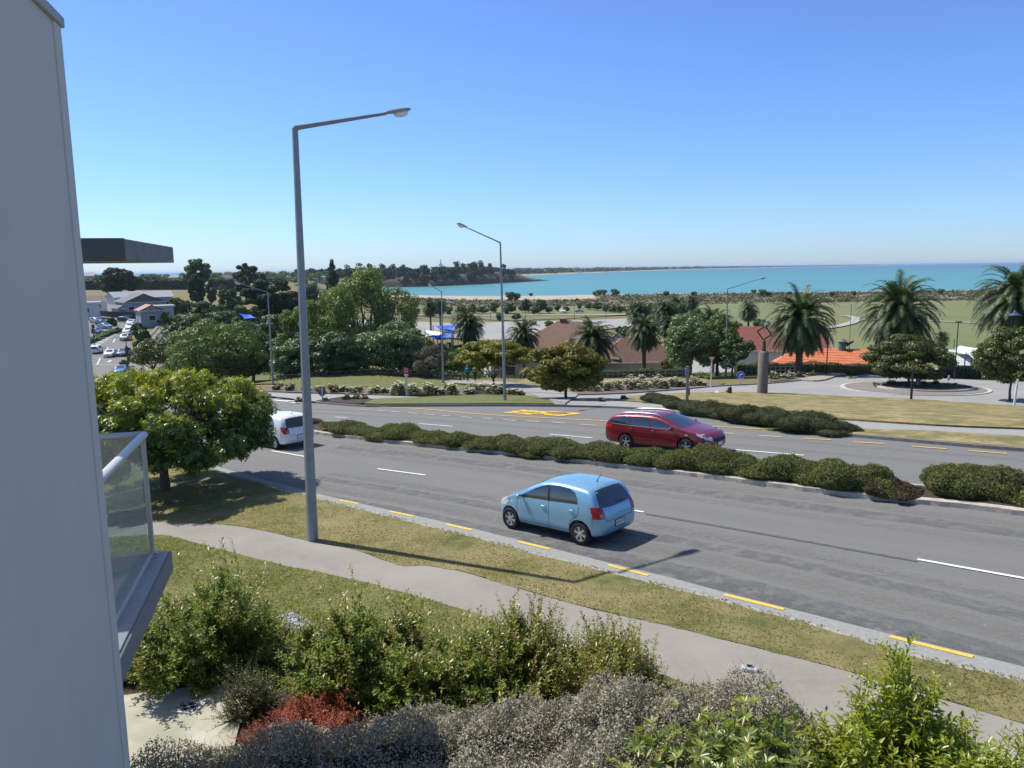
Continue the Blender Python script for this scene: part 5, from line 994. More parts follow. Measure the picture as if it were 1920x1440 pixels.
# ------------------------------------------------------------------ vehicles
def paint(name, c, metal=.35, rough=.32): return mat(name, c, rough, metal=metal, coat=.7, spec=.5)
TYRE = mat('tyre_rubber', (.018, .018, .018), .85); RIM = mat('wheel_alloy', (.50, .51, .52), .35, metal=.6); DARK = mat('black_plastic', (.014, .014, .015), .6); 
CARGL = mat('tinted_car_glass', (.018, .024, .028), .03, spec=.9, coat=.8); TAIL = mat('tail_lamp_red', (.38, .01, .015), .2, coat=.6); HEADL = mat('headlamp_clear', (.62, .64, .66), .12, metal=.3, coat=.8); PLATE = mat('number_plate_white', (.7, .7, .68), .5); CHROME = mat('chrome', (.7, .7, .7), .15, metal=.9); SEAM = mat('panel_gap', (.02, .025, .03), .8); INT = mat('car_interior', (.06, .06, .055), .9)
def interp(t, x):
    xs_ = [a for a, b in t]; return float(np.interp(x, xs_, [b for a, b in t]))
def make_car(name, spec, pm, label):
    """body lofted from side, plan and section profiles; every other part is laid on it by ray casting"""
    root = empty(name, Vector((0, 0, 0)), label, 'car'); S = spec; Lh = S['L']/2; wb = S['wb']/2; off = S.get('off', 0); wr = S['wr']; W = S['W']/2
    st = sorted(set([round(v, 3) for v in list(np.linspace(-Lh, Lh, 34))+[a for a, b in S['top']]])); st = [v for i, v in enumerate(st) if i == 0 or v-st[i-1] > .035]
    V = []; Fc = []; n = 0
    for x in st:
        zt = interp(S['top'], x); zb = interp(S['bot'], x); w_ = W*interp(S['plan'], x); zl = interp(S['belt'], x); e = min(1, max(0, (zt-zl)/.25)); zbl = min(zl, zt-.04)
        rw = w_*(1-S['tumble']*max(0, zt-zl)/.5); wl = w_*.96
        sec = [(0, zb), (w_*.80, zb), (w_*.955, zb+.05), (w_*.985, zb+.16), (w_, zb+(zbl-zb)*.45), (w_*.995, zb+(zbl-zb)*.78), (wl, zbl), (wl+(rw-wl)*.5, zbl+(zt-zbl)*(.5)), (rw*(1-.03*e), zbl+(zt-zbl)*.86), (rw*.86, zt-.022*(1+e)), (rw*.5, zt-.004), (0, zt+.006)]
        if zt-zl < .02: sec[7] = (wl*.93, zbl+(zt-zbl)*.55); sec[8] = (wl*.82, zbl+(zt-zbl)*.8); sec[9] = (wl*.62, zt-.012)
        V += [(x, y, z) for y, z in sec]; n = len(sec)
    for i in range(len(st)-1): Fc += [(i*n+j, i*n+j+1, (i+1)*n+j+1, (i+1)*n+j) for j in range(n-1)]
    bm = bmesh.new(); vs = [bm.verts.new(v) for v in V]; [bm.faces.new([vs[k] for k in f]) for f in Fc]; bm.faces.new([vs[j] for j in range(n)]); bm.faces.new([vs[(len(st)-1)*n+j] for j in range(n)][::-1])
    g = bm.faces[:]+bm.verts[:]+bm.edges[:]; bmesh.ops.mirror(bm, geom=g, axis='Y', merge_dist=.0005); bmesh.ops.remove_doubles(bm, verts=bm.verts, dist=.0006)
    dele = [f for f in bm.faces if all(abs(v.co.y) < 1e-4 for v in f.verts)]; bmesh.ops.delete(bm, geom=dele, context='FACES_ONLY'); bmesh.ops.recalc_face_normals(bm, faces=bm.faces)
    me = bpy.data.meshes.new('body'); bm.to_mesh(me); bm.free(); o = link('body', me); md = o.modifiers.new('s', 'SUBSURF'); md.levels = 1; md.render_levels = 1
    cut = []
    for sx in (-1, 1):
        for sy in (-1, 1):
            m = MB(); m.lathe([(0.001, -.2), (wr+.055, -.2), (wr+.055, .2), (.001, .2)], 28, (sx*wb+off, sy*(W-.06), wr+.015), 'Y'); c = m.build('c', DARK); cut.append(c); b = o.modifiers.new('b', 'BOOLEAN'); b.object = c; b.operation = 'DIFFERENCE'; b.solver = 'EXACT'
    dg = bpy.context.evaluated_depsgraph_get(); full = bpy.data.meshes.new_from_object(o.evaluated_get(dg)); 
    for b in [q for q in o.modifiers if q.type == 'BOOLEAN']: o.modifiers.remove(b)
    dg.update(); dg = bpy.context.evaluated_depsgraph_get(); sm = bpy.data.meshes.new_from_object(o.evaluated_get(dg)); bmt = bmesh.new(); bmt.from_mesh(sm); bmesh.ops.triangulate(bmt, faces=bmt.faces); bv = bvhtree.BVHTree.FromBMesh(bmt); bmt.free(); bpy.data.meshes.remove(sm)
    for c in cut: bpy.data.objects.remove(c)
    o.modifiers.clear(); o.data = full; full.materials.clear(); full.materials.append(pm); full.polygons.foreach_set('material_index', [0]*len(full.polygons)); full.shade_smooth(); o.parent = root
    try: full.set_sharp_from_angle(angle=R(32))
    except Exception: pass
    def sheet(nm, poly, m_, face_='side', sy=1, lift=.004, step=.05, parent=root, thick=.006):
        """poly in (x,z) for a side, (y,z) for rear/front, (x,y) for top"""
        b = resample(poly, step); B = np.array(b); lo = B.min(0); hi = B.max(0); gx, gy = np.meshgrid(np.arange(lo[0], hi[0], step)+step/2, np.arange(lo[1], hi[1], step)+step/2); gx = gx.ravel(); gy = gy.ravel(); k = inside(gx, gy, B); gq = [np.array(q) for q in zip(gx[k], gy[k])]; gq = [q for q in gq if min(np.linalg.norm(B-q, axis=1)) > step*.4]
        co = [Vector((float(q[0]), float(q[1]))) for q in list(B)+gq]; nn = len(B); v, e, f, *_ = geometry.delaunay_2d_cdt(co, [(i, (i+1) % nn) for i in range(nn)], [list(range(nn))], 1, 1e-6); out = []
        for q in v:
            if face_ == 'side': a, d = Vector((q.x, sy*3, q.y)), Vector((0, -sy, 0))
            elif face_ == 'rear': a, d = Vector((-4, q.x, q.y)), Vector((1, 0, 0))
            elif face_ == 'front': a, d = Vector((4, q.x, q.y)), Vector((-1, 0, 0))
            else: a, d = Vector((q.x, q.y, 4)), Vector((0, 0, -1))
            h, nrm, _, _ = bv.ray_cast(a, d)
            if h is None: out.append(None); continue
            if nrm.dot(d) > 0: nrm = -nrm
            out.append(h+nrm*lift)
        if not any(p is not None for p in out): return None
        f = [q for q in f if all(out[i] is not None for i in q) and max((out[q[i]]-out[q[i-1]]).length for i in range(len(q))) < step*6]; out = [p if p is not None else Vector((0, 0, .5)) for p in out]
        me = bpy.data.meshes.new(nm); me.from_pydata([tuple(p) for p in out], [], [list(q) for q in f]); me.materials.append(m_); bm = bmesh.new(); bm.from_mesh(me); bmesh.ops.delete(bm, geom=[v for v in bm.verts if not v.link_faces], context='VERTS'); bmesh.ops.recalc_face_normals(bm, faces=bm.faces); bm.to_mesh(me); bm.free(); me.shade_smooth(); return link(nm, me, parent)
    for sy in (-1, 1):
        if 'pillar' in S: sheet('door_pillar', S['pillar'], DARK, 'side', sy, .0035)
        for wpoly in S['side_windows']: sheet('side_window', wpoly, CARGL, 'side', sy)
        for a_, b_ in S['seams']:
            L_ = math.hypot(b_[0]-a_[0], b_[1]-a_[1]); nx, nz = -(b_[1]-a_[1])/L_*.006, (b_[0]-a_[0])/L_*.006; sheet('door_seam', [(a_[0]-nx, a_[1]-nz), (b_[0]-nx, b_[1]-nz), (b_[0]+nx, b_[1]+nz), (a_[0]+nx, a_[1]+nz)], SEAM, 'side', sy, .002, .08)
        for hx, hz in S['handles']:
            h, nrm, _, _ = bv.ray_cast(Vector((hx, sy*3, hz)), Vector((0, -sy, 0))); m = MB(); m.tube([(hx-.08, h.y+sy*.005, hz), (hx-.05, h.y+sy*.03, hz), (hx+.06, h.y+sy*.03, hz), (hx+.09, h.y+sy*.005, hz)], .014, 6); m.build('door_handle', pm, root, smooth=True)
        mx, mz = S['mirror']; h, nrm, _, _ = bv.ray_cast(Vector((mx, sy*3, mz)), Vector((0, -sy, 0))); hy = h.y if h else sy*W*.9; m = MB(); m.ell((mx+.02, hy+sy*.13, mz+.03), (.06, .11, .075), 12, 8); mi_ = m.build('wing_mirror', pm, root, smooth=True); m = MB(); m.tube([(mx, hy, mz), (mx, hy+sy*.09, mz+.01)], .025, 6); m.build('stalk', DARK, mi_); m = MB(); m.box((mx-.035, hy+sy*.13, mz+.03), (.01, .15, .09)); m.build('mirror_glass', CHROME, mi_)
        sheet('tail_light', [(sy*a_, b_) for a_, b_ in S['tail']], TAIL, 'rear', 1, .006, .04); sheet('tail_light', S['tail_side'], TAIL, 'side', sy, .006, .04)
        if 'tail_white' in S: sheet('reversing_light', [(sy*a_, b_) for a_, b_ in S['tail_white']], mat('reverse_lamp', (.45, .25, .22), .3), 'rear', 1, .010, .04)
        sheet('headlight', [(sy*a_, b_) for a_, b_ in S['head']], HEADL, 'front', 1, .006, .04); sheet('headlight', S['head_side'], HEADL, 'side', sy, .006, .04)
        sheet('indicator', S['ind'], mat('amber_white_lens', (.6, .5, .4), .3), 'side', sy, .005, .03)
        if 'rails' in S:
            m = MB(); pts = []
            for x in np.linspace(S['rails'][0], S['rails'][1], 9):
                h, nrm, _, _ = bv.ray_cast(Vector((x, sy*S['rails'][2], 4)), Vector((0, 0, -1))); e = min(abs(x-S['rails'][0]), abs(x-S['rails'][1])); pts.append((x, sy*S['rails'][2], h.z+(.05 if e > .05 else .005)))
            m.tube(pts, .022, 8); m.build('roof_rail', mat('satin_silver', (.62, .62, .62), .35, metal=.5), root, smooth=True)
        if 'sill' in S: sheet('sill_strip', S['sill'], DARK, 'side', sy, .003, .1)
        if 'chrome' in S: sheet('window_trim', S['chrome'], mat('satin_silver', (.62,)*3), 'side', sy, .0065, .05)
    sheet('windscreen', S['ws'], CARGL, 'front', 1, .004, .07); sheet('rear_window', S['rw'], CARGL, 'rear', 1, .004, .06)
    for a_, b_ in S.get('rear_seams', []):
        L_ = math.hypot(b_[0]-a_[0], b_[1]-a_[1]); nx, nz = -(b_[1]-a_[1])/L_*.006, (b_[0]-a_[0])/L_*.006; sheet('tailgate_seam', [(a_[0]-nx, a_[1]-nz), (b_[0]-nx, b_[1]-nz), (b_[0]+nx, b_[1]+nz), (a_[0]+nx, a_[1]+nz)], SEAM, 'rear', 1, .002, .06)
    for f_, key, txt in (('rear', 'plate_r', S.get('plate', '')), ('front', 'plate_f', S.get('plate', ''))):
        pz = S[key]; sg = -1 if f_ == 'rear' else 1; h, nrm, _, _ = bv.ray_cast(Vector((sg*4, 0, pz)), Vector((-sg, 0, 0))); x = h.x+sg*.012
        m = MB(); m.box((x, 0, pz), (.012, .37, .13)); pl = m.build('number_plate', PLATE, root, bevel=.004); m = MB(); m.box((x-sg*.004, 0, pz), (.012, .41, .165)); m.build('plate_surround', DARK, pl)
        if txt:
            t = textmesh('lettering', txt, .075, mat('black_paint', (.02,)*3), pl, (0, 0, 0), .003, .01); t.data.transform(Matrix.Translation((x+sg*.0075, 0, pz))@Matrix.Rotation(R(90)*sg, 4, 'Z'))
    sheet('grille', S['grille'], DARK, 'front', 1, .006, .05); sheet('rear_bumper_insert', S['rbump'], DARK, 'rear', 1, .004, .06) if 'rbump' in S else None
    h, nrm, _, _ = bv.ray_cast(Vector((-4, 0, S['badge'])), Vector((1, 0, 0))); m = MB(); m.lathe([(.05, -.006), (.045, .006), (.001, .008)], 16); bd = m.build('emblem', CHROME, root, smooth=True); bd.data.transform(Matrix.Translation(h+Vector((-.004, 0, 0)))@Matrix.Rotation(R(-90), 4, 'Y')@Matrix.Scale(.8, 4, (1, 0, 0)))
    if 'aerial' in S: x = S['aerial']; h, *_ = bv.ray_cast(Vector((x, 0, 4)), Vector((0, 0, -1))); m = MB(); m.tube([h, h+Vector((.01, 0, .03)), h+Vector((-.14, 0, .22))], [.02, .012, .005], 6); m.build('aerial', DARK, root)
    if 'wiper' in S:
        wz = S['wiper']; pts = []
        for t in np.linspace(0, 1, 5): y, z = S['wipery']*(1-t)+.0*t, wz+.02+.03*t; h, nrm, _, _ = bv.ray_cast(Vector((-4, y, z)), Vector((1, 0, 0))); pts.append(h+Vector((-.02, 0, .01)))
        m = MB(); m.tube(pts, .012, 6); m.build('rear_wiper', DARK, root)
    # underside tray and wheel wells
    m = MB(); m.box((off, 0, .30), (S['wb']-.75, W*1.7, .2)); m.box((off, 0, .5), (S['L']*.85, W*1.35, .3)); m.build('underbody', DARK, root)
    for sx in (-1, 1):
        for sy in (-1, 1):
            yc = sy*(W-.115); m = MB(); w2 = .1; m.lathe([(wr*.62, -w2), (wr*.93, -w2), (wr, -w2*.75), (wr, w2*.75), (wr*.93, w2), (wr*.66, w2), (wr*.62, w2*.9)], 28, (0, 0, 0), 'Y'); whl = bpy.data.objects.new('wheel', None); C.objects.link(whl); whl.parent = root; whl.location = (sx*wb+off, yc, wr)
            m.build('tyre', TYRE, whl, smooth=True); m = MB(); q = sy*w2*.72; m.lathe([(.001, q*.5), (wr*.6, q*.5), (wr*.655, q*1.25), (wr*.60, q*1.25), (wr*.58, q*.55)], 28, (0, 0, 0), 'Y')
            for k in range(S['spokes']):
                t = 2*math.pi*k/S['spokes']+.3; a_ = Vector((math.cos(t), 0, math.sin(t))); t2 = Vector((-math.sin(t), 0, math.cos(t))); sw = S['sw']; y1 = q*1.12; vs = [a_*wr*.08+t2*wr*sw*.7, a_*wr*.08-t2*wr*sw*.7, a_*wr*.61-t2*wr*sw, a_*wr*.61+t2*wr*sw]; m.add([v+Vector((0, y1, 0)) for v in vs]+[v+Vector((0, q*.6, 0)) for v in vs], [(0, 1, 2, 3), (0, 1, 5, 4), (1, 2, 6, 5), (2, 3, 7, 6), (3, 0, 4, 7)])
            m.lathe([(wr*.16, q*1.0), (wr*.14, q*1.22), (.001, q*1.25)], 14, (0, 0, 0), 'Y'); m.cur = 0; m.build('rim', RIM, whl, smooth=False)
            m = MB(); m.lathe([(wr*.02, q*.52), (wr*.57, q*.53)], 20, (0, 0, 0), 'Y'); m.build('spoke_shade_disc', DARK, whl)  # black disc painted in for the shade between the spokes
    return root
HATCH = dict(L=3.75, W=1.70, wb=2.46, wr=.30, off=.03, tumble=.145, spokes=6, sw=.13,
    top=[(-1.875, .66), (-1.86, .80), (-1.80, .95), (-1.74, 1.03), (-1.66, 1.20), (-1.55, 1.385), (-1.42, 1.46), (-1.1, 1.50), (-.6, 1.53), (-.2, 1.525), (.15, 1.47), (.5, 1.33), (.8, 1.17), (1.05, 1.03), (1.3, .965), (1.55, .88), (1.72, .79), (1.82, .68), (1.875, .56)],
    bot=[(-1.875, .40), (-1.83, .30), (-1.6, .22), (1.6, .20), (1.82, .24), (1.875, .34)],
    belt=[(-1.875, .98), (-1.6, 1.06), (-1, 1.01), (0, .96), (.9, .94), (1.0, .93), (1.875, .55)],
    plan=[(-1.875, .80), (-1.82, .88), (-1.6, .96), (-1.1, 1.0), (.8, 1.0), (1.3, .97), (1.6, .90), (1.78, .78), (1.875, .60)],
    pillar=[(-.13, 1.01), (-.10, 1.405), (-.22, 1.41), (-.25, 1.01)],
    side_windows=[[(.88, .985), (.62, 1.12), (.36, 1.25), (.08, 1.36), (-.12, 1.405), (-.16, 1.02)], [(-.22, 1.02), (-.20, 1.41), (-.50, 1.425), (-.86, 1.405), (-1.04, 1.34), (-1.14, 1.20), (-1.16, 1.06)]],
    seams=[((.95, .96), (.96, .42)), ((-.19, 1.0), (-.19, .34)), ((-1.2, 1.0), (-1.17, .78)), ((-1.17, .78), (-.92, .60)), ((-.92, .60), (-.86, .36)), ((.90, .32), (-.85, .34)), ((-1.62, .94), (-1.60, .62)), ((1.28, .72), (1.28, .90))],
    handles=[(-.02, .86), (-.98, .89)], mirror=(.74, 1.0),
    tail=[(.60, 1.03), (.79, 1.03), (.80, .90), (.80, .74), (.62, .74), (.56, .86)], tail_side=[(-1.80, 1.0), (-1.62, 1.05), (-1.58, .98), (-1.66, .82), (-1.72, .76), (-1.80, .76)], tail_white=[(.62, .86), (.72, .86), (.74, .80), (.64, .80)],
    head=[(.50, .62), (.48, .74), (.70, .82), (.80, .80), (.78, .66), (.62, .60)], head_side=[(1.80, .66), (1.70, .80), (1.36, .93), (1.34, .86), (1.52, .72), (1.7, .62)], ind=[(1.12, .80), (1.20, .80), (1.20, .84), (1.12, .84)],
    ws=[(-.60, 1.06), (.60, 1.06), (.56, 1.25), (.50, 1.42), (.0, 1.45), (-.50, 1.42), (-.56, 1.25)], rw=[(-.64, 1.04), (-.58, 1.0), (-.30, .975), (.30, .975), (.58, 1.0), (.64, 1.04), (.60, 1.22), (.53, 1.38), (.25, 1.405), (-.25, 1.405), (-.53, 1.38), (-.60, 1.22)],
    rear_seams=[((-.58, .98), (-.55, .66)), ((.58, .98), (.55, .66)), ((-.55, .66), (.55, .66))], plate_r=.54, plate_f=.42, plate='DHF177', grille=[(-.45, .46), (.45, .46), (.40, .34), (-.40, .34)], badge=.90, aerial=-1.2, wiper=1.0, wipery=-.3, sill=[(-.8, .22), (.8, .21), (.8, .25), (-.8, .26)])
WAGON = dict(L=4.77, W=1.80, wb=2.675, wr=.325, off=.05, tumble=.15, spokes=5, sw=.12, rails=(.25, -1.75, .56),
    top=[(-2.385, .62), (-2.37, .78), (-2.30, .98), (-2.24, 1.04), (-2.14, 1.18), (-1.98, 1.34), (-1.80, 1.415), (-1.4, 1.45), (-.7, 1.475), (-.1, 1.465), (.25, 1.40), (.65, 1.24), (1.0, 1.08), (1.2, 1.0), (1.5, .95), (1.9, .88), (2.15, .80), (2.30, .70), (2.385, .56)],
    bot=[(-2.385, .40), (-2.34, .30), (-2.1, .22), (2.1, .20), (2.3, .22), (2.385, .32)],
    belt=[(-2.385, .96), (-2.1, 1.04), (-1, .98), (0, .94), (1.0, .92), (1.2, .90), (2.385, .55)],
    plan=[(-2.385, .78), (-2.3, .88), (-2.0, .96), (-1.4, 1.0), (1.2, 1.0), (1.8, .97), (2.1, .90), (2.28, .76), (2.385, .58)],
    side_windows=[[(.98, .965), (.70, 1.11), (.40, 1.24), (.10, 1.33), (-.06, 1.35), (-.10, .985)], [(-.17, .985), (-.15, 1.355), (-.95, 1.365), (-1.02, 1.01)], [(-1.08, 1.015), (-1.02, 1.365), (-1.5, 1.345), (-1.78, 1.26), (-1.98, 1.12), (-1.94, 1.06)]],
    seams=[((1.10, .93), (1.12, .42)), ((-.14, .96), (-.14, .32)), ((-1.1, .98), (-1.0, .70)), ((-1.0, .70), (-.82, .34)), ((1.0, .30), (-.8, .31)), ((1.55, .70), (1.5, .92))],
    handles=[(.0, .86), (-1.0, .90)], mirror=(.84, .98),
    tail=[(.48, .98), (.62, 1.0), (.84, .98), (.85, .86), (.70, .82), (.48, .88)], tail_side=[(-2.36, .92), (-2.08, 1.02), (-2.06, .98), (-2.2, .86), (-2.37, .80)],
    head=[(.50, .60), (.50, .70), (.70, .72), (.76, .70), (.76, .64), (.60, .58)], head_side=[(2.30, .66), (2.20, .78), (1.80, .86), (1.86, .78), (2.05, .70)], ind=[(1.38, .76), (1.48, .76), (1.48, .80), (1.38, .80)],
    ws=[(-.66, 1.02), (.66, 1.02), (.60, 1.22), (.53, 1.37), (0, 1.41), (-.53, 1.37), (-.60, 1.22)], rw=[(-.6, 1.04), (.6, 1.04), (.55, 1.2), (.46, 1.33), (-.46, 1.33), (-.55, 1.2)],
    rear_seams=[((-.6, 1.0), (-.56, .62)), ((.6, 1.0), (.56, .62))], plate_r=.80, plate_f=.40, plate='', grille=[(-.50, .62), (.50, .62), (.38, .50), (-.38, .50)], badge=.93, chrome=[(1.0, .955), (-.1, .972), (-1.0, .996), (-1.96, 1.045), (-1.96, 1.057), (-1.0, 1.01), (-.1, .985), (1.0, .967)])
SUV = dict(HATCH); SUV.update(L=4.2, wb=2.58, W=1.78, plate='', top=[(a*1.12, b*1.03) for a, b in HATCH['top']], bot=[(a*1.12, b) for a, b in HATCH['bot']], belt=[(a*1.12, b*1.03) for a, b in HATCH['belt']], plan=[(a*1.12, b) for a, b in HATCH['plan']], side_windows=[[(a*1.12, b*1.03) for a, b in q] for q in HATCH['side_windows']], seams=[((a[0]*1.12, a[1]*1.03), (b[0]*1.12, b[1]*1.03)) for a, b in HATCH['seams']], tail_side=[(a*1.12, b*1.03) for a, b in HATCH['tail_side']], head_side=[(a*1.12, b*1.03) for a, b in HATCH['head_side']], ind=[(a*1.12, b) for a, b in HATCH['ind']], handles=[(a*1.12, b*1.03) for a, b in HATCH['handles']], mirror=(.83, 1.03), aerial=-1.5)
SEDAN = dict(WAGON); SEDAN.update(L=4.5, W=1.76, wb=2.6, plate='', top=[(-2.25, .62), (-2.22, .85), (-2.1, 1.0), (-1.7, 1.04), (-1.45, 1.10), (-1.0, 1.33), (-.6, 1.41), (-.1, 1.43), (.25, 1.37), (.65, 1.21), (1.0, 1.04), (1.2, .97), (1.6, .90), (2.0, .80), (2.15, .72), (2.25, .56)], bot=[(-2.25, .38), (-2.2, .28), (-2, .22), (2, .2), (2.25, .3)], belt=[(-2.25, .9), (-1.8, .98), (0, .94), (1.0, .92), (2.25, .55)], plan=[(-2.25, .78), (-2.1, .9), (-1.5, 1), (1.2, 1.0), (1.8, .95), (2.1, .84), (2.25, .6)],
    side_windows=[[(.95, .965), (.68, 1.10), (.38, 1.22), (.10, 1.30), (-.04, 1.31), (-.08, .985)], [(-.15, .985), (-.12, 1.32), (-.6, 1.31), (-.95, 1.22), (-1.2, 1.06), (-1.1, 1.0)]], seams=[((-.11, .96), (-.11, .32)), ((1.0, .92), (1.0, .42))], tail_side=[(-2.2, .88), (-1.95, .94), (-2.0, .78), (-2.22, .76)], head_side=[(2.14, .66), (2.0, .76), (1.7, .82), (1.8, .72)], ws=[(-.62, 1.0), (.62, 1.0), (.53, 1.33), (0, 1.36), (-.53, 1.33)], rw=[(-.58, 1.10), (.58, 1.10), (.46, 1.30), (-.46, 1.30)], handles=[(0, .86), (-.95, .88)], chrome=[(.9, .955), (-1.0, .975), (-1.0, .985), (.9, .965)], badge=.9)
SEDAN.pop('rails')
def set_car(o, p, heading):
    """heading: azimuth from +Y clockwise; follows the slope of the ground"""
    rz = math.pi/2-heading; up = normal(p[0], p[1]); f = Vector((math.cos(rz), math.sin(rz), 0)); f = (f-up*f.dot(up)).normalized(); l = up.cross(f)
    o.matrix_world = Matrix(((f.x, l.x, up.x, p[0]), (f.y, l.y, up.y, p[1]), (f.z, l.z, up.z, Tz(p[0], p[1])+.035), (0, 0, 0, 1)))
BLUEP = paint('light_blue_paint', (.21, .42, .58)); REDP = paint('deep_red_paint', (.20, .007, .013)); WHITEP = paint('white_paintwork', (.72, .74, .76), .0); 
pa = P(962, 993); pb = P(1093, 1024); az = math.atan2((pa-pb).x, (pa-pb).y); mid = (pa+pb)/2; rt = Vector((math.cos(az), -math.sin(az), 0)); ctr = mid+rt*(.85-.10)
blue = make_car('blue_hatchback', HATCH, BLUEP, 'light blue hatchback driving left in the near lane, seen from behind'); set_car(blue, ctr, az); print('blue az', math.degrees(az))
m = MB(); m.ell((-1.42, .05, 1.0), (.12, .26, .11), 12, 8); m.build('parcel_cushion', mat('pale_teal_cushion', (.25, .36, .36), .9), blue, smooth=True)
# red wagon, heading right
q1 = P(1168, 843); q2 = P(1345, 848); az2 = math.radians(math.degrees(az)+180-3); f2 = Vector((math.sin(az2), math.cos(az2), 0)); rt2 = Vector((math.cos(az2), -math.sin(az2), 0))
red = make_car('red_wagon', WAGON, REDP, 'dark red station wagon with silver roof rails driving right beyond the median'); set_car(red, q1+f2*(1.48)-rt2*(.80), az2)
# white hatchback behind the verge tree
q = P(530, 846); azw = az-R(3); rtw = Vector((math.cos(azw), -math.sin(azw), 0)); fw = Vector((math.sin(azw), math.cos(azw), 0))
white = make_car('white_hatchback', SUV, WHITEP, 'white hatchback driving away between the verge tree and the near lamp post'); set_car(white, q+fw*1.75+rtw*.8, azw)
# distant traffic
def recolor(o, pm):
    for c in o.children:
        if c.name.split('.')[0] in ('body', 'door_handle', 'wing_mirror') and c.type == 'MESH': c.data = c.data if False else c.data; c.material_slots[0].link = 'OBJECT'; c.material_slots[0].material = pm
PS = dict(white=WHITEP, silver=paint('silver_paintwork', (.42, .44, .46)), blue=paint('mid_blue_paintwork', (.06, .16, .34)), dark=paint('charcoal_paintwork', (.03, .033, .038)), navy=paint('navy_paintwork', (.02, .035, .08)), red=paint('red_paintwork', (.35, .02, .02)), lblue=paint('pale_blue_paintwork', (.25, .38, .5)), grey=paint('grey_blue_paintwork', (.13, .16, .22)))
sed = make_car('parked_sedan', SEDAN, PS['white'], 'x'); used = [False]
def far_car(kind, px, py, col, head, label, name, group='cars on the distant left road', z=0.0):
    if kind == 'sedan' and not used[0]: o = sed; used[0] = True
    else: o = copy_tree({'sedan': sed, 'hatch': white, 'wagon': red}[kind])
    o.name = name; recolor(o, PS[col]); o['label'] = label; o['group'] = group; o['category'] = 'car'; p = P(px, py); set_car(o, p, R(head)); o.location.z += .04+z; return o
far_car('sedan', 208, 669, 'white', 168, 'white sedan in the middle of the left road, near the turn arrow', 'white_sedan')
far_car('hatch', 181, 662, 'white', -15, 'white van like car driving away beside the hatched island', 'white_car')
far_car('sedan', 229, 702, 'blue', 165, 'blue car just above the verge tree on the left road', 'blue_car')
far_car('hatch', 236, 638, 'silver', 170, 'silver car queuing behind the signal pole', 'silver_car')
far_car('hatch', 241, 626, 'white', 172, 'front white car of the pair queuing right of the signal', 'white_car')
far_car('sedan', 245, 617, 'white', 172, 'second white car queuing on the left road', 'white_sedan')
far_car('sedan', 247, 609, 'white', 172, 'farthest white car of the queue', 'white_sedan')
far_car('hatch', 235, 604, 'dark', 100, 'dark car with pale roof crossing at the road bend', 'dark_car')
far_car('hatch', 181, 606, 'silver', 120, 'silver car beyond the median on the curving road', 'silver_car')
far_car('hatch', 192, 611, 'navy', 120, 'dark blue car behind a pale blue one on the curve', 'navy_car')
far_car('sedan', 197, 616, 'lblue', 120, 'pale blue car leading on the curve above the signal', 'pale_blue_car')
far_car('wagon', 185, 592, 'navy', 95, 'dark blue car highest on the curving road', 'navy_car')
far_car('hatch', 183, 626, 'grey', 130, 'grey blue car right behind the left traffic signal', 'grey_car')
far_car('wagon', 233, 667, 'grey', 168, 'grey blue car half hidden by the flax at the kerb', 'grey_car')
far_car('hatch', 163, 597, 'grey', 0, 'dark van cut by the building edge', 'grey_van')
BG = 'cars parked down at the bay'
far_car('hatch', 1055, 588, 'white', 160, 'white car parked above the brown roof', 'white_car', BG, .5)
far_car('sedan', 1086, 588, 'silver', 85, 'silver car parked right of the white one at the bay', 'silver_car', BG, .5)
far_car('sedan', 1030, 581, 'silver', 80, 'pale car parked farther back left of the white one', 'silver_car', BG, .5)
far_car('hatch', 843, 572, 'white', 90, 'white vehicle parked near the far beach', 'white_car', BG, .5)
far_car('sedan', 1230, 601, 'white', 70, 'pale car glimpsed between the palms above the drive', 'white_sedan', BG, .5)

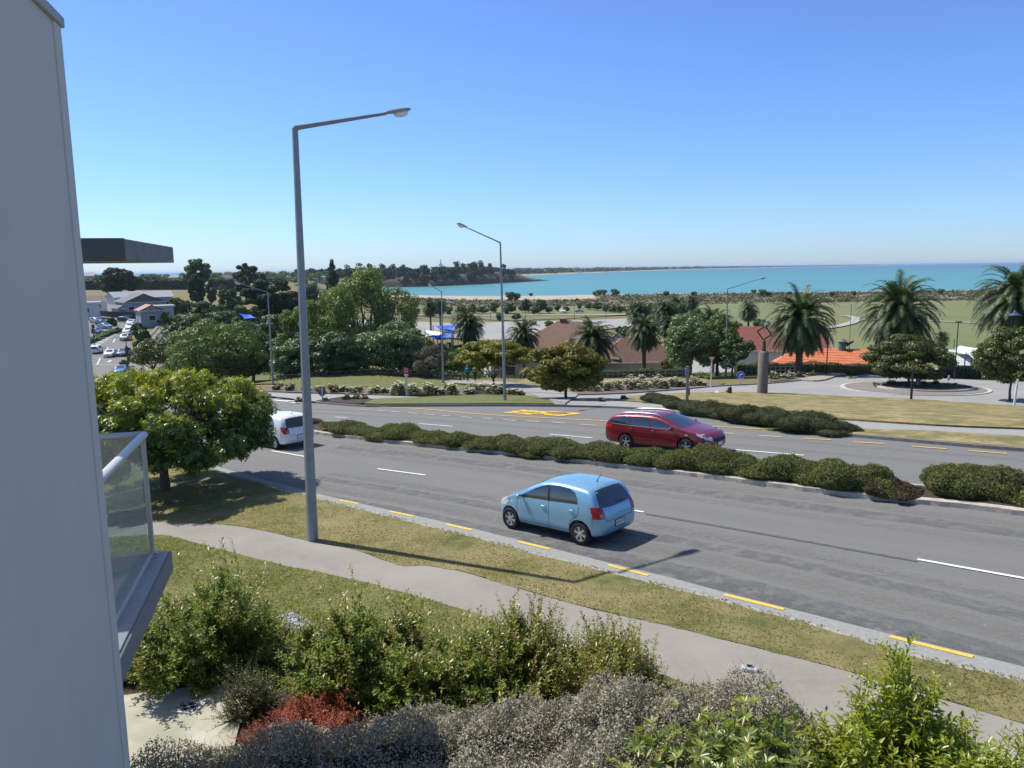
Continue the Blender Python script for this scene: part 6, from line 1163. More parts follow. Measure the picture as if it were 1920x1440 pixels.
# ------------------------------------------------------------------ people
def person(px, py, h_px, heading, top, trou, label, hood=False, step=.22):
    p = P(px, py); s = size(p, h_px)/1.75; root = empty('person', p+Vector((0, 0, .22)), label, 'person', rz=math.pi/2-heading)
    J = {'pel': (0, 0, .95), 'wa': (0, 0, 1.12), 'ch': (.02, 0, 1.36), 'nk': (.03, 0, 1.50), 'hd': (.05, 0, 1.60), 'hd2': (.06, 0, 1.70), 'hl': (0, .10, .90), 'kl': (step*.6, .10, .50), 'al': (step, .10, .09), 'tl': (step+.17, .10, .03), 'hr': (0, -.10, .90), 'kr': (-step*.1, -.10, .50), 'ar': (-step, -.10, .12), 'tr': (-step+.14, -.10, .03), 'sl': (.02, .19, 1.42), 'el': (-.08, .24, 1.15), 'wl': (.05, .24, .92), 'sr': (.02, -.19, 1.42), 'er': (-.02, -.24, 1.15), 'wr': (.14, -.23, .95), 'fl': (.09, .24, .84), 'fr': (.18, -.23, .87)}
    E = [('pel', 'wa'), ('wa', 'ch'), ('ch', 'nk'), ('nk', 'hd'), ('hd', 'hd2'), ('pel', 'hl'), ('hl', 'kl'), ('kl', 'al'), ('al', 'tl'), ('pel', 'hr'), ('hr', 'kr'), ('kr', 'ar'), ('ar', 'tr'), ('ch', 'sl'), ('sl', 'el'), ('el', 'wl'), ('wl', 'fl'), ('ch', 'sr'), ('sr', 'er'), ('er', 'wr'), ('wr', 'fr')]
    Rr = dict(pel=.15, wa=.13, ch=.15, nk=.06, hd=.095, hd2=.085, hl=.095, kl=.06, al=.045, tl=.035, hr=.095, kr=.06, ar=.045, tr=.035, sl=.06, el=.045, wl=.032, fl=.03, sr=.06, er=.045, wr=.032, fr=.03)
    def skin(name, keys, edges, grow, m_, parent):
        me = bpy.data.meshes.new(name); me.from_pydata([tuple(Vector(J[k])*s) for k in keys], [(keys.index(a), keys.index(b)) for a, b in edges], []); o = link(name, me); o.modifiers.new('k', 'SKIN'); ss = o.modifiers.new('s', 'SUBSURF'); ss.levels = 1; ss.render_levels = 1
        for i, k in enumerate(keys): r = Rr[k]*s*grow; me.skin_vertices[0].data[i].radius = (r, r)
        me.skin_vertices[0].data[0].use_root = True; dg = bpy.context.evaluated_depsgraph_get(); nm = bpy.data.meshes.new_from_object(o.evaluated_get(dg)); bpy.data.objects.remove(o); nm.materials.clear(); nm.materials.append(m_); nm.shade_smooth(); return link(name, nm, parent)
    skin('body', list(J), E, 1.0, mat('skin', (.45, .27, .19), .6), root)
    tk = ['pel', 'wa', 'ch', 'sl', 'el', 'wl', 'sr', 'er', 'wr']; skin('jacket', tk, [('pel', 'wa'), ('wa', 'ch'), ('ch', 'sl'), ('sl', 'el'), ('el', 'wl'), ('ch', 'sr'), ('sr', 'er'), ('er', 'wr')], 1.28, top, root)
    lk = ['pel', 'hl', 'kl', 'al', 'hr', 'kr', 'ar']; skin('trousers', lk, [('pel', 'hl'), ('hl', 'kl'), ('kl', 'al'), ('pel', 'hr'), ('hr', 'kr'), ('kr', 'ar')], 1.15, trou, root)
    m = MB(); m.ell((.035*s, 0, 1.68*s), (.115*s, .11*s, .12*s), 12, 8); m.build('hood' if hood else 'hair', top if hood else mat('fair_hair', (.22, .15, .08), .8), root, smooth=True)
    m = MB(); m.box((-.20*s, 0, 1.25*s), (.2*s, .3*s, .46*s)); m.build('backpack', top, root, bevel=.05)
    return root
TEAL = mat('teal_jacket', (.012, .16, .25), .7, (.02, .2, .3), 6); TAN = mat('mustard_coat', (.34, .20, .08), .8, (.27, .15, .06), 6); DKT = mat('dark_trousers', (.02, .025, .04), .9)
person(877, 719.5, 30, R(15), TEAL, DKT, 'person in a hooded teal jacket walking away on the curved footpath', True)
person(891, 719, 30, R(15), TAN, DKT, 'person in a mustard tan coat walking beside the teal jacket')

# ------------------------------------------------------------------ buildings below the bank and far left
WWHT = mat('white_render_wall', (.62, .62, .60), .85, (.55, .55, .54), .8, 5); WCRM = mat('cream_wall', (.45, .42, .35), .85, (.40, .37, .31), .8, 5); WGRY = mat('blue_grey_weatherboard', (.30, .33, .36), .8, (.26, .29, .32), 1, 5)
WIN = mat('house_window_glass', (.03, .04, .05), .1, spec=.6); FRM = mat('window_frame_white', (.7, .7, .7), .6)
def tiles(name, c1, c2, rowh=.3, edge=.6):
    m = mat(name, c1, .85, c2, 1.5, 6, lo=.3, hi=.7); nt = m.node_tree; b = nt.nodes['Principled BSDF']; tc = N(nt, 'ShaderNodeTexCoord'); wv = N(nt, 'ShaderNodeTexWave'); wv.bands_direction = 'Z'; wv.inputs['Scale'].default_value = .5/rowh*1.0; wv.inputs['Distortion'].default_value = .3; wv.wave_profile = 'SAW'
    nt.links.new(tc.outputs['Object'], wv.inputs['Vector']); bp = N(nt, 'ShaderNodeBump'); bp.inputs['Strength'].default_value = .9; bp.inputs['Distance'].default_value = .12; nt.links.new(wv.outputs[0], bp.inputs['Height']); nt.links.new(bp.outputs[0], b.inputs['Normal']); src = b.inputs['Base Color'].links[0].from_socket; rp = N(nt, 'ShaderNodeValToRGB'); rp.color_ramp.elements[0].position = .72; rp.color_ramp.elements[1].position = .95; nt.links.new(wv.outputs[0], rp.inputs[0]); mx = N(nt, 'ShaderNodeMix', data_type='RGBA'); nt.links.new(rp.outputs[0], mx.inputs[0]); nt.links.new(src, mx.inputs[6]); mx.inputs[7].default_value = (*[c*edge for c in c1], 1); nt.links.new(mx.outputs[2], b.inputs['Base Color']); return m
RBRN = tiles('brown_roof_tiles', (.20, .12, .085), (.28, .175, .125)); RRED = tiles('dull_red_roof', (.30, .10, .075), (.36, .15, .11)); RORG = tiles('orange_roof_tiles', (.56, .15, .065), (.66, .24, .12), .42, .45); RGRY = tiles('grey_roof', (.16, .165, .175), (.20, .205, .21)); RLT = tiles('pale_metal_roof', (.42, .44, .46), (.48, .5, .52)); RDBR = tiles('dark_brown_roof', (.16, .13, .11), (.2, .165, .14))
def building(name, label, px, D, w_, dp, wh, rh, yaw, wall, roof, kind='hip', wins=4, chim=None, ridge=.5, group=None, z=0.0, p=None):
    p = p or loc(px, D); o = empty(name, p+Vector((0, 0, z)), label, 'building', group); o.rotation_euler.z = math.atan2(-p.x, p.y)+R(yaw); m = MB(); m.box((0, 0, wh/2-1.5), (w_, dp, wh+3)); m.build('wall', wall, o)
    e = .45; X, Y = w_/2+e, dp/2+e; m = MB(); 
    if kind == 'hip':
        r_ = max(.05, X-Y*ridge*2) if X > Y else .05; ry = max(0.0, Y-X) if Y > X else 0
        m.add([(-X, -Y, wh), (X, -Y, wh), (X, Y, wh), (-X, Y, wh), (-r_, -ry, wh+rh), (r_, -ry, wh+rh), (r_, ry, wh+rh), (-r_, ry, wh+rh)], [(0, 1, 5, 4), (1, 2, 6, 5), (2, 3, 7, 6), (3, 0, 4, 7), (4, 5, 6, 7), (3, 2, 1, 0)])
    elif kind == 'gable':                                                                # gable end faces the eye
        m.add([(-X, -Y, wh), (X, -Y, wh), (X, Y, wh), (-X, Y, wh), (0, -Y, wh+rh), (0, Y, wh+rh)], [(0, 4, 5, 3), (4, 1, 2, 5), (3, 2, 1, 0)]); m.add([(-X, -Y, wh-.22), (X, -Y, wh-.22), (0, -Y, wh+rh-.22)], [(0, 1, 2)])
        m2 = MB(); m2.prism([(-w_/2, wh), (w_/2, wh), (0, wh+rh*.94)], -dp/2, dp/2, YY); m2.build('gable_wall', wall, o)
    elif kind == 'side':
        m.add([(-X, -Y, wh), (X, -Y, wh), (X, Y, wh), (-X, Y, wh), (-X, 0, wh+rh), (X, 0, wh+rh)], [(0, 1, 5, 4), (2, 3, 4, 5), (0, 4, 3), (1, 2, 5), (3, 2, 1, 0)])
    else: m.box((0, 0, wh+rh/2), (2*X, 2*Y, rh))
    ro = m.build('roof', roof, o); m = MB()
    for s in (-1, 1): m.box((0, s*Y, wh-.08), (2*X, .12, .16))
    m.build('gutter', FRM, o)
    if chim: m = MB(); m.box((chim[0], chim[1], wh+rh*.6+chim[2]/2), (.9, .7, chim[2]+1)); m.box((chim[0], chim[1], wh+rh*.6+chim[2]+.55), (1.05, .85, .12)); c = m.build('chimney', mat('brick_chimney', (.22, .08, .055), .9, (.28, .12, .08), 6), ro)
    for i in range(wins):
        x = -w_/2+w_*(i+.5)/wins; m = MB(); m.box((x, -dp/2-.02, wh*.55), (min(1.6, w_/wins*.55), .06, min(1.3, wh*.42))); q = m.build('window', WIN, o); m = MB()
        ww, hh_ = min(1.6, w_/wins*.55), min(1.3, wh*.42)
        for s in (-1, 1): m.box((x+s*ww/2, -dp/2-.04, wh*.55), (.08, .08, hh_+.1)); m.box((x, -dp/2-.041, wh*.55+s*hh_/2), (ww, .08, .08))
        m.build('frame', FRM, q)
    return o
def top_at(px, D, top): return at_depth(px, top, D).z-loc(px, D).z
# brown tiled house (two hipped blocks), dull red roof, orange roof
H1 = top_at(1055, 118, 601); building('tiled_house', 'house with large brown tiled hip roof and brick chimney above the orange topped tree', 1066, 118, 17.5, 14, H1-4.6, 4.6, -14, WCRM, RBRN, wins=5, chim=(-.8, 0, 1.6))
H2 = top_at(1080, 106, 632); building('tiled_house_wing', 'small front wing with brown hip roof before the big tiled house', 1072, 107, 6.5, 6, H2-2.6, 2.6, 20, WCRM, RBRN, wins=2)
H3 = top_at(1185, 112, 632); building('tiled_house', 'long brown roofed house partly behind the dark full palm', 1190, 113, 13, 9, H3-2.9, 2.9, 12, WCRM, RBRN, wins=4, chim=None)
p = loc(1160, 108); o = empty('roof_dormer', p+Vector((0, 0, top_at(1160, 108, 633))), 'pale triangular vent gable on the brown roof right of the wide palm', 'dormer'); m = MB(); m.add([(-1, 0, 0), (1, 0, 0), (0, 0, .95), (0, 1.6, .3)], [(0, 1, 2), (0, 2, 3), (1, 3, 2)]); m.build('gable', RBRN, o); m = MB(); m.add([(-.7, -.02, .08), (.7, -.02, .08), (0, -.02, .74)], [(0, 1, 2)]); m.build('vent', WWHT, o)
H4 = top_at(1450, 125, 611); building('red_roof_hall', 'long hall with dull red roof and white wall behind the stone pillar', 1455, 125, 13.5, 9, H4-3.4, 3.4, 4, WWHT, RRED, 'side', wins=0)
m = MB(); oh = bpy.data.objects['red_roof_hall']; m.prism([(math.cos(t)*1.1, math.sin(t)*1.3) for t in np.linspace(0, math.pi, 10)], 4.55, 4.62, Matrix.Translation((3.2, 0, .4))@YY); m.build('arched_door', mat('dark_doorway', (.03, .03, .035), .6), oh)
H5 = top_at(1560, 96, 651); building('orange_roof_house', 'bright orange tiled roof with green copper vent just beyond the clipped hedge', 1566, 97, 16.2, 10, max(.5, H5-2.7), 2.7, -2, WCRM, RORG, wins=0, ridge=.36)
oo = bpy.data.objects['orange_roof_house']; m = MB(); z0 = max(.5, H5-2.7)+2.5; COP = mat('green_copper', (.12, .20, .16), .7, (.09, .15, .12), 4); m.tube([(.6, 0, z0-.5), (.6, 0, z0+1.1)], [.52, .46], 10); m.tube([(.6, 0, z0+1.1), (.6, 0, z0+1.45)], [.62, .2], 10); vt = m.build('copper_vent', COP, oo); m = MB(); m.tube([(1.05, 0, z0+.7), (1.9, 0, z0+1.2)], [.3, .12], 8); m.build('cowl', mat('dark_copper', (.05, .08, .07), .7), vt)
building('low_pavilion', 'low pale roofed building left of the wide low palm, behind the sails', 955, 150, 9, 7, 2.6, 1.2, 10, WWHT, mat('pale_green_roof', (.28, .32, .30), .7), 'side', wins=3)
building('brown_shed', 'brown roofed shed behind the second lamp post', 945, 124, 5, 5, top_at(945, 124, 636)-1.2, 1.2, 10, WCRM, RBRN, 'side', wins=2)
building('cafe', 'white walled low building with pale roof behind the olive tree at right', 1880, 92, 12, 7, top_at(1880, 92, 668)-.8, .8, 0, WWHT, RLT, 'side', wins=4)
# shade sails
def sail(name, label, corners, m_, group=None, poles=True):
    P_ = [at_depth(*c) for c in corners]; c = sum(P_, Vector())/len(P_); g = Vector((c.x, c.y, Tz(c.x, c.y))); o = empty(name, g, label, 'shade sail', group); n = 9; V = []; Fc = []
    q = P_ if len(P_) == 4 else P_+[P_[-1]]
    for i in range(n+1):
        for j in range(n+1):
            u, v = i/n, j/n; s = q[0]*(1-u)*(1-v)+q[1]*u*(1-v)+q[2]*u*v+q[3]*(1-u)*v; mid_ = (Vector(c)-s)*.16*(1-max(abs(2*u-1), abs(2*v-1))**2)*0 - Vector((0, 0, .5))*math.sin(math.pi*u)*math.sin(math.pi*v); inw = (Vector(c)-s)*(.16*(math.sin(math.pi*u)*(1 if j in (0, n) else 0)+math.sin(math.pi*v)*(1 if i in (0, n) else 0))); V.append(s+mid_+inw-g)
    Fc = [(i*(n+1)+j, (i+1)*(n+1)+j, (i+1)*(n+1)+j+1, i*(n+1)+j+1) for i in range(n) for j in range(n)]; npmesh('sail', [tuple(v) for v in V], Fc, m_, o, smooth=True)
    for k in P_: m = MB(); m.tube([(k.x-g.x, k.y-g.y, Tz(k.x, k.y)-g.z), (k.x-g.x, k.y-g.y, k.z-g.z+.1)], .07, 6); m.build('pole', GREYB, o)
SBL = mat('blue_sail_cloth', (.04, .14, .62), .8); SWH = mat('white_sail_cloth', (.75, .76, .76), .8)
sail('shade_sail', 'upper bright blue shade sail left of the low palm', [(812, 611, 122), (858, 609, 126), (850, 620, 114), (826, 616, 114)], SBL)
sail('shade_sail', 'lower bright blue shade sail under the white one', [(806, 631, 108), (848, 624, 114), (846, 633, 106), (812, 634, 104)], SBL)
sail('shade_sail', 'white pointed shade sail between the two blue ones', [(797, 619, 122), (846, 623, 116), (820, 629, 108), (796, 631, 106)], SWH)
sail('shade_sail', 'white tent like sail at right beyond the roundabout, larger left one', [(1770, 658, 96), (1800, 648, 104), (1852, 655, 98), (1810, 664, 90)], SWH)
sail('shade_sail', 'small white sail beside the olive tree at right', [(1812, 662, 92), (1850, 661, 92), (1856, 672, 86), (1822, 672, 86)], SWH)
sail('shade_sail', 'blue shade sail deep among the trees on the left', [(449, 588, 170), (470, 590, 176), (480, 596, 164), (458, 598, 160)], SBL)
# left valley houses
building('long_shed', 'long white building with brown grey roof at far left', 185, 262, 17, 12, top_at(185, 262, 563), 1.6, 0, WWHT, RDBR, 'side', wins=3)
building('white_house', 'white house with pale roof right of the long shed', 243, 255, 11, 8, top_at(243, 255, 556), 1.7, 18, WWHT, RLT, 'side', wins=3)
building('gabled_house', 'larger grey house with dark gable facing the road', 262, 243, 11, 12, top_at(262, 243, 565), 2.6, 14, WGRY, RGRY, 'gable', wins=3)
building('gabled_house', 'lower grey gabled garage left of the larger grey house', 236, 240, 6, 8, top_at(236, 240, 577), 1.6, 14, WGRY, RGRY, 'gable', wins=1)
building('grey_house', 'two storey blue grey house with pale roof behind the gabled one', 288, 262, 11, 9, top_at(288, 262, 556), 1.9, 10, WGRY, RLT, 'side', wins=4)
building('small_house', 'small house with salmon gable beside the railway cutting', 282, 205, 5.5, 7, top_at(282, 205, 581), 1.5, 10, WGRY, mat('salmon_roof', (.36, .22, .18), .8), 'gable', wins=1)
building('white_garage', 'white flat topped garage beside the small salmon roofed house', 303, 212, 6, 5, top_at(303, 212, 574), .3, 8, WWHT, RLT, 'flat', wins=1)
building('corner_shop', 'plain white flat roofed block with dark doorway at far left corner', 163, 226, 7, 6, top_at(163, 226, 568), .3, 0, WWHT, RLT, 'flat', wins=1)
for px, D, w_, t_, lb in [(168, 900, 40, 517, 'distant pale house among the skyline trees, leftmost'), (330, 820, 26, 520, 'distant pale house left of the tall gum'), (425, 760, 34, 521, 'distant house with brown hip roof behind the shelter hedge'), (535, 900, 26, 520, 'distant pale house on the skyline near the near lamp post'), (600, 880, 22, 519, 'distant pale house right of the near lamp post')]:
    w2 = w_*D/F; building('distant_house', lb, px, D, w2, w2*.6, max(2.5, top_at(px, D, t_)), w2*.16, 0, WCRM, RDBR if px == 425 else RLT, 'hip', wins=3)
# dark fence, shelter belt, hedges
def boxhedge(name, label, pts, H, w_, lm, n, leaf, seed, cat='hedge', group=None):
    c = catmull(pts, 1.0); mid_ = c[len(c)//2]; g = Vector((mid_[0], mid_[1], Tz(*mid_))); o = empty(name, g, label, cat, group); rg = np.random.default_rng(seed); L = np.zeros(len(c)); L[1:] = np.cumsum(np.linalg.norm(np.diff(c, axis=0), axis=1))
    t = rg.random(n)*L[-1]; x = np.interp(t, L, c[:, 0]); y = np.interp(t, L, c[:, 1]); d = np.gradient(c, axis=0); d /= np.linalg.norm(d, axis=1)[:, None]; nx = np.interp(t, L, -d[:, 1]); ny = np.interp(t, L, d[:, 0])
    per = 2*H+w_; s = rg.random(n)*per; side = np.where(s < H, -1, np.where(s > H+w_, 1, 0)); hh_ = np.where(side == -1, s, np.where(side == 1, per-s, H)); off = np.where(side == 0, s-H-w_/2, side*w_/2)
    wob = .10*w_*np.sin(t*1.3+seed)+.06*w_*np.sin(t*3.1); off = off*(1+wob*.3)+rg.normal(size=n)*.05*w_; hh_ = hh_*(1+.07*np.sin(t*.9+seed)+.05*np.sin(t*2.7))+rg.normal(size=n)*.03*H; z = T(x, y)
    Cc = np.stack([x+nx*off-g.x, y+ny*off-g.y, z+np.maximum(hh_, 0)-g.z], 1); nv = np.stack([nx*side, ny*side, (side == 0)*1.0+.3], 1)+rg.normal(size=(n, 3))*.45; nv /= np.linalg.norm(nv, axis=1)[:, None]; a = rg.normal(size=(n, 3)); a -= nv*np.einsum('ij,ij->i', a, nv)[:, None]; a /= np.linalg.norm(a, axis=1)[:, None]; b = np.cross(nv, a); l = leaf*(.6+.8*rg.random(n))[:, None]
    V = np.stack([Cc-a*l*.5, Cc+b*l*.28, Cc+a*l*.5, Cc-b*l*.28], 1).reshape(-1, 3); i = np.arange(n)*4; npmesh('foliage', V, np.stack([i, i+1, i+2, i+3], 1), lm, o)
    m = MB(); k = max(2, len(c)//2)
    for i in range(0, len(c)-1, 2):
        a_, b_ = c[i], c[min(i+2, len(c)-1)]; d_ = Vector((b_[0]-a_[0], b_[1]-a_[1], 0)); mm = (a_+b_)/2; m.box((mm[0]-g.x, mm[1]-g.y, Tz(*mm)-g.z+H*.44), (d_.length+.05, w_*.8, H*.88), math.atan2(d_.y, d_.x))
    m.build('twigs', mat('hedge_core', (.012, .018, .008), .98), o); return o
boxhedge('shelter_hedge', 'long dark clipped shelter hedge along the field horizon at left', [loc(110, 540), loc(250, 550), loc(360, 560)], top_at(250, 550, 527), 5, L_PINE, 14000, 1.3, 1)
boxhedge('shelter_hedge', 'shorter dark shelter hedge right of the tall gum', [loc(400, 560), loc(442, 560)], top_at(420, 560, 526), 5, L_PINE, 4000, 1.3, 2)
boxhedge('clipped_hedge', 'dark clipped hedge in front of the orange roof', [loc(1438, 91), loc(1530, 90), loc(1632, 89), loc(1720, 88)], 1.5, 1.4, leafmat('leaf_hedge', [(.02, .04, .012), (.035, .06, .016), (.05, .08, .02)], .5, .1), 16000, .12, 3)
boxhedge('clipped_hedge', 'bright green hedge below the brown roofed houses, left of the park tree', [loc(1130, 92), loc(1200, 91), loc(1290, 89)], 1.0, 1.6, leafmat('leaf_hedge_bright', [(.05, .085, .018), (.07, .12, .025), (.035, .06, .015)], .5, .2), 12000, .14, 4)
boxhedge('clipped_hedge', 'loose green hedge between the park trees and the pillar', [loc(1380, 90), loc(1445, 90)], 1.3, 1.5, leafmat('leaf_hedge_bright', [(.05,)*3]*3), 6000, .14, 5)
boxhedge('clipped_hedge', 'dark hedge behind the footpath right of the roundabout tree', [loc(1760, 86), loc(1850, 84), loc(1960, 82)], 1.4, 1.6, leafmat('leaf_hedge', [(.02,)*3]*3), 9000, .14, 6)
boxhedge('road_hedge', 'low hedge on the median of the distant left road', [P(140, 652), P(175, 640), P(205, 627), P(222, 622)], .8, 1.7, L_FAR, 7000, .3, 7)
p1_, p2_ = loc(178, 236), loc(262, 222); d_ = (p2_-p1_); f = empty('paling_fence', (p1_+p2_)/2, 'long black paling fence below the left houses', 'fence', rz=math.atan2(d_.y, d_.x)); m = MB(); rr = random.Random(2); n = 60
for i in range(n): x = (i+.5)/n*d_.length-d_.length/2; m.box((x, 0, .95), (d_.length/n*.9, .05, 1.9+rr.uniform(-.04, .04)))
m.build('palings', mat('black_paling', (.03, .032, .035), .9, (.05, .05, .05), 2), f); m = MB()
for z in (.4, 1.5): m.box((0, .07, z), (d_.length, .06, .09))
m.build('rail', BLKM, f)
# low dark fence behind the roses under the trees, and the railing at the park edge
def rail(name, label, a, b, H, n, mt, bars=2, D1=None):
    d_ = b-a; c = (a+b)/2; f = empty(name, c, label, 'fence', rz=math.atan2(d_.y, d_.x)); L = Vector((d_.x, d_.y, 0)).length; m = MB(); gr = (b.z-a.z)/L
    for i in range(n+1): x = -L/2+L*i/n; m = MB(); m.box((x, 0, H/2+gr*x-.1), (.09, .09, H+.2)); m.build('post', mt, f)
    for k in range(bars): z = H*(.95-.4*k); m = MB(); m.tube([(-L/2, 0, z-gr*L/2), (L/2, 0, z+gr*L/2)], .05, 4); m.build('rail', mt, f)
    return f
WOODF = mat('dark_timber_fence', (.07, .06, .05), .9, (.11, .1, .09), 4)
rail('timber_fence', 'low dark timber rail fence under the shady trees, left part', loc(520, 83), loc(700, 83), .8, 14, WOODF, 2)
rail('timber_fence', 'low dark timber rail fence behind the third lamp post', loc(700, 83), loc(870, 83), .8, 12, WOODF, 2)
rail('timber_fence', 'dark timber rail fence right of the walking couple', loc(905, 88), loc(1000, 88), .8, 8, WOODF, 2)
rail('wire_fence', 'thin railing fence in front of the bright green hedge', loc(1130, 88), loc(1290, 85), 1.0, 16, mat('grey_fence', (.16, .17, .17), .7), 3)
rail('wire_fence', 'thin railing fence behind the right round sign and pillar', loc(1390, 86), loc(1500, 86), 1.0, 12, mat('grey_fence', (.16,)*3), 3)

# ---- traffic signals and road side bits at the far left junction
def signal(px, py, top, label, arm=None):
    o = post('traffic_signal', px, py, label, 'traffic light', group='traffic signals at the left junction'); s = size(o.location, 1); H = (py-top)*s; face(o); m = MB(); m.tube([(0, 0, 0), (0, 0, H)], [1.2*s, .9*s], 6); m.build('pole', mat('signal_pole_grey', (.10, .11, .12), .6), o); m = MB(); m.box((0, -.15, H*.55 if arm else H-4*s), (5.2*s, .3, 15*s)); h = m.build('signal_head', BLKM, o)
    for k, c in enumerate([(.25, .02, .02), (.25, .14, .02), (.02, .18, .06)]): m = MB(); m.tube([(0, -.28, (H*.55 if arm else H-4*s)+(4.4-4.4*k)*s), (0, -.34, (H*.55 if arm else H-4*s)+(4.4-4.4*k)*s)], 1.6*s, 8); m.build('lens', mat('lens%d' % k, c, .3), h)
    if arm: m = MB(); m.tube([(0, 0, H), (-20*s, 0, H+2.5*s), (-44*s, 0, H+1*s)], [.6*s, .45*s, .3*s], 6); m.build('arm', GALV, o)
signal(240, 686, 633, 'traffic signal with long mast arm at the left junction', arm=True)
signal(178, 650, 612, 'traffic signal nearest the building edge on the far left')
o = post('red_direction_sign', 167, 648, 'small red sign near the left building edge', 'sign'); s = size(o.location, 1); face(o); m = MB(); m.box((0, 0, 12*s), (.6*s, .05, 24*s)); m.build('post', GALV, o); m = MB(); m.box((0, -.1, 27*s), (5*s, .05, 5*s), M=Matrix.Rotation(R(45), 3, 'Y')); m.box((0, -.1, 21.5*s), (4.5*s, .05, 2.5*s)); m.build('sign_face', REDS, o)
# railway in its cutting
BAL = mat('railway_ballast', (.24, .21, .18), .95, (.17, .15, .13), .8, 8); RAILM = mat('rail_steel', (.06, .045, .04), .5, metal=.4)
rl = catmull([loc(298, 118), loc(291, 135), loc(290, 150), loc(300, 175), loc(322, 205), loc(345, 235), loc(362, 262)], 2)
drape('railway_bed', ribbon(rl, -3.2, 3.2), .5, BAL, 2.5, .4)
for off in (-1.9, -.5, .6, 2.0): drape('railway_track', ribbon(rl, off, off+.22), .68, RAILM, 2.5)

# ---- background trees: individual ones
BT = 'trees of the left valley'
tp('dome_tree', 'large dark dome shaped tree above the long white shed', 227, 430, 503, 78, L_PINE, 401, n=9000, leaf=1.5, nb=50, base=.05, group=BT)
tp('gum_tree', 'tallest spreading gum with open crown on the left skyline', 377, 330, 483, 54, L_DARK, 402, n=8000, leaf=.9, nb=34, br=.24, base=.45, group=BT, bark=PALEBARK)
tp('cypress', 'dense upright cypress in front of the tall gum', 371, 318, 514, 34, L_PINE, 403, n=6500, leaf=.8, nb=34, br=.3, base=.03, group=BT, flat=1.3)
tp('cypress', 'slim poplar right of the upright cypress', 398, 312, 523, 18, L_FAR, 404, n=3000, leaf=.8, nb=20, br=.4, base=.05, group=BT, flat=1.5)
tp('conifer', 'dark ragged conifer on the skyline right of the gum', 463, 400, 490, 50, L_PINE, 405, n=8000, leaf=1.1, nb=44, br=.22, base=.05, group=BT)
tp('round_tree', 'round dark tree right of the ragged conifer', 492, 420, 510, 32, L_PINE, 406, n=3500, leaf=1.1, nb=22, base=.1, group=BT)
tp('spreading_tree', 'wide flat topped dark pine behind the left slim lamp post', 512, 210, 521, 112, L_PINE, 407, n=14000, leaf=.7, nb=70, br=.2, base=.12, flat=.6, group=BT)
tp('small_tree', 'small round tree on the dry field edge', 418, 420, 529, 18, L_FAR, 408, n=1500, leaf=1, nb=14, base=.15, group=BT)
for i, (px, D, top, wpx, lb) in enumerate([(434, 250, 540, 50, 'grey green mound shaped bush below the ragged conifer'), (345, 245, 562, 40, 'bushy shrub right of the grey houses'), (330, 232, 553, 26, 'dark tree beside the two storey grey house'), (388, 215, 560, 70, 'broad bush in the middle of the valley'), (425, 190, 575, 80, 'broad dark bush left of the hidden blue sail'), (365, 180, 588, 60, 'green bush above the big round tree'), (465, 185, 568, 55, 'bush behind the blue sail'), (340, 150, 598, 50, 'yellow green bush beside the railway'), (310, 205, 585, 40, 'dark bush behind the small house'), (262, 175, 600, 30, 'dark bush left of the railway, by the queue of cars'), (268, 150, 612, 34, 'roadside bush left of the railway'), (278, 130, 630, 30, 'low bush beside the brown green tree'), (545, 260, 545, 60, 'bush mass behind the near lamp post, right of the flat topped pine'), (590, 300, 530, 60, 'green tree behind the near lamp post top branches'), (585, 190, 560, 60, 'mid green tree right of the near lamp post in the valley'), (640, 200, 540, 70, 'mid green tree left of the tallest tree'), (520, 150, 590, 70, 'olive bush above the pale layered tree'), (330, 120, 640, 50, 'bush at the left foot of the big round tree'), (210, 205, 596, 18, 'small round shrub by the far kerb, left one'), (300, 160, 640, 30, 'roadside tree above the little olive tree')]):
    tp('valley_tree' if top < 560 else 'valley_bush', lb, px, D, top, wpx, [L_FAR, L_DARK, L_OAK][i % 3], 430+i, n=4500, leaf=.55 if D < 200 else .75, nb=34, base=.02, group=BT, nl=4)
tp('valley_bush', 'low clipped shrub on the traffic island by the bend', 223, 0, 612, 14, L_FAR, 461, py=626, n=1200, leaf=.35, nb=10, base=.02, group=BT, nl=3)
tp('valley_bush', 'long low shrub beside the far kerb under the black fence', 243, 0, 589, 26, L_FAR, 462, py=599, n=1500, leaf=.4, nb=12, base=.02, group=BT, nl=3)
tp('flax_bush', 'spiky flax bush at the kerb under the signal pole', 238, 0, 668, 26, L_OAK, 463, py=688, n=1500, leaf=.5, nb=10, base=.02, nl=3, asp=.15)
tp('spire_conifer', 'pointed dark conifer rising above the skyline right of the near lamp post', 627, 270, 492, 44, L_PINE, 409, n=6000, leaf=.8, base=.03, group=BT, blobs=[((math.cos(k*2.4)*(1-k/30)*3.2, math.sin(k*2.4)*(1-k/30)*3.2, 1.5+k*.62), (2.6*(1-k/33)+.3, 2.6*(1-k/33)+.3, .9)) for k in range(30)])
tp('round_pine', 'dense dark crown behind the tallest tree top, left', 665, 420, 502, 40, L_PINE, 410, n=3500, leaf=1.2, nb=26, base=.1, group=BT)
tp('round_pine', 'dense flat dark crown behind the tallest tree top', 688, 440, 497, 55, L_PINE, 411, n=4500, leaf=1.2, nb=30, base=.1, group=BT)

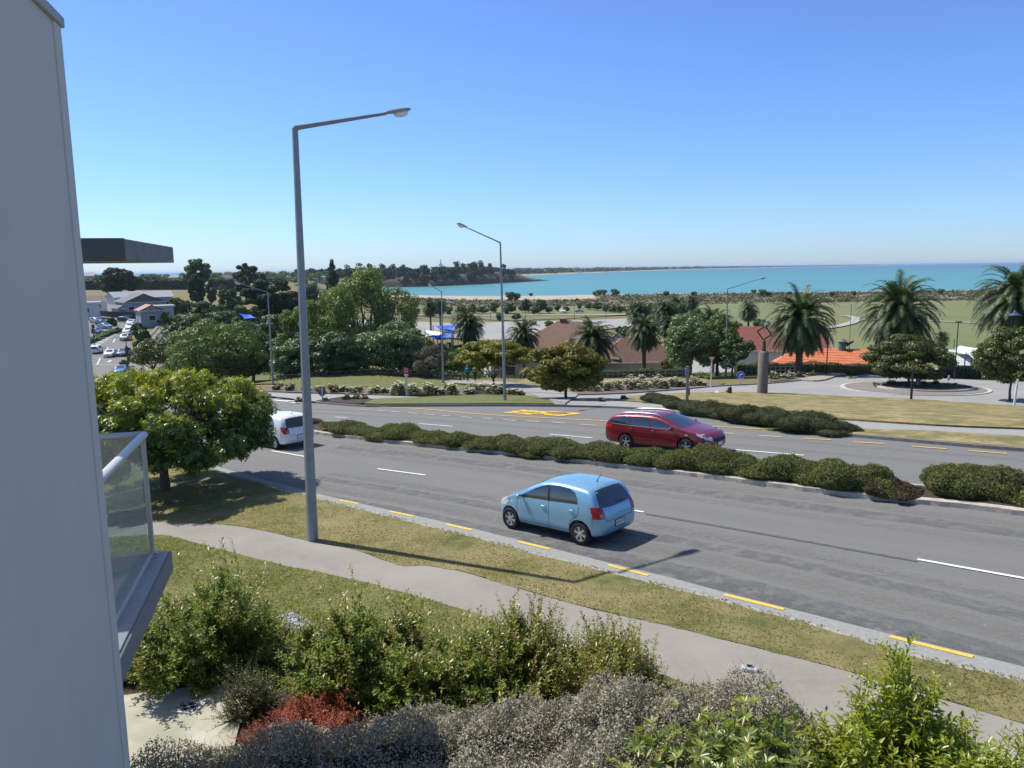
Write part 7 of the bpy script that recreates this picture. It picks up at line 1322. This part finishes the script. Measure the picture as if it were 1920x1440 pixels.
# ---- shrubs of the bay (individuals), dune clumps
BS = 'round shrubs around the bay car park'; rr = random.Random(12)
sh = []
for i in range(3):
    o = tree('bay_shrub', 'x', Vector((0, 0, 0)), 3.2, 3.6, [L_FAR, L_DARK, L_OLIVE][i], 500+i, n=1700, leaf=.45, nb=16, br=.4, base=.04, nl=4); sh.append(o)
ush = [False]*3
def bay(px, D, s, lb, hs=1.0, k=None, grp=BS, nm=None):
    k = rr.randrange(3) if k is None else k; o = sh[k] if not ush[k] else copy_tree(sh[k]); ush[k] = True; p = loc(px, D); o.location = p; o.scale = (s, s, s*hs); o.rotation_euler.z = rr.uniform(0, 6); o['label'] = lb; o['group'] = grp
    if nm: o.name = nm
for px, D, s, hs in [(762, 300, 2.2, 1), (778, 300, 1.8, 1), (800, 330, 1.5, 1), (843, 330, 2, 1), (865, 340, 2.4, .9), (885, 345, 2.2, 1), (905, 340, 2.6, .8), (925, 350, 2.3, 1.1), (938, 300, 1.6, 1), (948, 340, 1.8, 1), (957, 345, 2.5, 1.1), (968, 300, 1.8, 1), (985, 350, 2.8, 1.2), (1003, 340, 2.0, 1), (1014, 345, 2.4, 1.5), (1030, 345, 1.8, 1), (1045, 360, 1.5, 1.2), (1060, 350, 1.7, 1), (1085, 380, 1.6, 1), (1105, 370, 2.4, .8), (1120, 360, 2.6, .9), (1135, 350, 1.8, 1), (1150, 345, 2.2, .8), (1162, 340, 1.9, 1), (900, 255, 1, 1), (842, 235, 1, 1), (819, 215, .9, 1), (832, 212, .7, 1), (1160, 240, 1.0, 1.3), (1175, 225, 2.2, 1.0), (1030, 265, 1.8, .7), (1060, 262, 2.0, .7), (1100, 260, 1.8, .8), (890, 290, .8, 1.2), (1000, 270, 1.6, .6)]:
    bay(px, D, s*.62, 'round green shrub on the lawns around the pale bay car park', hs*1.05)
for px, D, s, hs in [(1185, 300, 2.6, 1.1), (1205, 280, 3.0, 1.2), (1225, 290, 2.7, 1.2), (1240, 270, 3.0, 1.2), (1265, 300, 3.2, 1.4), (1285, 290, 2.8, 1.2), (1305, 270, 2.6, 1.1), (1325, 260, 2.4, 1), (1345, 250, 2.2, 1), (1380, 230, 1.8, 1), (1425, 240, 1.8, .9), (1440, 230, 2.0, .8), (1270, 230, 2.4, 1), (1215, 215, 2.4, 1), (1300, 210, 2.2, 1)]:
    bay(px, D, s*.72, 'taller dark shrub in the planting above the park trees', hs, grp='dark shrubs between lawn and palms')
for px, D, s in [(1116, 545, 1.4), (1122, 548, 1.8), (1133, 545, 1.9), (1150, 545, 2.0), (1157, 548, 1.5), (1412, 520, 1.5), (1430, 480, 2.0), (1441, 480, 1.4), (995, 560, 1.1), (955, 470, 2.4), (967, 475, 2.0), (1560, 470, 1.4), (1600, 480, 1.3), (1765, 480, 1.6), (1250, 500, 1.6), (1300, 490, 1.5), (1480, 500, 1.1)]:
    bay(px, D, s*.8, 'dark clump standing on the dune strip behind the beach', 1, k=1, grp='dark clumps on the dunes', nm='dune_bush')
# dune scrub: uncountable low growth
def scatter(name, px0, px1, D0, D1, n, hgt, lm, seed, leaf):
    rg = np.random.default_rng(seed); V = []; F2 = []
    px = rg.uniform(px0, px1, n); D = rg.uniform(D0, D1, n); u = (px-960)/F; x = u*D; y = D; z = T(x, y); bl = []
    c = np.stack([x, y, z+hgt*.3], 1); k = 10; C3 = np.repeat(c, k, 0)+rg.normal(size=(n*k, 3))*np.array([hgt*1.1, hgt, hgt*.35]); nv = rg.normal(size=C3.shape)+np.array([0, 0, .6]); nv /= np.linalg.norm(nv, axis=1)[:, None]; a = rg.normal(size=C3.shape); a -= nv*np.einsum('ij,ij->i', a, nv)[:, None]; a /= np.linalg.norm(a, axis=1)[:, None]; b = np.cross(nv, a); l = leaf*(.6+.8*rg.random(n*k))[:, None]
    V = np.stack([C3-a*l*.5, C3+b*l*.3, C3+a*l*.5, C3-b*l*.3], 1).reshape(-1, 3); i = np.arange(n*k)*4; o = npmesh(name, V, np.stack([i, i+1, i+2, i+3], 1), lm); o['kind'] = 'stuff'; return o
scatter('dune_scrub', 700, 1120, 400, 478, 900, 1.0, leafmat('leaf_dune', [(.10, .085, .04), (.16, .135, .07), (.07, .08, .03), (.22, .19, .12)], .8, .1), 35, 1.2)
scatter('dune_scrub', 1120, 1960, 400, 550, 2600, 1.1, leafmat('leaf_dune', [(.10, .085, .04), (.16, .135, .07), (.07, .08, .03), (.22, .19, .12)], .8, .1), 31, 1.2)
scatter('undergrowth', 520, 900, 84, 110, 1200, .6, L_DARK, 32, .35)
scatter('undergrowth', 1120, 1440, 90, 100, 900, .5, L_OAK, 33, .25)
scatter('undergrowth', 320, 560, 120, 230, 2200, 1.6, L_FAR, 34, .9)
# little yellow mower on the lawn, playground kiosk
o = empty('ride_on_mower', loc(1597, 165), 'yellow topped ride on mower parked on the lawn left of the huge rounded palm', 'mower'); m = MB(); m.box((0, 0, .7), (2.6, 1.4, .8)); m.build('body', BLKM, o, bevel=.1); m = MB(); m.box((.3, 0, 2.1), (1.8, 1.4, .2)); m.build('roof', mat('mower_yellow', (.6, .42, .03), .5), o); m = MB(); [m.tube([(x, y, .3), (x, y, 2.1)], .05, 5) for x in (-.5, 1.1) for y in (-.6, .6)]; m.build('roof_frame', BLKM, o)
for x in (-.8, .8):
    for y in (-.7, .7): m = MB(); m.lathe([(.01, -.12), (.4, -.12), (.4, .12), (.01, .12)], 14, (x, y, .4), 'Y'); m.build('wheel', TYRE, o)

# ------------------------------------------------------------------ headland, far coast
ROCK = mat('headland_rock', (.04, .035, .03), .95, (.085, .07, .055), .08, 8, .8, .3); HT = mat('headland_grass', (.10, .11, .045), .95, (.14, .13, .06), .03, 6)
fr = [(520, 1000), (600, 985), (700, 1000), (780, 1015), (830, 1040), (890, 1110), (940, 1190), (985, 1260), (1010, 1320), (1030, 1360)]
def hd_front(px): return float(np.interp(px, [a for a, b in fr], [b for a, b in fr]))
def hd_top(px): return float(np.interp(px, [520, 700, 830, 940, 965, 985, 1000, 1012, 1030], [13, 14, 15, 16, 13, 8, 3.5, 2.2, .2]))
V = []; nu, nv_ = 90, 16; rr = random.Random(8)
for i in range(nu+1):
    px = 520+510*i/nu; Df = hd_front(px)
    for j in range(nv_+1):
        t = j/nv_; D = Df+([0, 4, 8, 14, 20, 28, 40, 60, 90, 130, 180, 230, 280, 330, 350, 370, 385][j])*(1 if px < 960 else max(.15, (1035-px)/75)); k = min(1, t*2.6)**.7*(1 if j < 14 else (16-j)/2*.999); z = hd_top(px)*k+(rr.uniform(-.8, .8) if 0 < j < 14 else 0); u = (px-960)/F; V.append((u*D, D*1.0, max(z, -1) if 0 < j < nv_ else -1.5))
Fq = [(i*(nv_+1)+j, (i+1)*(nv_+1)+j, (i+1)*(nv_+1)+j+1, i*(nv_+1)+j+1) for i in range(nu) for j in range(nv_)]; mi = [0 if (q % nv_) < 6 else 1 for q in range(len(Fq))]
o = npmesh('headland', V, Fq, [ROCK, HT], midx=mi); o['kind'] = 'structure'
def wood(name, trees_, n_each, leaf, lm, seed):
    """far-off wood read as one mass"""
    rg = random.Random(seed); Vs = []; Fs = []; k = 0; tm = MB()
    for (x, y, z, H, W_) in trees_:
        bl = []; tp_ = rg.random()
        for q in range(7): a = rg.uniform(0, 6.28); r_ = rg.random()*W_*.3; h = H*rg.uniform(.45, .92); bl.append(((x+r_*math.cos(a), y+r_*math.sin(a), z+h), (W_*rg.uniform(.18, .34), W_*.3, H*rg.uniform(.08, .17))))
        bl.append(((x, y, z+H*.3), (W_*.4, W_*.4, H*.32))) if tp_ < .8 else None
        V_, F_ = leaves(bl, n_each, leaf, rg.randrange(9999), asp=.6, nrm=.5, jit=.6, cull=0); Vs.append(V_); Fs.append(F_+k); k += len(V_); 
    o = npmesh(name, np.concatenate(Vs), np.concatenate(Fs), lm); o['kind'] = 'stuff'; return o
rr = random.Random(14); tl = []
for i in range(330):
    px = rr.uniform(560, 965); D = hd_front(px)+rr.uniform(5, 190); tl.append(((px-960)/F*D, D, hd_top(px)*min(.9, .25+(D-hd_front(px))/40), rr.uniform(7, 13) if px < 940 else rr.uniform(5, 8), rr.uniform(9, 16)))
for px, h in [(700, 22), (722, 20), (742, 19), (835, 20), (862, 21), (893, 22), (905, 23), (922, 20), (948, 17), (873, 18), (760, 18), (660, 21), (680, 22), (885, 19), (800, 17)]: D = hd_front(px)+60; tl.append(((px-960)/F*D, D, hd_top(px)*.8, h, 13))
wood('headland_wood', tl, 420, 2.3, L_PINE, 1)
D = 1170; p = Vector(((831-960)/F*D, D, 13)); o = empty('radio_mast', p, 'thin radio mast rising above the headland trees', 'mast'); m = MB(); m.tube([(0, 0, 0), (0, 0, 23)], [.5, .25], 5); m.build('mast', GALV, o); m = MB(); m.tube([(0, 0, 18), (0, 0, 23.5)], .7, 5); m.build('antenna', GALV, o)
tl = []
for i in range(170):
    px = rr.uniform(140, 640); D = rr.uniform(700, 1250); x = (px-960)/F*D; tl.append((x, D, 10.7 if D > 760 else Tz(x, D), rr.uniform(5, 12), rr.uniform(9, 18)))
wood('skyline_wood', tl, 200, 2.4, L_FAR, 2)
# far low coast
cs = [(940, 2250, 19), (1000, 2330, 20), (1075, 2750, 19), (1150, 3250, 18), (1225, 3900, 16), (1300, 4715, 15), (1400, 5400, 10), (1500, 6100, 6), (1650, 8000, 3)]
V = []
for k in range(120):
    px = 900+760*k/119; D = float(np.interp(px, [a for a, b, c in cs], [b for a, b, c in cs])); u = (px-960)/F
    for dd, z in ((0, -1), (60, 2.5), (110, 3), (900, 4), (901, -2)): V.append((u*(D+dd), D+dd, z))
Fq = [(i*5+j, (i+1)*5+j, (i+1)*5+j+1, i*5+j+1) for i in range(119) for j in range(4)]; o = npmesh('distant_coast', V, Fq, [SAND, HT], midx=[0 if q % 4 < 1 else 1 for q in range(len(Fq))]); o['kind'] = 'structure'
tl = []
for i in range(330):
    px = rr.uniform(930, 1640); D = float(np.interp(px, [a for a, b, c in cs], [b for a, b, c in cs]))+rr.uniform(90, 500); h = float(np.interp(px, [a for a, b, c in cs], [c for a, b, c in cs])); tl.append(((px-960)/F*D, D, 3, max(2, h*rr.uniform(.5, .95)), rr.uniform(25, 60)))
wood('distant_coast_wood', tl, 60, 9, L_FAR, 3)

# ------------------------------------------------------------------ grass blades on the near verge and lawn
def blades(name, poly, n, h, cols, seed, zoff):
    rg = np.random.default_rng(seed); B = np.array([q[:2] for q in poly]); lo, hi = B.min(0), B.max(0); x = rg.uniform(lo[0], min(hi[0], 16), n*4); y = rg.uniform(max(lo[1], 3), min(hi[1], 32), n*4); k = inside(x, y, B); x, y = x[k][:n], y[k][:n]
    pat = np.sin(x*1.7+np.sin(y*2.1)*1.3)*np.sin(y*1.3-x*.6+1.0); keep = rg.random(len(x)) < .55+.45*pat; x, y = x[keep], y[keep]; z = T(x, y)+zoff; m_ = len(x); th = rg.uniform(0, 6.28, m_); hh_ = h*(.5+rg.random(m_)); wd = .012+.01*rg.random(m_); dx, dy = np.cos(th), np.sin(th); lx, ly = rg.normal(size=m_)*h*1.3, rg.normal(size=m_)*h*1.3
    V = np.stack([np.stack([x-dx*wd, y-dy*wd, z], 1), np.stack([x+dx*wd, y+dy*wd, z], 1), np.stack([x+lx, y+ly, z+hh_], 1)], 1).reshape(-1, 3); i = np.arange(m_)*3; o = npmesh(name, V, np.stack([i, i+1, i+2], 1), leafmat(name+'_blades', cols, .8, .55, tcol=(1.5, 1.5, .9), objvar=0)); o['kind'] = 'stuff'
vp = list(ce)+list(catmull(PP([(300, 845), (230, 880), (200, 990)]), 1))+list(ft[::-1])
GC = [(.14, .16, .04), (.22, .21, .07), (.30, .26, .11), (.17, .19, .05), (.36, .31, .16)]
blades('verge_grass', vp, 130000, .024, GC, 1, .11)
lp = list(fpb)+[tuple(P(200, 1060)[:2]), tuple(P(420, 1160)[:2]), tuple(P(560, 1215)[:2]), tuple(P(640, 1265)[:2]), tuple(P(900, 1300)[:2]), tuple(P(1500, 1380)[:2]), tuple(P(2300, 1660)[:2])]
blades('garden_grass', lp, 70000, .03, [(.12, .17, .03), (.17, .21, .045), (.24, .23, .08), (.14, .18, .04)], 2, .11)

# ------------------------------------------------------------------ air
hz = bpy.data.materials.new('haze'); hz.use_nodes = True; nt = hz.node_tree; nt.nodes.remove(nt.nodes['Principled BSDF']); v = nt.nodes.new('ShaderNodeVolumePrincipled'); v.inputs['Color'].default_value = (.72, .87, 1, 1); v.inputs['Density'].default_value = HAZE; v.inputs['Anisotropy'].default_value = .2
nt.links.new(v.outputs[0], nt.nodes['Material Output'].inputs['Volume'])
m = MB(); m.box((5000, 22500, 17), (72000, 46000, 50)); h = m.build('haze', hz); h['kind'] = 'stuff'
for o_ in PAL+RP+sh:
    if not o_.get('label') or o_['label'] == 'x':
        for c_ in list(o_.children): bpy.data.objects.remove(c_)
        bpy.data.objects.remove(o_)
for o_ in bpy.data.objects:
    if o_.parent and o_.name.split('.')[0] in ('stems', 'flowers', 'shoots', 'frond_ribs') and 'kind' not in o_: o_['kind'] = 'stuff'
